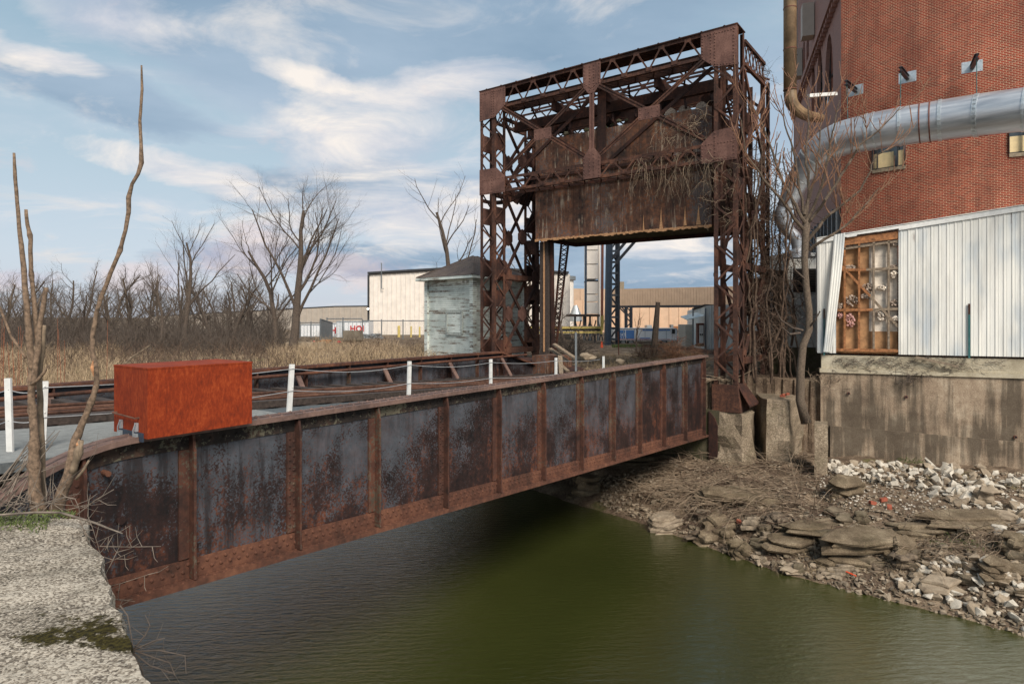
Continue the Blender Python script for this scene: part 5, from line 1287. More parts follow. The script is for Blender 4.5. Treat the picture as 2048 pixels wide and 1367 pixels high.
for i, (x, x1_, y0, y1) in enumerate(((795, 800.5, 652, 678), (820.5, 824, 653, 678), (837.5, 841, 654, 678), (735.5, 738.5, 653, 669))):
    Y = 42; p = at((x + x1_) / 2, y1, Y); q = at((x + x1_) / 2, y0, Y); r_ = (x1_ - x) / 2 / F * Y
    m = MB(); m.tube([p, q, q + UP * .04], [r_, r_, r_ * .6], 10); tag(m.build('bollard', 'yellow_paint'), ['widest yellow bollard before the cream warehouse', 'middle thin yellow bollard before the cream warehouse', 'thin yellow bollard closest to the wooden house', 'yellow bollard at the left corner of the cream warehouse'][i], 'bollard', 'yellow bollards')
a, b = at(686, 679, 36), at(722, 661, 36); m = MB(); m.prism([V(a.x, 36, a.z), V(b.x, 36, a.z), V(b.x - .1, 36, b.z), V(a.x, 36, b.z)], V(0, .8, 0)); tag(m.build('concrete_block', 'block_grey'), 'large grey concrete block inside the fence before the red lettered trailer', 'block')
rng = random.Random(12); m = MB()
for i in range(26):
    p = at(rng.uniform(727, 762), rng.uniform(668, 678), 40); d = V(rng.uniform(-1, 1), rng.uniform(-.4, .4), rng.uniform(-.15, .2)) * .5; m.tube([p - d, p + d], rng.uniform(.03, .09), 7)
o_ = m.build('scrap_pile', 'grey_steel'); tag(o_, 'heap of scrap metal pipes inside the fence', 'scrap pile', kind='stuff')
for i, (x, y, w_, mt, lb_) in enumerate(((629, 683, 4, 'red_paint', 'small red object lying left of the log pile'), (678, 684, 5, 'cloth_red', 'dark red rag on the dirt below the concrete block'))):
    p = at(x, y, 33); m = MB(); vs, fs = hulls[i]; m.add([p + v * .13 for v in vs], fs); tag(m.build('debris', mt), lb_, 'debris')
for i in range(4):
    p = at(633 + i * 4, 684 - i * 1.2, 32.5); q = at(657 + i * 2, 685 - i * 1.4, 32.5); m = MB(); m.tube([p, q], .05, 7); tag(m.build('log', 'timber_orange'), 'thin cut log lying in the row on the dirt ledge before the gate', 'log', 'logs on the dirt ledge')
m = MB(); m.box(at(612, 690, 31), 1.8, .5, .3); tag(m.build('concrete_curb', 'stone_tan'), 'pale concrete curb on the dirt ledge right of the big bare tree', 'curb')

# --- seen through the portal
ch = thing('conveyor_gallery', at(1360, 600, 50), 'long raised tan metal gallery spanning on steel legs across the yard', 'gallery')
a, b = at(1225, 0, 50), at(1560, 0, 44); a.z = b.z = 0
zt0, zt1, zb0, zb1 = z_(578, 50), z_(570, 44), z_(611, 50), z_(609, 44)
m = MB(); 
L = (b - a).length; d = (b - a) / L; k = 60
for i in range(k):
    p, q = a + d * L * i / k, a + d * (L * (i + .9) / k); u0, u1 = i / k, (i + 1) / k
    m.prism([p + UP * zb0, q + UP * zb0, q + UP * (zt0 + (zt1 - zt0) * u0), p + UP * (zt0 + (zt1 - zt0) * u0)], V(0, .04, 0))
m.prism([a + UP * zb0 + V(0, .03, 0), b + UP * zb1 + V(0, .03, 0), b + UP * zt1 + V(0, .03, 0), a + UP * zt0 + V(0, .03, 0)], V(0, 3, 0)); m.build('cladding', 'siding_tan', ch)
m = MB(); m.prism([a + UP * zb0, b + UP * zb1, b + UP * (zb1 - .13), a + UP * (zb0 - .13)], V(0, 3, 0)); m.build('edge_beam', 'black_steel', ch)
for x in (1252, 1262):
    m = MB(); m.tube([at(x, 697, 49), at(x, 612, 49)], .13, 6); lg = m.build('leg', 'black_steel', ch)
for i in range(8):
    m = MB(); y0 = 697 - i * 10.5; m.bar(at(1252 + 10 * (i % 2), y0, 49), at(1262 - 10 * (i % 2), y0 - 10.5, 49), .08, .08); m.build('lacing_bar', 'black_steel', ch)
m = MB(); m.bar(at(1236, 612, 49), at(1254, 630, 49), .1, .1); m.bar(at(1242, 612, 49), at(1260, 634, 49), .1, .1); m.build('brace', 'black_steel', ch)
pb_ = thing('plant_building', at(1330, 690, 62), 'broad peach coloured plant building behind the white trailer', 'building')
m = MB(); seamed(m, at(1150, 632, 64), at(1400, 632, 62), gw, z_(600, 64), z_(604, 62), .9, .06); m.build('front_wall', 'siding_peach', pb_)
m = MB(); seamed(m, at(1396, 632, 58), at(1460, 632, 58), gw, z_(608, 58), z_(608, 58), .9, .06); m.build('front_wall', 'siding_peach', pb_)
m = MB(); fbox(m, 1346, 1410, 652, 658, 60, .3); m.build('awning', 'timber_orange', pb_)
m = MB(); fbox(m, 1351, 1372, 659, 688, 60.5, .2); m.build('roll_door', 'siding_beige', pb_)
m = MB(); fbox(m, 1342, 1347, 649, 655, 59, .6); m.build('vent_hood', 'grey_steel', pb_)
m = MB(); seamed(m, at(1090, 632, 66), at(1236, 632, 66), gw, z_(576, 66), z_(578, 66), .9, .06); m.build('side_block', 'siding_tan', pb_)
# white trailer with print
t_, a, b = trailer(1226, 1354, 656, 681, 38.5, 'white trailer with blue and red printed side parked before the peach building')
def decal(x0, x1, y0, y1, mt, nm='print_panel', off=.02):
    m = MB(); p, q = at(x0, y1, 38.5), at(x1, y0, 38.5); m.prism([V(p.x, 38.5 - off, p.z), V(q.x, 38.5 - off, p.z), V(q.x, 38.5 - off, q.z), V(p.x, 38.5 - off, q.z)], V(0, .006, 0)); return m.build(nm, mt, t_)
decal(1233, 1250, 660, 666, 'blue_print'); decal(1233, 1250, 672, 677, 'blue_print'); decal(1252, 1269, 660, 677, 'blue_print'); decal(1285, 1340, 658.5, 661, 'blue_print'); decal(1280, 1300, 675, 677, 'blue_print')
decal(1233, 1340, 678, 679.5, 'red_letters')
text_mesh('RICA', .2, V(at(1235, 671.5, 38.5).x, 38.47, at(1236, 671.3, 38.5).z), V(1, 0, 0), UP, 'blue_print', 'lettering', t_)
for i in range(4):
    p = at(1238 + i * 4.3, 674.5, 38.46); m = MB(); m.prism([p + V(math.cos(q * PI / 5 + PI / 2), 0, math.sin(q * PI / 5 + PI / 2)) * (.045 if q % 2 == 0 else .02) for q in range(10)], V(0, .005, 0)); m.build('star', 'trailer_white', t_)
m = MB(); fbox(m, 1344, 1350, 658, 667, 38.42, .05); m.build('cooling_unit', 'dark_trim', t_)
m = MB(); fbox(m, 1294, 1304, 650, 656, 55, 1); tag(m.build('roof_unit', 'zinc'), 'small white ventilation unit showing above the printed trailer', 'vent unit')
# black tower leg with braces
bt = thing('conveyor_tower', at(1227, 708, 36), 'black laced steel tower leg rising behind the counterweight', 'tower')
Yb = 36
m = MB(); m.tube([at(1215, 706, Yb), at(1219, 470, Yb)], .20, 8); m.build('leg', 'blue_steel', bt)
m = MB(); m.tube([at(1235, 706, Yb + 1.0), at(1235, 470, Yb + 1.0)], .15, 6); m.build('leg', 'black_steel', bt)
for i in range(11):
    y = 700 - i * 22; m = MB(); m.bar(at(1219, y, Yb + .1), at(1235, y, Yb + .9), .12, .12); m.build('strut', 'black_steel', bt)
    m = MB(); p, q = (1219, 1235) if i % 2 else (1235, 1219); m.bar(at(p, y, Yb + .5), at(q, y - 22, Yb + .5), .09, .09); m.build('lacing_bar', 'black_steel', bt)
m = MB(); m.bar(at(1221, 520, Yb), at(1256, 478, Yb), .16, .16); m.bar(at(1232, 526, Yb), at(1272, 480, Yb), .16, .16); m.build('brace', 'black_steel', bt)
m = MB(); m.box(at(1226, 709, Yb) + V(0, .5, 0), 1.2, 1.8, .35); m.build('footing', 'block_grey', bt)
eg = thing('elevator_duct', at(1185, 640, 42), 'tall white panelled elevator casing standing on a steel platform', 'elevator casing')
for y0, y1 in ((460, 475), (476, 503), (504, 533), (536, 563), (564, 578), (579, 603)):
    m = MB(); fbox(m, 1174, 1196, y0 * 1.0 + 25, y1 * 1.0 + 24.2, 42, 1.6); m.build('panel', 'siding_cream', eg)
m = MB(); fbox(m, 1173.5, 1196.5, 560, 562.5, 41.98, 1.62); m.build('band', 'dark_trim', eg)
m = MB(); m.tube([at(1172, 480, 41.5), at(1171, 660, 41.5)], .07, 6); m.build('corner_post', 'blue_steel', eg)
m = MB(); m.tube([at(1205, 470, 41), at(1204, 640, 41)], .085, 8); m.build('riser_pipe', 'rust_pipe', eg)
m = MB(); fbox(m, 1197, 1201, 470, 660, 42, .4); m.build('side_panel', 'siding_cream', eg)
m = MB(); fbox(m, 1140, 1200, 628, 633, 41, 3); m.build('platform', 'timber_dark', eg)
for i, x in enumerate((1150, 1168, 1180, 1196)):
    m = MB(); m.tube([at(x, 633, 42), at(x, 700, 42)], .07, 5); m.build('leg', 'grey_steel', eg)
    m = MB(); m.bar(at(x, 640, 42), at(x + 12, 690, 42), .07, .07); m.build('cross_brace', 'black_steel', eg)
    m = MB(); m.bar(at(x + 12, 640, 42), at(x, 690, 42), .07, .07); m.build('cross_brace', 'black_steel', eg)
yp = thing('pipe_bridge', at(1150, 668, 38), 'low grey pipe bridge with yellow handrails left of the black tower leg', 'pipe bridge')
m = MB(); fbox(m, 1050, 1204, 652, 660, 38, .8); m.build('tray', 'grey_fluff', yp)
for y in (654.5, 664):
    m = MB(); m.bar(at(1045, y + 1, 37.9), at(1204, y, 37.9), .1, .12); m.build('yellow_rail', 'yellow_paint', yp)
m = MB(); m.bar(at(1203, 668, 37.9), at(1203, 632, 37.9), .14, .1); m.bar(at(1205.5, 660, 37.9), at(1205.5, 630, 37.9), .1, .1); m.build('yellow_rail', 'yellow_paint', yp)
m = MB(); m.bar(at(1045, 669, 37.9), at(1204, 668, 37.9), .05, .05); m.bar(at(1045, 660, 37.95), at(1204, 660, 37.95), .05, .1); m.build('tray_edge', 'dark_trim', yp)
for x in (1060, 1100, 1125, 1190):
    m = MB(); m.tube([at(x, 668, 38.2), at(x, 704, 38.2)], .05, 5); m.build('leg', 'black_steel', yp)
# silo tops, little tank, cone, pickup, pole etc
m = MB(); a = at(1128, 560, 60); m.tube([V(a.x, 60, -1.7), a], .9, 16); si = m.build('silo', 'siding_cream'); tag(si, 'pale round silo with a flat cap behind the laced strut', 'silo')
m = MB(); m.tube([a, a + UP * .35], 1.1, 16); m.build('cap', 'grey_steel', si)
m = MB(); a = at(1151, 632, 50); m.tube([a - UP * .4, a + UP * .0, a + UP * .85], [.55, .5, .15], 12); tag(m.build('hopper', 'zinc'), 'conical silver hopper on the platform left of the elevator casing', 'hopper')
m = MB(); a = at(1242, 574, 60); m.box(a, .5, .5, 1.0); tag(m.build('roof_stack', 'stone_sill'), 'short square stack on the roofline right of the black tower leg', 'stack')
cn = MB(); a = at(1203.5, 703, 33); cn.tube([a, a + UP * .06], [.16, .16], 8); cn.tube([a + UP * .03, a + UP * .55], [.11, .025], 10); tag(cn.build('traffic_cone', 'orange_plastic'), 'tall orange traffic cone at the foot of the black tower leg', 'cone', 'traffic cones')
cn = MB(); a = at(1344.5, 690, 40); cn.tube([a, a + UP * .05], [.12, .12], 8); cn.tube([a + UP * .03, a + UP * .3], [.09, .02], 10); tag(cn.build('traffic_cone', 'orange_plastic'), 'small orange traffic cone left of the red pickup', 'cone', 'traffic cones')
# pickup
pk_ = thing('pickup_truck', at(1362, 692, 42), 'small red pickup truck parked by the grey loading door', 'pickup truck')
p = at(1362, 692, 42); gz_ = p.z
m = MB(); x0, x1 = at(1353, 0, 42).x, at(1369, 0, 42).x
side = [(0, .12), (0, .33), (.05, .36), (.45, .37), (.52, .36), (1.0, .36), (1.0, .14)]
m.prism([V(x0, 42 + q * 2.2, gz_ + z) for q, z in side], V(x1 - x0, 0, 0)); m.build('body', 'red_paint', pk_)
m = MB(); m.prism([V(x0 + .04, 42 + q * 2.2, gz_ + z) for q, z in ((.42, .365), (.5, .56), (.75, .57), (.86, .362))], V(x1 - x0 - .08, 0, 0)); cab = m.build('cab', 'red_paint', pk_)
m = MB(); m.prism([V(x0 + .08, 42 + q * 2.2 - .02, gz_ + z) for q, z in ((.435, .40), (.492, .535), (.51, .535), (.455, .40))], V(x1 - x0 - .16, 0, 0)); m.build('rear_window', 'window_glass', cab)
m = MB(); m.box(V((x0 + x1) / 2, 41.98, gz_ + .13), x1 - x0, .06, .06); m.build('bumper', 'zinc', pk_)
for q in (.2, .8):
    for xx in (x0 + .04, x1 - .04):
        m = MB(); c = V(xx, 42 + q * 2.2, gz_ + .11); m.tube([c - V(.05, 0, 0), c + V(.05, 0, 0)], .12, 12); m.build('wheel', 'rubber', pk_)
m = MB(); fbox(m, 1303, 1318, 668, 678, 44, .6); gb = m.build('generator_box', 'green_paint'); tag(gb, 'dark green equipment box behind the broken wooden pole', 'equipment box')
m = MB(); fbox(m, 1304, 1318, 678, 681, 44, .5); m.build('skid', 'white_paint', gb)
pol = MB(); pol.tube([at(1307, 712, 24), at(1312, 650, 24), at(1316, 604, 24)], [.14, .11, .085], 8); tag(pol.build('wooden_pole', 'bark_dark'), 'short leaning broken wooden pole in the brush beyond the bridge', 'pole')
ls = thing('loading_shed', at(1420, 696, 33), 'small pale metal loading shed with a door canopy behind the right tower leg', 'shed')
m = MB(); a, b = at(1384, 0, 33), at(1470, 0, 29); a.z = b.z = 0
k = at(1409, 0, 31.2); k.z = 0
m = MB(); m.prism([at(1386, 697, 33), at(1409, 698, 31.5), at(1409, 613, 31.5), at(1386, 620, 33)], V(.8, 4, 0)); m.build('gable_wall', 'metal_siding', ls)
m = MB(); seamed(m, at(1409, 632, 31.4), at(1520, 632, 31.0), -1.75, z_(611, 31.4), z_(606, 31.0), .3, .03); m.build('front_wall', 'metal_siding', ls)
m = MB(); m.prism([at(1384, 619, 32.9), at(1409, 611, 31.3), at(1409, 608, 31.3), at(1384, 616, 32.9)], V(3, 4, 0)); m.build('roof', 'timber_dark', ls)
m = MB(); fbox(m, 1371, 1386, 649, 697, 33.5, 1.5); m.build('side_bay', 'siding_beige', ls)
m = MB(); fbox(m, 1395.5, 1408, 646, 692, 31.3, .3); dr_ = m.build('door', 'rust_pipe', ls)
m = MB(); fbox(m, 1399, 1407, 650, 686, 31.2, .05); m.build('door_leaf', 'white_paint', dr_)
m = MB(); fbox(m, 1400, 1402.2, 667, 670, 31.15, .04); fbox(m, 1404, 1406, 667, 670, 31.15, .04); m.build('pane', 'dark_void', dr_)
m = MB(); fbox(m, 1394, 1408, 688, 692, 31.1, .3); m.build('door_step', 'concrete_mossy', dr_)
m = MB(); m.prism([at(1374, 640, 31), at(1409, 632, 30.6), at(1409, 630.5, 30.6), at(1374, 638.5, 31)], V(0, 1.2, .15)); m.build('canopy', 'metal_siding', ls)
for x in (1386, 1411): 
    m = MB(); m.tube([at(x, 697, 31.3), at(x, 616, 31.3)], .035, 6); m.build('downspout', 'grey_steel', ls)
# near things by the yard
m = MB(); p = at(1151, 742, 16.5); q = at(1151, 664, 16.5); m.bar(p, q, .045, .03, V(1, 0, 0)); m.bar(p + V(.03, .01, 0), q + V(.03, .01, 0), .02, .02, V(1, 0, 0)); tag(m.build('sign_post', 'grey_steel'), 'thin galvanised post without a sign standing beyond the girder', 'post')
m = MB(); m.tube([at(1237.5, 709, 24), at(1236, 663, 24)], .02, 6); tag(m.build('marker_rod', 'rust_pipe'), 'thin rusty rod standing in front of the black tower leg', 'rod')
for i, (x0, y0, x1, y1, w_, lb_) in enumerate(((1100, 697, 1135, 722, .1, 'upper grey weathered plank leaning off the tower pedestal'), (1108, 688, 1150, 716, .08, 'longest weathered plank leaning off the tower pedestal'), (1112, 722, 1135, 742, .09, 'lower short plank sloping down behind the fifth white post'), (1120, 712, 1122, 748, .09, 'upright brown plank among the leaning planks'))):
    m = MB(); m.bar(at(x0, y0, 18.6 - i * .3), at(x1, y1, 18.0 - i * .3), .12, .05, V(.2, -.4, 1)); tag(m.build('plank', 'timber_grey'), lb_, 'plank', 'planks by the pedestal')
m = MB(); fbox(m, 400, 440, 660, 672, 60, 2); tag(m.build('distant_shed', 'siding_beige'), 'small pale shed far behind the trees left of the big bare tree', 'shed')
# cyan sign-like handrail, flag and pole at far left
fl = thing('flagpole', at(29, 690, 60), 'thin pole with a small red flag before the far left trees', 'flagpole')
m = MB(); m.tube([at(29, 700, 60), at(29, 632, 60)], .05, 6); m.build('pole', 'white_paint', fl)
m = MB(); a = at(32, 658, 60); m.add([a, a + V(.3, .05, -.25), a + V(.35, .05, -.45), a + V(.02, 0, -.35)], [(0, 1, 2, 3)]); m.prism([a, a + V(.3, .05, -.25), a + V(.35, .05, -.45), a + V(.02, 0, -.35)], V(0, .02, 0)); m.build('flag', 'red_letters', fl)
pkc = MB(); fbox(pkc, 122, 136, 684, 690, 62, 2.0); o_ = pkc.build('parked_van', 'trailer_white'); tag(o_, 'distant pale van just visible through the far left trees', 'van')
m = MB(); fbox(m, 124, 134, 682, 685, 61.9, 1.2); m.build('windows', 'window_glass', o_)
# ------------------------------------------------------------------ TREES
def grow(mt_, mc, p, d, L, r, lev, mx, rng, P):
    nseg = (7, 6, 5, 3, 3)[min(lev, 4)]; pts = [p]; rs = [r]; dirs = [d]
    r1 = r * (P.get('tip', .35) if lev < mx else .35)
    for i in range(nseg):
        w_ = P['wob'] * (1 + .3 * lev)
        d = (d + V(rng.gauss(0, 1), rng.gauss(0, 1), rng.gauss(0, .7)) * w_ + UP * P['trop'] * (1 if lev else .3)).normalized()
        p = p + d * L / nseg; pts.append(p); dirs.append(d); rs.append(r + (r1 - r) * (i + 1) / nseg)
    (mt_ if lev < 2 else mc).tube(pts, rs, (8, 6, 4, 3, 3)[min(lev, 4)], cap=lev == 0)
    if lev >= mx: return
    nc = P['n'][lev]; st = P['start'][lev]
    for c in range(nc):
        u = st + (1 - st) * (c + rng.random()) / nc; u = min(.999, u); i = int(u * nseg); q = pts[i].lerp(pts[i + 1], u * nseg - i)
        dd = dirs[i]; a = dd.cross(V(rng.gauss(0, 1), rng.gauss(0, 1), rng.gauss(0, 1))).normalized(); sp = P['ang'] * rng.uniform(.7, 1.25)
        nd = (dd * math.cos(sp) + a * math.sin(sp)).normalized()
        grow(mt_, mc, q, nd, L * P['len'] * rng.uniform(.65, 1.15) * (1.15 - .55 * u), rs[min(i, nseg - 1)] * P['rr'] * rng.uniform(.75, 1), lev + 1, mx, rng, P)
PB = dict(wob=.11, trop=.07, n=(8, 6, 6, 5), start=(.28, .25, .2, .2), ang=.68, len=.6, rr=.48)
def tree(base, H, r, seed, label, P=PB, lean=V(0, 0, 0), mx=4, mtt='bark_dark', mtc='twig', name='bare_tree', group=None):
    rng = random.Random(seed); t = thing(name, base, label, 'tree', group); a, b = MB(), MB()
    grow(a, b, Vector(base), (UP + lean).normalized(), H * P.get('h', .62), r, 0, mx, rng, P)
    a.build('trunk', mtt, t); b.build('crown', mtc, t); return t
# individual trees
PBIG = dict(wob=.10, trop=.07, n=(10, 7, 7, 6), start=(.22, .2, .15, .15), ang=.62, len=.66, rr=.46, h=.72, tip=.3)
tree(at(584, 708, 30), 9.6, .22, 21, 'largest bare tree, standing before the low beige warehouse', PBIG, V(.02, 0, 0), group=None)
tree(at(556, 706, 31), 7.2, .16, 22, 'bare tree with leaning trunk just left of the largest bare tree', PBIG, V(-.22, 0, 0))
tree(at(372, 708, 33), 8.2, .15, 9, 'tall dark bare tree above the orange steel box', dict(PBIG, n=(8, 5, 5, 4), ang=.48), V(-.04, 0, 0))
tree(at(460, 708, 34), 6.2, .13, 31, 'mid sized bare tree between the two tallest bare trees', PB, V(.08, 0, 0))
tree(at(905, 690, 31), 10.5, .17, 47, 'sparse bare tree with upturned limbs rising behind the wooden house', dict(PB, n=(7, 5, 4, 3), start=(.4, .3, .3, .3), ang=.7, trop=.12, len=.6), V(-.06, 0, 0), mx=3)
tree(at(880, 690, 33), 5.2, .1, 42, 'fine twigged bare tree low behind the roof of the wooden house', dict(PB, trop=.08), V(-.05, 0, 0))
tree(at(1040, 700, 28), 6.6, .1, 43, 'thin bare tree seen through the left tower leg', PB, V(.02, 0, 0))
tree(at(1135, 704, 30), 4.0, .09, 44, 'tangled bare tree right of the laced strut', dict(PB, wob=.2, trop=-.02, ang=.9), V(-.05, 0, 0))
tree(at(1273, 705, 28), 2.6, .045, 45, 'young bare tree before the printed trailer', dict(PB, n=(7, 4, 3, 2), trop=.14, ang=.5), mx=3, mtc='twig_orange')
tree(at(318, 708, 34), 6.4, .12, 91, 'upright fine bare tree left of the tall dark one above the steel box', PB, V(.02, 0, 0))
tree(at(425, 708, 35), 6.6, .12, 92, 'upright bare tree between the tall dark tree and the leaning trunk', PB, V(0, 0, 0))
tree(at(250, 708, 36), 5.6, .12, 93, 'broad low bare tree seen through the bend of the tall cut stem', PB, V(.05, 0, 0))
tree(at(500, 706, 36), 6.4, .11, 94, 'slender bare tree just left of the leaning bare trunk', PB, V(-.03, 0, 0))
protos = []
for i in range(8):
    protos.append(tree((0, 0, 0), (5.8, 7.2, 5.2, 6.4, 6.9, 4.8, 6.0, 7.4)[i], .10, 60 + i, 'bare tree', dict(PB, n=((9, 6, 6, 5), (12, 6, 5, 5), (7, 7, 6, 5))[i % 3], start=(.1 + .08 * (i % 3), .2, .15, .15), ang=(.8, .55, .68)[i % 3], len=(.62, .5, .66)[i % 3], wob=.14, trop=(.02, .09, .05)[i % 3]), V(random.uniform(-.15, .15), 0, 0), mtt=('bark_dark', 'bark_olive')[i % 2]))
rng = random.Random(77)
places = []
for i in range(17): places.append((-50 + i * 36 + rng.uniform(-14, 14), rng.uniform(33, 44), rng.uniform(.72, .98), 0))
for i in range(24): places.append((-40 + i * 25 + rng.uniform(-10, 10), rng.uniform(50, 66), rng.uniform(.9, 1.25), 1))
for i in range(12): places.append((-20 + i * 52 + rng.uniform(-10, 10), rng.uniform(74, 95), rng.uniform(1.0, 1.3), 2))
grp = [('dark bare tree in the nearer row at the left', 'nearer row of bare trees at the left'), ('bare tree in the middle row of the distant wood at the left', 'middle row of bare trees'), ('small looking bare tree in the farthest row of the wood', 'farthest row of bare trees')]
for k_, (x, Y, sc_, row) in enumerate(places):
    pr = protos[k_ % 8]; o_ = pr if k_ < 8 else copy_tree(pr)
    p = at(x, 0, Y); p.z = -1.85; o_.location = p * S; o_.rotation_euler = (0, 0, rng.uniform(0, 6.28)); o_.scale = (sc_ * 1.2, sc_ * 1.2, sc_ * (1.15 if row else .95) * rng.uniform(.8, 1.2))
    o_['label'], o_['group'] = grp[row]
# shrubs / brush
def shrub(base, k, H, sp, seed, label, cat, mt, r=.008, kids=4, name='dead_shrub', kind=None, group=None, flop=.1):
    rng = random.Random(seed); m = MB()
    for i in range(k):
        p = Vector(base) + V(rng.gauss(0, .12) * sp, rng.gauss(0, .12) * sp, -.05); d = V(rng.gauss(0, 1) * sp * .5, rng.gauss(0, 1) * sp * .5, 1).normalized(); L = H * rng.uniform(.5, 1.05); pts = [p]; 
        for j in range(6):
            d = (d + V(rng.gauss(0, 1), rng.gauss(0, 1), rng.gauss(0, .5)) * .12 - UP * flop * j * .25).normalized(); p = p + d * L / 6; pts.append(p)
        m.tube(pts, [r * (1 - .11 * j) for j in range(7)], 3)
        for c in range(kids):
            j = rng.randint(1, 5); q = pts[j]; dd = (pts[j + 1] - pts[j]).normalized(); dd = (dd + V(rng.gauss(0, 1), rng.gauss(0, 1), rng.gauss(0, .6)) * .6).normalized(); pp = [q]
            for _ in range(3): dd = (dd + V(rng.gauss(0, .2), rng.gauss(0, .2), rng.gauss(0, .2) - flop * .4)).normalized(); q = q + dd * L * .12; pp.append(q)
            m.tube(pp, [r * .6, r * .5, r * .4, r * .3], 3)
    return tag(m.build(name, mt), label, cat, group, kind)
rng = random.Random(4)
m = MB()
def stems(m, n_, xr, yr, zg, H, r, rng, kids=3, wob=.16):
    for _ in range(n_):
        x = rng.uniform(*xr); y = rng.uniform(*yr); Y = -zg * F / (y - HY); p = at(x, y, Y); p.z = zg - .05; d = V(rng.gauss(0, .35), rng.gauss(0, .3), 1).normalized(); L = H * rng.uniform(.4, 1.1) * (1 + .9 * mnoise.noise(V(p.x * .35, p.y * .2, 1))); pts = [p]
        for j in range(5): d = (d + V(rng.gauss(0, 1), rng.gauss(0, 1), rng.gauss(0, .5)) * wob - UP * .03 * j).normalized(); p = p + d * L / 5; pts.append(p)
        m.tube(pts, [r * (1 - .14 * j) for j in range(6)], 3)
        for c in range(kids):
            j = rng.randint(1, 4); q = pts[j]; dd = (pts[j + 1] - pts[j]).normalized(); dd = (dd + V(rng.gauss(0, .7), rng.gauss(0, .7), rng.gauss(0, .4))).normalized(); m.tube([q, q + dd * L * .18, q + (dd + UP * .3) * L * .32], [r * .6, r * .45, r * .25], 3)
stems(m, 2600, (-60, 560), (678, 716), -1.9, 1.7, .013, rng, 5); tag(m.build('thicket', 'twig'), 'tangled brown undergrowth filling the foot of the distant wood', 'thicket', kind='stuff')
m = MB(); stems(m, 900, (-60, 560), (680, 700), -1.9, 3.2, .012, rng, 7); tag(m.build('saplings', 'twig'), 'mass of fine bare saplings rising through the distant undergrowth', 'saplings', kind='stuff')
m = MB(); stems(m, 700, (-40, 600), (700, 760), -1.92, 1.0, .012, rng, 4); tag(m.build('bramble', 'vine'), 'dark bramble between the river bank and the wood', 'bramble', kind='stuff')
def blades(m, n_, xr, yfun, zg, hr, wd_, rng, lean=.35):
    for _ in range(n_):
        x = rng.uniform(*xr); y = yfun(x, rng.random()); Y = -zg * F / (y - HY); p = at(x, y, Y); p.z = zg - .03; h = rng.uniform(*hr) * (1 + .8 * mnoise.noise(V(p.x * .5, p.y * .4, 4))); a = rng.uniform(0, PI); sd = V(math.cos(a), math.sin(a), 0) * wd_; ln = V(rng.gauss(0, lean), rng.gauss(0, lean), 0) * h
        q = p + ln * .35 + UP * h * .6; r_ = p + ln + UP * h * rng.uniform(.75, 1)
        m.add([p - sd, p + sd, q + sd * .7, q - sd * .7, r_], [(0, 1, 2, 3), (3, 2, 4)])
m = MB(); blades(m, 9000, (540, 880), lambda x, u: 704 + 36 * u, -1.93, (.25, 1.0), .008, rng)
tag(m.build('dry_grass', 'dry_grass'), 'dry straw coloured grass on the bank below the fence', 'grass', kind='stuff')
m = MB(); blades(m, 9000, (-60, 240), lambda x, u: 705 + 90 * u * u, -1.93, (.2, .8), .007, rng)
blades(m, 3000, (-20, 560), lambda x, u: 700 + 60 * u, -1.93, (.2, .6), .007, rng)
tag(m.build('dry_grass', 'dry_grass'), 'dry grass and dead stalks beyond the bridge at the left', 'grass', kind='stuff')
m = MB(); blades(m, 2500, (150, 235), lambda x, u: 736 + 14 * u, -1.92, (.05, .18), .008, rng, .5); blades(m, 2000, (780, 860), lambda x, u: 690 + 30 * u, -1.9, (.1, .4), .008, rng, .4)
blades(m, 900, (1335, 1395), lambda x, u: 707 + 7 * u, -1.62, (.03, .12), .006, rng, .5); blades(m, 1500, (1225, 1340), lambda x, u: 690 + 4 * u, -1.6, (.03, .15), .02, rng, .5)
tag(m.build('green_grass', 'green_grass'), 'patches of fresh green grass beyond the bridge', 'grass', kind='stuff')
lb_r = 'thin red brown dead reed stalk beyond the track at the left edge'
for i in range(18):
    x = rng.choice((rng.uniform(-5, 60), rng.uniform(95, 140), rng.uniform(205, 232))); Y = rng.uniform(13, 17); p = at(x, 0, Y); p.z = -1.95; h = rng.uniform(.9, 2.0); m = MB(); q = p + V(rng.gauss(0, .06), 0, h)
    m.tube([p, p.lerp(q, .5) + V(rng.gauss(0, .02), 0, 0), q], [.007, .006, .004], 4); tag(m.build('reed', 'reed'), lb_r, 'reed', 'dead reeds at the left')
m = MB(); stems(m, 170, (680, 850), (700, 735), -1.93, 1.1, .011, rng, 5); tag(m.build('weeds', 'vine'), 'dark twiggy weeds left of the wooden house', 'weeds', kind='stuff')
m = MB(); m.tube([at(232, 745, 14), at(262, 716, 14), at(300, 690, 14)], [.03, .022, .01], 5); m.tube([at(262, 716, 14), at(290, 707, 14)], [.012, .006], 4); tag(m.build('dead_branch', 'twig_pale'), 'pale dead branch sticking up behind the orange steel box', 'branch')
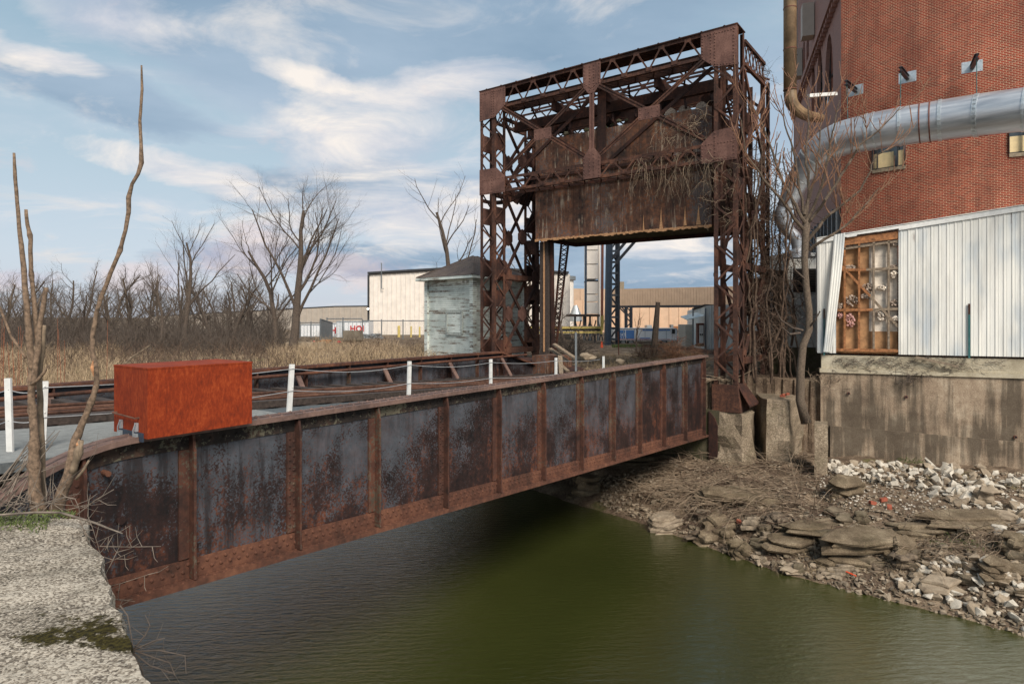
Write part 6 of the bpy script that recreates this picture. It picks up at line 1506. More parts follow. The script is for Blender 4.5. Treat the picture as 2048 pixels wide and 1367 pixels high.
# brush beyond the portal
shrub(at(1345, 716, 24), 90, 1.15, 1.9, 3, 'reddish dead brush around the foot of the leaning wooden pole', 'shrub', 'twig_orange', .011, 4, flop=.25)
shrub(at(1290, 716, 24), 70, 1.0, 1.9, 4, 'reddish dead brush right of the black tower footing', 'shrub', 'vine', .011, 4, flop=.25)
shrub(at(1390, 712, 25), 36, .75, 1.6, 5, 'sparse dead brush on the gravel left of the loading shed', 'shrub', 'twig_orange', .010, 3, flop=.2)
shrub(at(1150, 706, 27), 90, 1.5, 2.2, 6, 'grey tangled brush under the pipe bridge', 'shrub', 'twig', .011, 5, flop=.2)
shrub(at(1100, 704, 28), 60, 1.7, 1.6, 7, 'grey brush seen between the tower leg and the timber post', 'shrub', 'twig', .011, 5, flop=.1)
m = MB(); stems(m, 420, (1090, 1420), (712, 742), -1.62, .32, .008, rng, 2, .5); blades(m, 2600, (1090, 1420), lambda x, u: 708 + 34 * u, -1.6, (.04, .2), .008, rng, .9)
tag(m.build('dead_leaves', 'weed'), 'dead leaves and twigs littering the gravel beyond the girder', 'leaf litter', kind='stuff')
for i, (x, y, s_) in enumerate(((1172, 713, .28), (1183, 716, .2), (1240, 722, .16), (1285, 731, .14))):
    m = MB(); vs, fs = hulls[i]; p = at(x, y, 20); m.add([p + v * s_ for v in vs], fs); tag(m.build('boulder', 'stone_tan'), ['largest tan boulder on the gravel left of the black tower', 'smaller tan boulder against the largest one on the gravel', 'low tan boulder in front of the black tower footing', 'small flat boulder just beyond the girder below the brush'][i], 'boulder', 'boulders on the gravel')

# ------------------------------------------------------------------ FOREGROUND CUT TREES
def stem_px(parent, name, pts, Y, mt='bark', seed=1, kn=.10, parts=10):
    rng = random.Random(seed); P = [at(x, y, Y + (dy if False else 0)) for x, y, w_ in pts]; R = [w_ * .33 / F * Y for _, _, w_ in pts]; out = []; rr = []
    for i in range(len(P) - 1):
        k = max(2, int((P[i + 1] - P[i]).length / .03))
        for j in range(k):
            u = j / k; u2 = u * u * (3 - 2 * u) if False else u; q = P[i].lerp(P[i + 1], u2); z = q.z * 9
            out.append(q + V(mnoise.noise(V(z, seed, 0)), mnoise.noise(V(z, seed, 5)), 0) * R[i] * .25); rr.append((R[i] + (R[i + 1] - R[i]) * u) * (1 + kn * .8 * mnoise.noise(V(z * 3, seed, 9)) + (.3 if rng.random() < .03 else 0)))
    out.append(P[-1]); rr.append(R[-1]); m = MB(); m.tube(out, rr, 10); return m.build(name, mt, parent, smooth=True)
ta_ = thing('cut_tree', at(75, 1024, 3.85), 'cut tree clump of pale stems without twigs at the left edge, behind the concrete', 'tree')
stem_px(ta_, 'trunk', [(80, 1030, 44), (70, 985, 36), (68, 920, 30), (69, 870, 24), (63, 800, 20), (64, 740, 19), (60, 690, 18), (54, 620, 16), (49, 560, 15), (45, 510, 14), (38, 450, 11), (34, 400, 10), (30, 350, 10), (28, 306, 7)], 3.85, seed=1)
stem_px(ta_, 'limb', [(70, 760, 15), (75, 690, 14), (69, 610, 13), (62, 540, 12), (61, 480, 12), (55, 450, 11), (52, 419, 9)], 3.9, seed=2)
stem_px(ta_, 'limb', [(66, 770, 16), (76, 700, 15), (80, 650, 14), (86, 610, 13), (93, 575, 13)], 3.8, seed=3)
stem_px(ta_, 'limb', [(84, 1020, 22), (84, 900, 18), (80, 800, 17), (78, 750, 16), (85, 700, 14), (88, 650, 12)], 3.95, seed=4, mt='twig_pale')
stem_px(ta_, 'stub', [(64, 768, 9), (78, 757, 9), (90, 742, 8), (95, 731, 4)], 3.78, seed=5)
stem_px(ta_, 'limb', [(52, 716, 8), (22, 672, 7), (2, 620, 7), (-14, 590, 7)], 3.95, seed=6)
tb_ = thing('cut_tree', at(120, 1022, 3.9), 'single tall bent bare stem with peeled bark, left of the orange steel box', 'tree')
stem_px(tb_, 'trunk', [(112, 1026, 42), (124, 985, 34), (138, 950, 32), (147, 910, 33), (150, 880, 26), (163, 850, 20), (174, 825, 18), (186, 795, 17), (194, 765, 16), (192, 735, 15), (186, 712, 13), (185, 670, 14), (192, 630, 13), (204, 590, 13), (222, 545, 12), (240, 500, 12), (251, 460, 11), (257, 425, 13), (258, 395, 14), (264, 368, 10), (276, 348, 11), (283, 325, 14), (282, 290, 10), (280, 240, 9), (284, 180, 8), (283, 131, 5)], 3.9, seed=11, kn=.16)
stem_px(tb_, 'limb', [(146, 945, 20), (156, 905, 22), (162, 880, 16)], 3.85, seed=12, mt='twig_pale'); stem_px(tb_, 'stub', [(152, 958, 8), (168, 938, 8), (178, 920, 6)], 3.8, seed=13, mt='twig_pale')
m = MB(); P = [at(186, 720, 3.84), at(184, 735, 3.83), at(187, 752, 3.835)]; m.tube(P, [.002, .010, .002], 6); m.build('peeled_patch', 'bare_wood', tb_)
m = MB(); P = [at(158, 878, 3.85), at(156, 888, 3.84), at(154, 900, 3.85)]; m.tube(P, [.003, .012, .003], 6); m.build('peeled_patch', 'bare_wood', tb_)
rng = random.Random(15)
def twigs(m, n_, a, b, spread, L, r, rng, droop=0, kids=2):
    for _ in range(n_):
        p = Vector(a).lerp(Vector(b), rng.random()); d = V(rng.gauss(0, 1), rng.gauss(0, .6), rng.gauss(0, 1)).normalized() * spread + V(.1, 0, .2); d.normalize(); pts = [p]; l = L * rng.uniform(.4, 1.2)
        for j in range(5): d = (d + V(rng.gauss(0, .15), rng.gauss(0, .15), rng.gauss(0, .15) - droop)).normalized(); p = p + d * l / 5; pts.append(p)
        m.tube(pts, [r, r * .9, r * .75, r * .6, r * .45, r * .3], 4)
        for c in range(kids): j = rng.randint(1, 4); q = pts[j]; dd = (pts[j + 1] - q).normalized() + V(rng.gauss(0, .5), rng.gauss(0, .4), rng.gauss(0, .5)); m.tube([q, q + dd * l * .15, q + dd * l * .28 + UP * .01], [r * .6, r * .4, r * .25], 3)
m = MB(); twigs(m, 40, at(0, 1010, 3.75), at(110, 1005, 3.8), 1, .4, .0024, rng)
for i in range(22):
    a = at(rng.uniform(-30, 30), rng.uniform(960, 1020), 3.8); b = at(rng.uniform(60, 130), rng.uniform(860, 960), 3.9); m.tube([a, a.lerp(b, .5) + V(0, 0, rng.uniform(-.03, .05)), b], [.0035, .003, .0015], 4)
tag(m.build('dead_brush', 'stick_grey'), 'grey dead sticks leaning around the cut trees', 'brush', kind='stuff')
m = MB()
pts = [(0, 1029), (70, 1024), (120, 1024), (160, 1036), (190, 1045), (215, 1055), (245, 1066)]; m.tube([at(x, y, 3.55 - i * .05) for i, (x, y) in enumerate(pts)], [.007] * 4 + [.006, .005, .003], 5)
for arc, r in ((((60, 1018), (90, 1005), (130, 993), (150, 997), (158, 1015), (160, 1045)), .005), (((155, 1028), (190, 1000), (228, 978)), .005), (((160, 1040), (175, 1080), (200, 1120), (215, 1160), (230, 1220), (240, 1270)), .005), (((200, 1092), (260, 1093), (322, 1092)), .0035), (((165, 1060), (190, 1085), (245, 1060), (262, 1049)), .003), (((190, 1135), (230, 1118), (268, 1100)), .003), (((205, 1175), (245, 1165), (300, 1147)), .003), (((175, 1030), (185, 1055), (196, 1090), (205, 1130)), .003), (((243, 1084), (225, 1120), (205, 1160), (200, 1190)), .0025), (((215, 1195), (245, 1198), (270, 1202)), .0025)):
    m.tube([at(x, y, 3.35) for x, y in arc], [r * .65 * (1 - .6 * i / len(arc)) for i in range(len(arc))], 4)
    for i in range(5):
        j = rng.randint(0, len(arc) - 2); a = at(*arc[j], 3.35).lerp(at(*arc[j + 1], 3.35), rng.random()); d = V(rng.gauss(0, 1), rng.gauss(0, .3), rng.gauss(0, 1)).normalized() * .1; m.tube([a, a + d * .6, a + d + V(.01, 0, .02)], [.0022, .0018, .001], 3)
tag(m.build('bramble', 'stick_grey'), 'bare bramble stems trailing over the edge of the concrete wall top', 'bramble')
m = MB()
for arc in (((240, 1210), (255, 1230), (264, 1280), (265, 1300)), ((265, 1300), (290, 1270), (300, 1250), (290, 1228)), ((265, 1300), (310, 1280), (330, 1275)), ((268, 1305), (300, 1330), (345, 1345)), ((268, 1302), (320, 1300), (370, 1310), (372, 1345)), ((266, 1305), (285, 1340), (290, 1367)), ((268, 1300), (340, 1325), (350, 1350))):
    m.tube([at(x, y, 2.35) for x, y in arc], [.0032 * (1 - .6 * i / len(arc)) for i in range(len(arc))], 4)
    for i in range(4):
        j = rng.randint(0, len(arc) - 2); a = at(*arc[j], 2.35).lerp(at(*arc[j + 1], 2.35), rng.random()); d = V(rng.gauss(0, 1), rng.gauss(0, .3), rng.gauss(0, 1)).normalized() * .06; m.tube([a, a + d * .6, a + d], [.0014, .001, .0006], 3)
tag(m.build('dead_weed', 'twig'), 'thin dead weed growing from the side of the concrete over the water', 'weed')
m = MB()
for _ in range(900):
    x = rng.uniform(-40, 96) if rng.random() < .8 else rng.uniform(90, 150); y = rng.gauss(1043, 9) if x < 96 else rng.gauss(1030, 4); Y = 1.145 * F / (y - HY); p = at(x, y, Y); h = rng.uniform(.005, .02); a = rng.uniform(0, 6.3); sd = V(math.cos(a), math.sin(a), 0) * .003; tp = p + V(rng.gauss(0, .012), rng.gauss(0, .012), h)
    m.add([p - sd, p + sd, tp + sd, tp - sd], [(0, 1, 2, 3)])
tag(m.build('ground_cover', 'green_grass'), 'small green weeds on the top edge of the concrete at the far left', 'ground cover', kind='stuff')

# ------------------------------------------------------------------ TREE BY THE MILL
ail = thing('young_tree', at(1608, 838, 15.0), 'slim pale trunked bare tree with upswept orange tipped branches in front of the steel duct', 'tree')
YT = 15.0
def pxp(pts, Y0=YT): return [at(x, y, Y0 + dz) for x, y, dz in pts]
m = MB(); m.tube(pxp([(1612, 845, 0), (1600, 800, 0), (1601, 740, 0), (1606, 690, 0), (1618, 660, .02), (1618, 620, 0), (1612, 570, 0), (1609, 520, 0), (1611, 470, 0), (1614, 440, 0)]), [.115, .10, .09, .084, .08, .078, .075, .075, .082, .08], 9); m.build('trunk', 'bark_olive', ail, smooth=True)
mt1, mc1 = MB(), MB(); rng = random.Random(23)
def limb(pts, r0, r1, kids=7):
    P = pxp(pts); out = []
    for i in range(len(P) - 1):
        for k in range(4): out.append(P[i].lerp(P[i + 1], k / 4) + V(rng.gauss(0, .012), rng.gauss(0, .02), rng.gauss(0, .012)))
    out.append(P[-1]); n_ = len(out); mt1.tube(out, [r0 + (r1 - r0) * i / (n_ - 1) for i in range(n_)], 6)
    for c in range(kids):
        i = rng.randint(n_ // 4, n_ - 2); q = out[i]; base_d = (out[i + 1] - out[i]).normalized(); sgn = rng.choice((-1, 1)); d = (base_d + V(.9 * sgn, rng.gauss(0, .4), rng.uniform(-.1, .5))).normalized(); L = rng.uniform(.45, 1.15); pp = [q]; rr_ = (r0 + (r1 - r0) * i / n_) * .5
        for j in range(7): d = (d + UP * .13 + V(rng.gauss(0, .06), rng.gauss(0, .06), 0)).normalized(); q = q + d * L / 7; pp.append(q)
        mc1.tube(pp, [max(.006, rr_ * (1 - .09 * j)) for j in range(8)], 5)
        for g in range(rng.randint(1, 4)):
            j = rng.randint(1, 6); q = pp[j]; d = ((pp[j + 1] - q).normalized() + V(rng.uniform(-.9, .9), rng.gauss(0, .4), .2)).normalized(); l2 = L * rng.uniform(.25, .5); mc1.tube([q, q + d * l2 * .5, q + (d + UP * .3) * l2], [.010, .008, .006], 4)
for pts in ([(1611, 450, 0), (1585, 400, -.1), (1560, 350, -.2), (1540, 290, -.4), (1520, 240, -.5), (1500, 200, -.6)],
            [(1611, 450, 0), (1600, 380, .1), (1590, 320, .2), (1570, 250, .3), (1562, 190, .4)],
            [(1613, 445, 0), (1618, 380, 0), (1612, 310, 0), (1618, 240, 0), (1612, 180, 0)],
            [(1613, 445, 0), (1640, 380, -.2), (1655, 320, -.3), (1668, 250, -.4), (1680, 200, -.5)],
            [(1614, 450, 0), (1650, 400, -.4), (1690, 340, -.6), (1720, 290, -.8), (1770, 250, -.9), (1800, 215, -1.0)],
            [(1616, 480, 0), (1660, 430, -.3), (1720, 380, -.5), (1755, 310, -.7), (1790, 292, -.8)],
            [(1618, 500, 0), (1650, 478, -.3), (1690, 455, -.4), (1720, 420, -.5), (1760, 375, -.6)],
            [(1606, 460, 0), (1570, 410, -.5), (1530, 360, -.8), (1490, 300, -1.0), (1478, 228, -1.1)],
            [(1608, 430, 0), (1630, 350, .3), (1640, 280, .4), (1645, 210, .4)]): limb(pts, .040, .009, 11)
mt1.build('limb', 'bark_olive', ail); mc1.build('crown', 'twig_orange', ail)
m = MB()
for pts in ([(1605, 660, 0), (1585, 655, -.2), (1562, 640, -.3), (1548, 610, -.3)], [(1618, 655, 0), (1630, 640, -.2), (1640, 622, -.3)], [(1600, 665, 0), (1580, 668, -.2), (1565, 655, -.3)], [(1612, 560, 0), (1590, 540, -.2), (1580, 500, -.3)]): m.tube(pxp(pts), [.03, .02, .014, .006][:len(pts)], 5)
m.build('limb', 'bark_dark', ail)
# ------------------------------------------------------------------ VINES ON THE TOWER
def wander(m, p, L, r, rng, grav=.1, k=12, wob=.35, kids=2):
    d = V(rng.gauss(0, 1), rng.gauss(0, 1), rng.gauss(0, .6) - grav * 3).normalized(); pts = [Vector(p)]; 
    for j in range(k): d = (d + V(rng.gauss(0, wob), rng.gauss(0, wob), rng.gauss(0, wob) - grav)).normalized(); pts.append(pts[-1] + d * L / k)
    m.tube(pts, [r * (1 - .6 * j / k) for j in range(k + 1)], 3)
    for _ in range(kids):
        j = rng.randint(1, k - 1); q = pts[j]; d2_ = V(rng.gauss(0, 1), rng.gauss(0, 1), rng.gauss(0, .8)).normalized(); m.tube([q, q + d2_ * .07, q + d2_ * .15 - UP * grav * .2], [r * .5, r * .4, r * .25], 3)
def vine(name, seed, n_, box, L, r, label, grav=.1, mt='vine', trunks=0, wob=.3):
    rng = random.Random(seed); a = MB(); t = thing(name, B((box[0] + box[1]) / 2, (box[2] + box[3]) / 2, box[4]), label, 'vine', 'dead vines on the tower')
    for _ in range(n_): wander(a, B(rng.uniform(box[0], box[1]), rng.uniform(box[2], box[3]), rng.uniform(box[4], box[5])), L * rng.uniform(.4, 1.3), r * rng.uniform(.6, 1.3), rng, grav, wob=wob)
    a.build('twigs', mt, t); 
    if trunks:
        b = MB()
        for _ in range(trunks):
            tt, n2 = rng.uniform(box[0], box[1]), rng.uniform(box[2], box[3]); pts = []
            for z in frange(box[4] - .5, box[5], .35): tt += rng.gauss(0, .07); n2 += rng.gauss(0, .06); pts.append(B(tt, n2, z))
            b.tube(pts, [.035 * (1 - .6 * i / len(pts)) for i in range(len(pts))], 5)
        b.build('stem', 'vine', t)
    return t
vine('climbing_vine', 1, 430, (.9, 3.2, -1.2, -.5, -1.2, 4.4), .9, .009, 'thick mass of dead vines between the two right legs of the portal', .08, trunks=9)
vine('climbing_vine', 2, 260, (2.2, 3.4, -1.7, -.6, -.3, 3.0), .8, .009, 'tangle of dead vines hanging off the rear right leg towards the shed', .12, trunks=4)
vine('climbing_vine', 3, 120, (.0, .4, -.4, 2.0, 3.8, 4.25), .95, .0055, 'dead vines hanging from the lower chord in front of the counterweight', .30, 'twig_pale', wob=.2)
vine('climbing_vine', 4, 60, (-.1, .25, .1, 1.4, 4.5, 5.1), .6, .005, 'pale dead vines crossing the brace left of the right gusset', .1, 'twig_pale')
vine('climbing_vine', 5, 30, (2.0, 3.1, -.75, -.4, 6.4, 6.9), .6, .005, 'wispy vine tips arching above the rear right corner of the portal', -.12)
vine('climbing_vine', 6, 60, (-.1, .3, -.7, .2, 2.3, 3.9), .5, .006, 'dead vines twisted round the front right leg below the lower gusset', .12, 'twig_pale')
m = MB(); rng = random.Random(8)
for i in range(7):
    x = rng.uniform(1548, 1570); pts = []; xx = x
    for j, y in enumerate(frange(560, 800, 30)): xx += rng.gauss(2.2, 6); pts.append(at(xx, y, 17.2 - j * .05))
    m.tube(pts, .022, 5)
for _ in range(60): p = at(rng.uniform(1520, 1572), rng.uniform(540, 720), rng.uniform(16.6, 17.4)); wander(m, p, .7, .007, rng, .15)
tag(m.build('hanging_vine', 'vine'), 'long loose vine stems hanging before the block wall and the dark shed', 'vine')

# ------------------------------------------------------------------ BANK: stones, slabs, gravel, brush
def ground_px(x, y, Y0=8.0, Y1=18.0):
    Y = Y0
    while Y < Y1:
        h = hgt((x - CX) / F * Y, Y); 
        if HY - h / Y * F < y: return V((x - CX) / F * Y, Y, max(h, WZ - .05))
        Y += .04
    return None
stone_meshes = []
rng = random.Random(31)
def stone_proto(mt, k, n_=7, flat=1.0):
    out = []
    for i in range(n_):
        vs, fs = hull_mesh(rng, k, 1, rng.uniform(.6, .95), rng.uniform(.45, .8) * flat); me = bpy.data.meshes.new('stone'); me.from_pydata([v * S for v in vs], [], fs); me.materials.append(MAT[mt]); out.append(me)
    return out
pw, pt_, pbm = stone_proto('stone_white', 16, 9), stone_proto('stone_tan', 14, 7), stone_proto('stone_brown', 14, 6)
def put_stone(protos_, x, y, size, name, label, cat, group, flat=1.0, sink=.25):
    p = ground_px(x, y)
    if p is None: return
    s_ = size / 2 / F * p.y
    o_ = bpy.data.objects.new(name, rng.choice(protos_)); C.objects.link(o_); o_.location = (p + UP * s_ * .5 * flat * (1 - sink)) * S
    o_.rotation_euler = (rng.gauss(0, .5) * flat, rng.gauss(0, .5) * flat, rng.uniform(0, 6.28)); o_.scale = (s_ * rng.uniform(.85, 1.15), s_ * rng.uniform(.85, 1.15), s_ * flat); return tag(o_, label, cat, group)
for _ in range(250):
    x = rng.uniform(1650, 2075); lo = 922 + (x - 1640) * .055; hi = lerp_tab(x, [(1640, 935), (1700, 960), (1800, 975), (1900, 1010), (1960, 1050), (2075, 1110)]); y = lo + (hi - lo) * rng.random() ** 1.0
    put_stone(pw if rng.random() < .72 else pt_, x, y, rng.uniform(11, 27) * (1.35 if x > 1850 else .9), 'riprap_stone', 'pale angular stone in the riprap spread below the stained concrete wall', 'stone', 'pale riprap below the concrete wall')
for _ in range(150):
    x = rng.uniform(1800, 2070); lo = lerp_tab(x, [(1800, 1170), (1850, 1130), (1950, 1120), (2070, 1110)]); hi = 1160 + (x - 1740) * .34; y = rng.uniform(lo, max(lo + 5, hi))
    put_stone(pw if rng.random() < .6 else pt_, x, y, rng.uniform(14, 36), 'shore_stone', 'light grey stone in the heap at the water edge, lower right corner', 'stone', 'stones at the lower right water edge')
for _ in range(120):
    x = rng.uniform(1215, 1800); y = lerp_tab(x, [(1215, 1010), (1290, 1040), (1400, 1090), (1500, 1125), (1600, 1150), (1700, 1185), (1800, 1210)]) - abs(rng.gauss(0, 22)) + 2
    put_stone(pt_ if rng.random() < .65 else pbm, x, y, rng.uniform(8, 24), 'shore_rock', 'tan broken rock along the water line beyond the girder', 'rock', 'tan rocks along the water line', .8)
for _ in range(90):
    x = rng.uniform(1400, 2050); y = rng.uniform(950, 1130)
    put_stone(pbm if rng.random() < .6 else pt_, x, y, rng.uniform(6, 16), 'bank_stone', 'small brown stone half sunk in the earth of the bank', 'stone', 'small stones in the earth bank', .7)
def slab(x, y, w_, d_, h_, rot, label, tilt=.12, mt='slab_rock', seed=0):
    p = ground_px(x, y)
    if p is None: return
    r2 = random.Random(seed * 7 + 1); sc_ = p.y / F; m = MB(); R = Matrix.Rotation(rot, 3, 'Z') @ Matrix.Rotation(tilt, 3, 'X') @ Matrix.Rotation(r2.uniform(-.08, .08), 3, 'Y')
    nl = max(2, int(h_ / 8)); z = -.35 * h_ * sc_; thin = w_ > 120
    for l in range(nl + 1):
        th = h_ * sc_ / nl * r2.uniform(.6, 1.3); k = r2.choice((9, 11, 13)); off = V(r2.uniform(-.10, .10) * w_, r2.uniform(-.12, .12) * d_, 0) * sc_; q = r2.uniform(.78, 1.05) * (1 - .07 * l)
        a0 = r2.uniform(0, 1); ring = []
        for i in range(k):
            a = 2 * PI * (i + r2.uniform(-.3, .3)) / k + a0; e = q * r2.uniform(.62, 1.15); ring.append(V(math.cos(a) * w_ / 2 * sc_ * e, math.sin(a) * d_ / 2 * sc_ * e, 0) + off)
        b_ = len(m.v)
        for v in ring: m.v.append(p + R @ (v * r2.uniform(.9, 1.0) + UP * (z + r2.uniform(-.1, .1) * th)))
        for v in ring: m.v.append(p + R @ (v + UP * (z + th * r2.uniform(.45, .6))))
        for v in ring: m.v.append(p + R @ (v * r2.uniform(.8, .93) + UP * (z + th * r2.uniform(.85, 1.15))))
        m.v.append(p + R @ (off + UP * (z + th * 1.15)))
        for j in range(2):
            for i in range(k): m.f.append((b_ + j * k + i, b_ + j * k + (i + 1) % k, b_ + (j + 1) * k + (i + 1) % k, b_ + (j + 1) * k + i))
        for i in range(k): m.f.append((b_ + 2 * k + i, b_ + 2 * k + (i + 1) % k, b_ + 3 * k))
        m.f.append(tuple(b_ + i for i in range(k - 1, -1, -1))); z += th * .92
    tag(m.build('ledge_stone', mt), label, 'rock', 'layered rock slabs on the bank')
for i, a in enumerate(((1692, 985, 105, 60, 34, .2, 'large greenish rounded slab in the middle of the bank below the concrete wall', .35), (1490, 1000, 230, 90, 22, -.25, 'long flat slab lying under the dead branches', .1), (1172, 985, 90, 60, 55, .3, 'dark squarish block under the bridge at the far water edge', .1),
    (1250, 925, 330, 90, 26, -.1, 'broad dark stone shelf below the bridge abutment', .02), (1330, 1060, 95, 60, 26, .2, 'flat pale slab at the water edge below the girder end', .15), (1440, 1062, 90, 70, 24, .5, 'tilted grey slab above the left shoreline rocks', .45),
    (1640, 1062, 190, 90, 16, .0, 'upper thin layered ledge slab in the centre of the bank', .05), (1730, 1088, 210, 100, 20, .05, 'middle layered ledge slab overhanging the shore', .08), (1830, 1070, 140, 80, 24, -.1, 'ledge slab right of the middle overhang', -.15),
    (1590, 1090, 140, 70, 18, .1, 'lower left ledge slab with broken edge', .1), (1700, 1130, 170, 80, 20, .0, 'lowest jutting ledge slab above the waterline', .1), (1800, 1105, 90, 60, 30, .6, 'tilted brown slab dipping at the right of the ledges', .5), (1930, 1050, 240, 90, 26, -.05, 'dark ledge under the dead roots at the right', .1),
    (1480, 1110, 60, 40, 44, .8, 'upright dark rock at the left shoreline', .6), (1965, 1005, 60, 40, 36, .2, 'pale squarish block among the upper riprap', .2), (1990, 1150, 80, 60, 40, .4, 'large brown stone in the lower right heap', .3), (2030, 1110, 90, 70, 50, .1, 'big shaded rock at the right edge of the picture', .2),
    (1880, 1185, 100, 60, 26, -.2, 'flat tan slab in the lower right stones near the water', .2), (1415, 1085, 60, 40, 20, .2, 'small pale slab among the shoreline rocks', .3), (1590, 1140, 70, 36, 14, .1, 'thin pale slab tilted at the water edge', .25))):
    slab(*a[:7], tilt=a[7], seed=i + 1, mt='slab_rock' if i not in (4, 14, 19, 17) else 'stone_tan')
for i, (x, y) in enumerate(((1767, 1003), (1779, 1018), (1480, 1050), (1745, 1010))):
    p = ground_px(x, y); m = MB(); a = i * 1.1; m.box(p + UP * .04, .12, .075, .06, V(math.cos(a), math.sin(a), .2).normalized(), V(-math.sin(a), math.cos(a), 0)); tag(m.build('loose_brick', 'brick_loose'), ['tan brick lying on the bank left of centre of the ledge', 'brick standing beside the tan brick on the bank', 'brick lying above the left shoreline rocks', 'broken brick uphill of the tan brick'][i], 'brick', 'bricks on the bank')
for _ in range(46):
    x = rng.uniform(1400, 2050); y = rng.uniform(*((1010, 1110) if x < 1550 else (1020, 1150) if x < 1850 else (1040, 1190))); w__ = rng.uniform(28, 80)
    slab(x, y, w__, w__ * rng.uniform(.5, .8), rng.uniform(8, 20), rng.uniform(-.8, .8), 'small broken ledge rock jutting from the middle of the bank', tilt=rng.uniform(-.3, .4), seed=rng.randint(100, 999), mt=rng.choice(('slab_rock', 'stone_grey', 'stone_tan', 'stone_brown', 'stone_umber')))
gr = [hull_mesh(rng, 8, 1, .8, .6) for _ in range(8)]
def gravel(n_, zone, sz, mt, label):
    m = MB()
    for _ in range(n_):
        x, y = zone(); 
        p = ground_px(x, y)
        if p is None: continue
        vs, fs = rng.choice(gr); s_ = rng.uniform(*sz); R = Matrix.Rotation(rng.uniform(0, 6.28), 3, 'Z'); m.add([p + R @ (v * s_) + UP * s_ * .3 for v in vs], fs)
    tag(m.build('gravel', mt), label, 'gravel', kind='stuff')
def zone_all():
    x = rng.uniform(1200, 2070); lo = lerp_tab(x, [(1200, 960), (1400, 905), (1640, 925), (2070, 945)]); hi = lerp_tab(x, [(1200, 1012), (1290, 1045), (1400, 1090), (1500, 1128), (1600, 1155), (1700, 1190), (1850, 1220), (2070, 1285)]); return x, rng.uniform(lo, hi)
def zone_up():
    x = rng.uniform(1640, 2070); return x, 925 + (x - 1640) * .055 + abs(rng.gauss(0, 55))
gravel(900, zone_all, (.03, .085), 'stone_grey', 'broken grey rubble covering the bank'); gravel(700, zone_all, (.025, .075), 'stone_tan', 'broken tan rubble covering the bank'); gravel(2200, zone_all, (.008, .045), 'stone_tan', 'tan gravel scattered over the bank'); gravel(1500, zone_all, (.008, .05), 'stone_brown', 'brown gravel scattered over the bank'); gravel(1300, zone_up, (.008, .045), 'stone_white', 'white gravel between the riprap stones')
m = MB()
def sticks(m, n_, zone, L, r, dirx, rng, lift=.1):
    for _ in range(n_):
        x, y = zone(); p = ground_px(x, y)
        if p is None: continue
        p = p + UP * .03; d = V(dirx[0] + rng.gauss(0, .6), dirx[1] + rng.gauss(0, .6), rng.uniform(-.05, .35)).normalized(); l = L * rng.uniform(.3, 1.2); pts = [p]
        for j in range(6): d = (d + V(rng.gauss(0, .14), rng.gauss(0, .14), rng.gauss(0, .10) - .035 * j)).normalized(); pts.append(pts[-1] + d * l / 6)
        m.tube(pts, [r * (1 - .12 * j) for j in range(7)], 4)
        for _ in range(3): j = rng.randint(1, 5); q = pts[j]; dd = (pts[j + 1] - q).normalized() + V(rng.gauss(0, .4), rng.gauss(0, .4), rng.gauss(0, .4)); m.tube([q, q + dd * l * .12, q + dd * l * .22], [r * .5, r * .4, r * .25], 3)
sticks(m, 260, lambda: (rng.uniform(1340, 1650), rng.uniform(905, 1035)), 1.4, .010, (-.9, -.1), rng); tag(m.build('brush_pile', 'twig_pale'), 'heap of grey dead branches spilling down the bank below the concrete piers', 'brush pile', kind='stuff')
m = MB(); sticks(m, 150, lambda: (rng.uniform(1360, 1700), rng.uniform(930, 1060)), .9, .008, (-.9, -.3), rng); tag(m.build('brush_pile', 'vine'), 'darker dead branches under the grey heap on the bank', 'brush pile', kind='stuff')
m = MB(); sticks(m, 170, lambda: (rng.uniform(1820, 2070), rng.uniform(1030, 1120)), .8, .008, (-.7, -.6), rng); tag(m.build('root_tangle', 'twig_pale'), 'dead roots and grass hanging over the dark ledge at the right', 'roots', kind='stuff')
m = MB(); sticks(m, 150, lambda: (rng.uniform(1540, 1860), rng.uniform(1060, 1150)), .35, .006, (-.2, -.8), rng); tag(m.build('root_tangle', 'weed'), 'short dead roots hanging from the ledges above the shore', 'roots', kind='stuff')
m = MB()
for _ in range(1500):
    x, y = zone_all(); p = ground_px(x, y)
    if p is None: continue
    a = rng.uniform(0, 6.3); h = rng.uniform(.03, .13); sd = V(math.cos(a), math.sin(a), 0) * .004; tp = p + V(rng.gauss(0, .06), rng.gauss(0, .06), h); m.add([p - sd, p + sd, tp], [(0, 1, 2)])
tag(m.build('dead_grass', 'weed'), 'thin dead grass tufts between the stones of the bank', 'grass', kind='stuff')
def bushpx(x, y, k, H, sp, seed, label, mt, flop=.35, r=.007):
    p = ground_px(x, y); shrub(p, k, H, sp, seed, label, 'shrub', mt, r, 3, flop=flop)
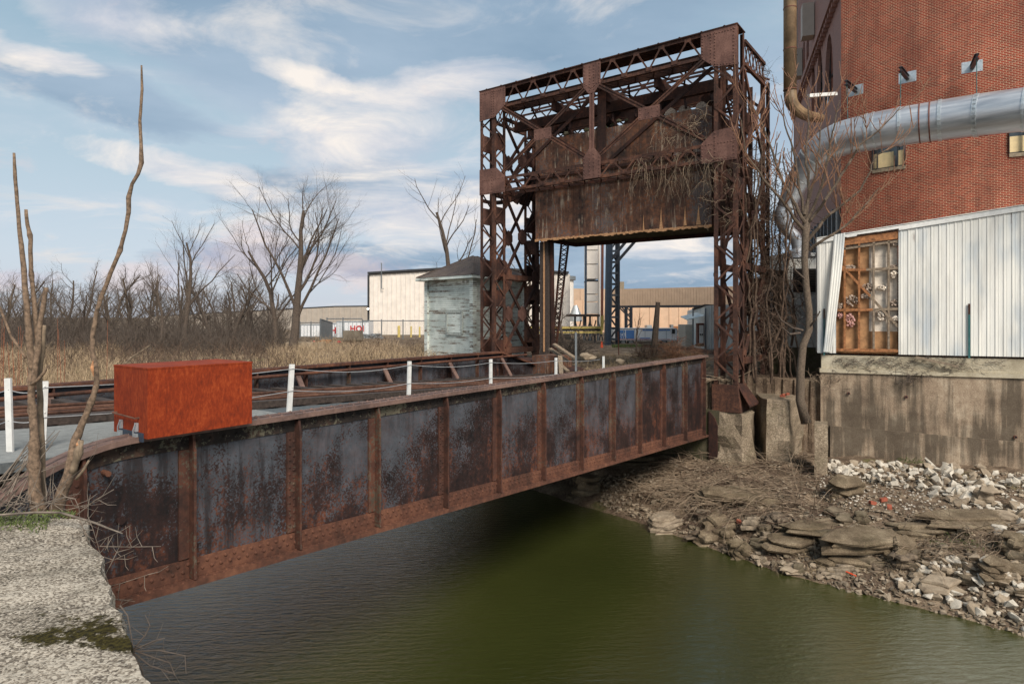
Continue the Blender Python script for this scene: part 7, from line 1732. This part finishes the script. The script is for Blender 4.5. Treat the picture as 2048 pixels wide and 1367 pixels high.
bushpx(1812, 915, 50, .65, 1.2, 51, 'bare arching shrub growing at the foot of the stained wall', 'twig', .4)
bushpx(1820, 922, 70, .25, 1.6, 52, 'low green bush at the foot of the stained wall', 'green_grass', .3, .006)
bushpx(1648, 905, 40, .45, 1.0, 53, 'pale arching twigs over the square concrete stub', 'twig_pale', .5)
bushpx(1925, 1085, 30, .3, 1.4, 54, 'small green tuft under the dark ledge at the right', 'green_grass', .3, .005)
m = MB(); rng = random.Random(71)
def creeper(m, n_, x0, x1, y0, y1):
    for _ in range(n_):
        x, y = rng.uniform(x0, x1), rng.uniform(y0, y1); pts = []
        for j in range(8): pts.append(W(sx_(x), .012 if y < 738 else .055, wz(x, y))); x += rng.gauss(0, 7) + 2; y += rng.gauss(1, 3); y = min(y, 800)
        m.tube(pts, .004, 3)
creeper(m, 110, 1660, 1990, 713, 738); creeper(m, 8, 1650, 1700, 745, 780)
tag(m.build('wall_creeper', 'twig'), 'fine dead creeper stems spread over the pale band under the white siding', 'creeper')
m = MB(); a, b = W(sx_(1830), .08, wz(1830, 713)), W(sx_(1915), .1, wz(1915, 732)); m.bar(a, b, .03, .05); tag(m.build('loose_board', 'timber_grey'), 'thin grey board slipping down from under the white siding', 'board')
for i, (x, y) in enumerate(((1525, 916), (1552, 918))):
    p = ground_px(x, y) or at(x, y, 14.5); m = MB()
    for _ in range(40): vs, fs = rng.choice(hulls); r_ = rng.uniform(.02, .05); q = p + V(rng.gauss(0, .11), rng.gauss(0, .06), abs(rng.gauss(0, .04)) + .03); m.add([q + v * r_ for v in vs], fs)
    tag(m.build('insulation_clump', 'pink_fluff'), ['left clump of pink insulation on the bank below the piers', 'right clump of pink insulation on the bank below the piers'][i], 'insulation')
m = MB(); p = ground_px(1690, 1150); q = ground_px(1712, 1158); 
if p and q: m.tube([p + UP * .05, q + UP * .05], .012, 6); tag(m.build('plastic_stick', 'orange_plastic'), 'thin orange stick lying at the shoreline', 'stick')
bpy.context.view_layer.update()
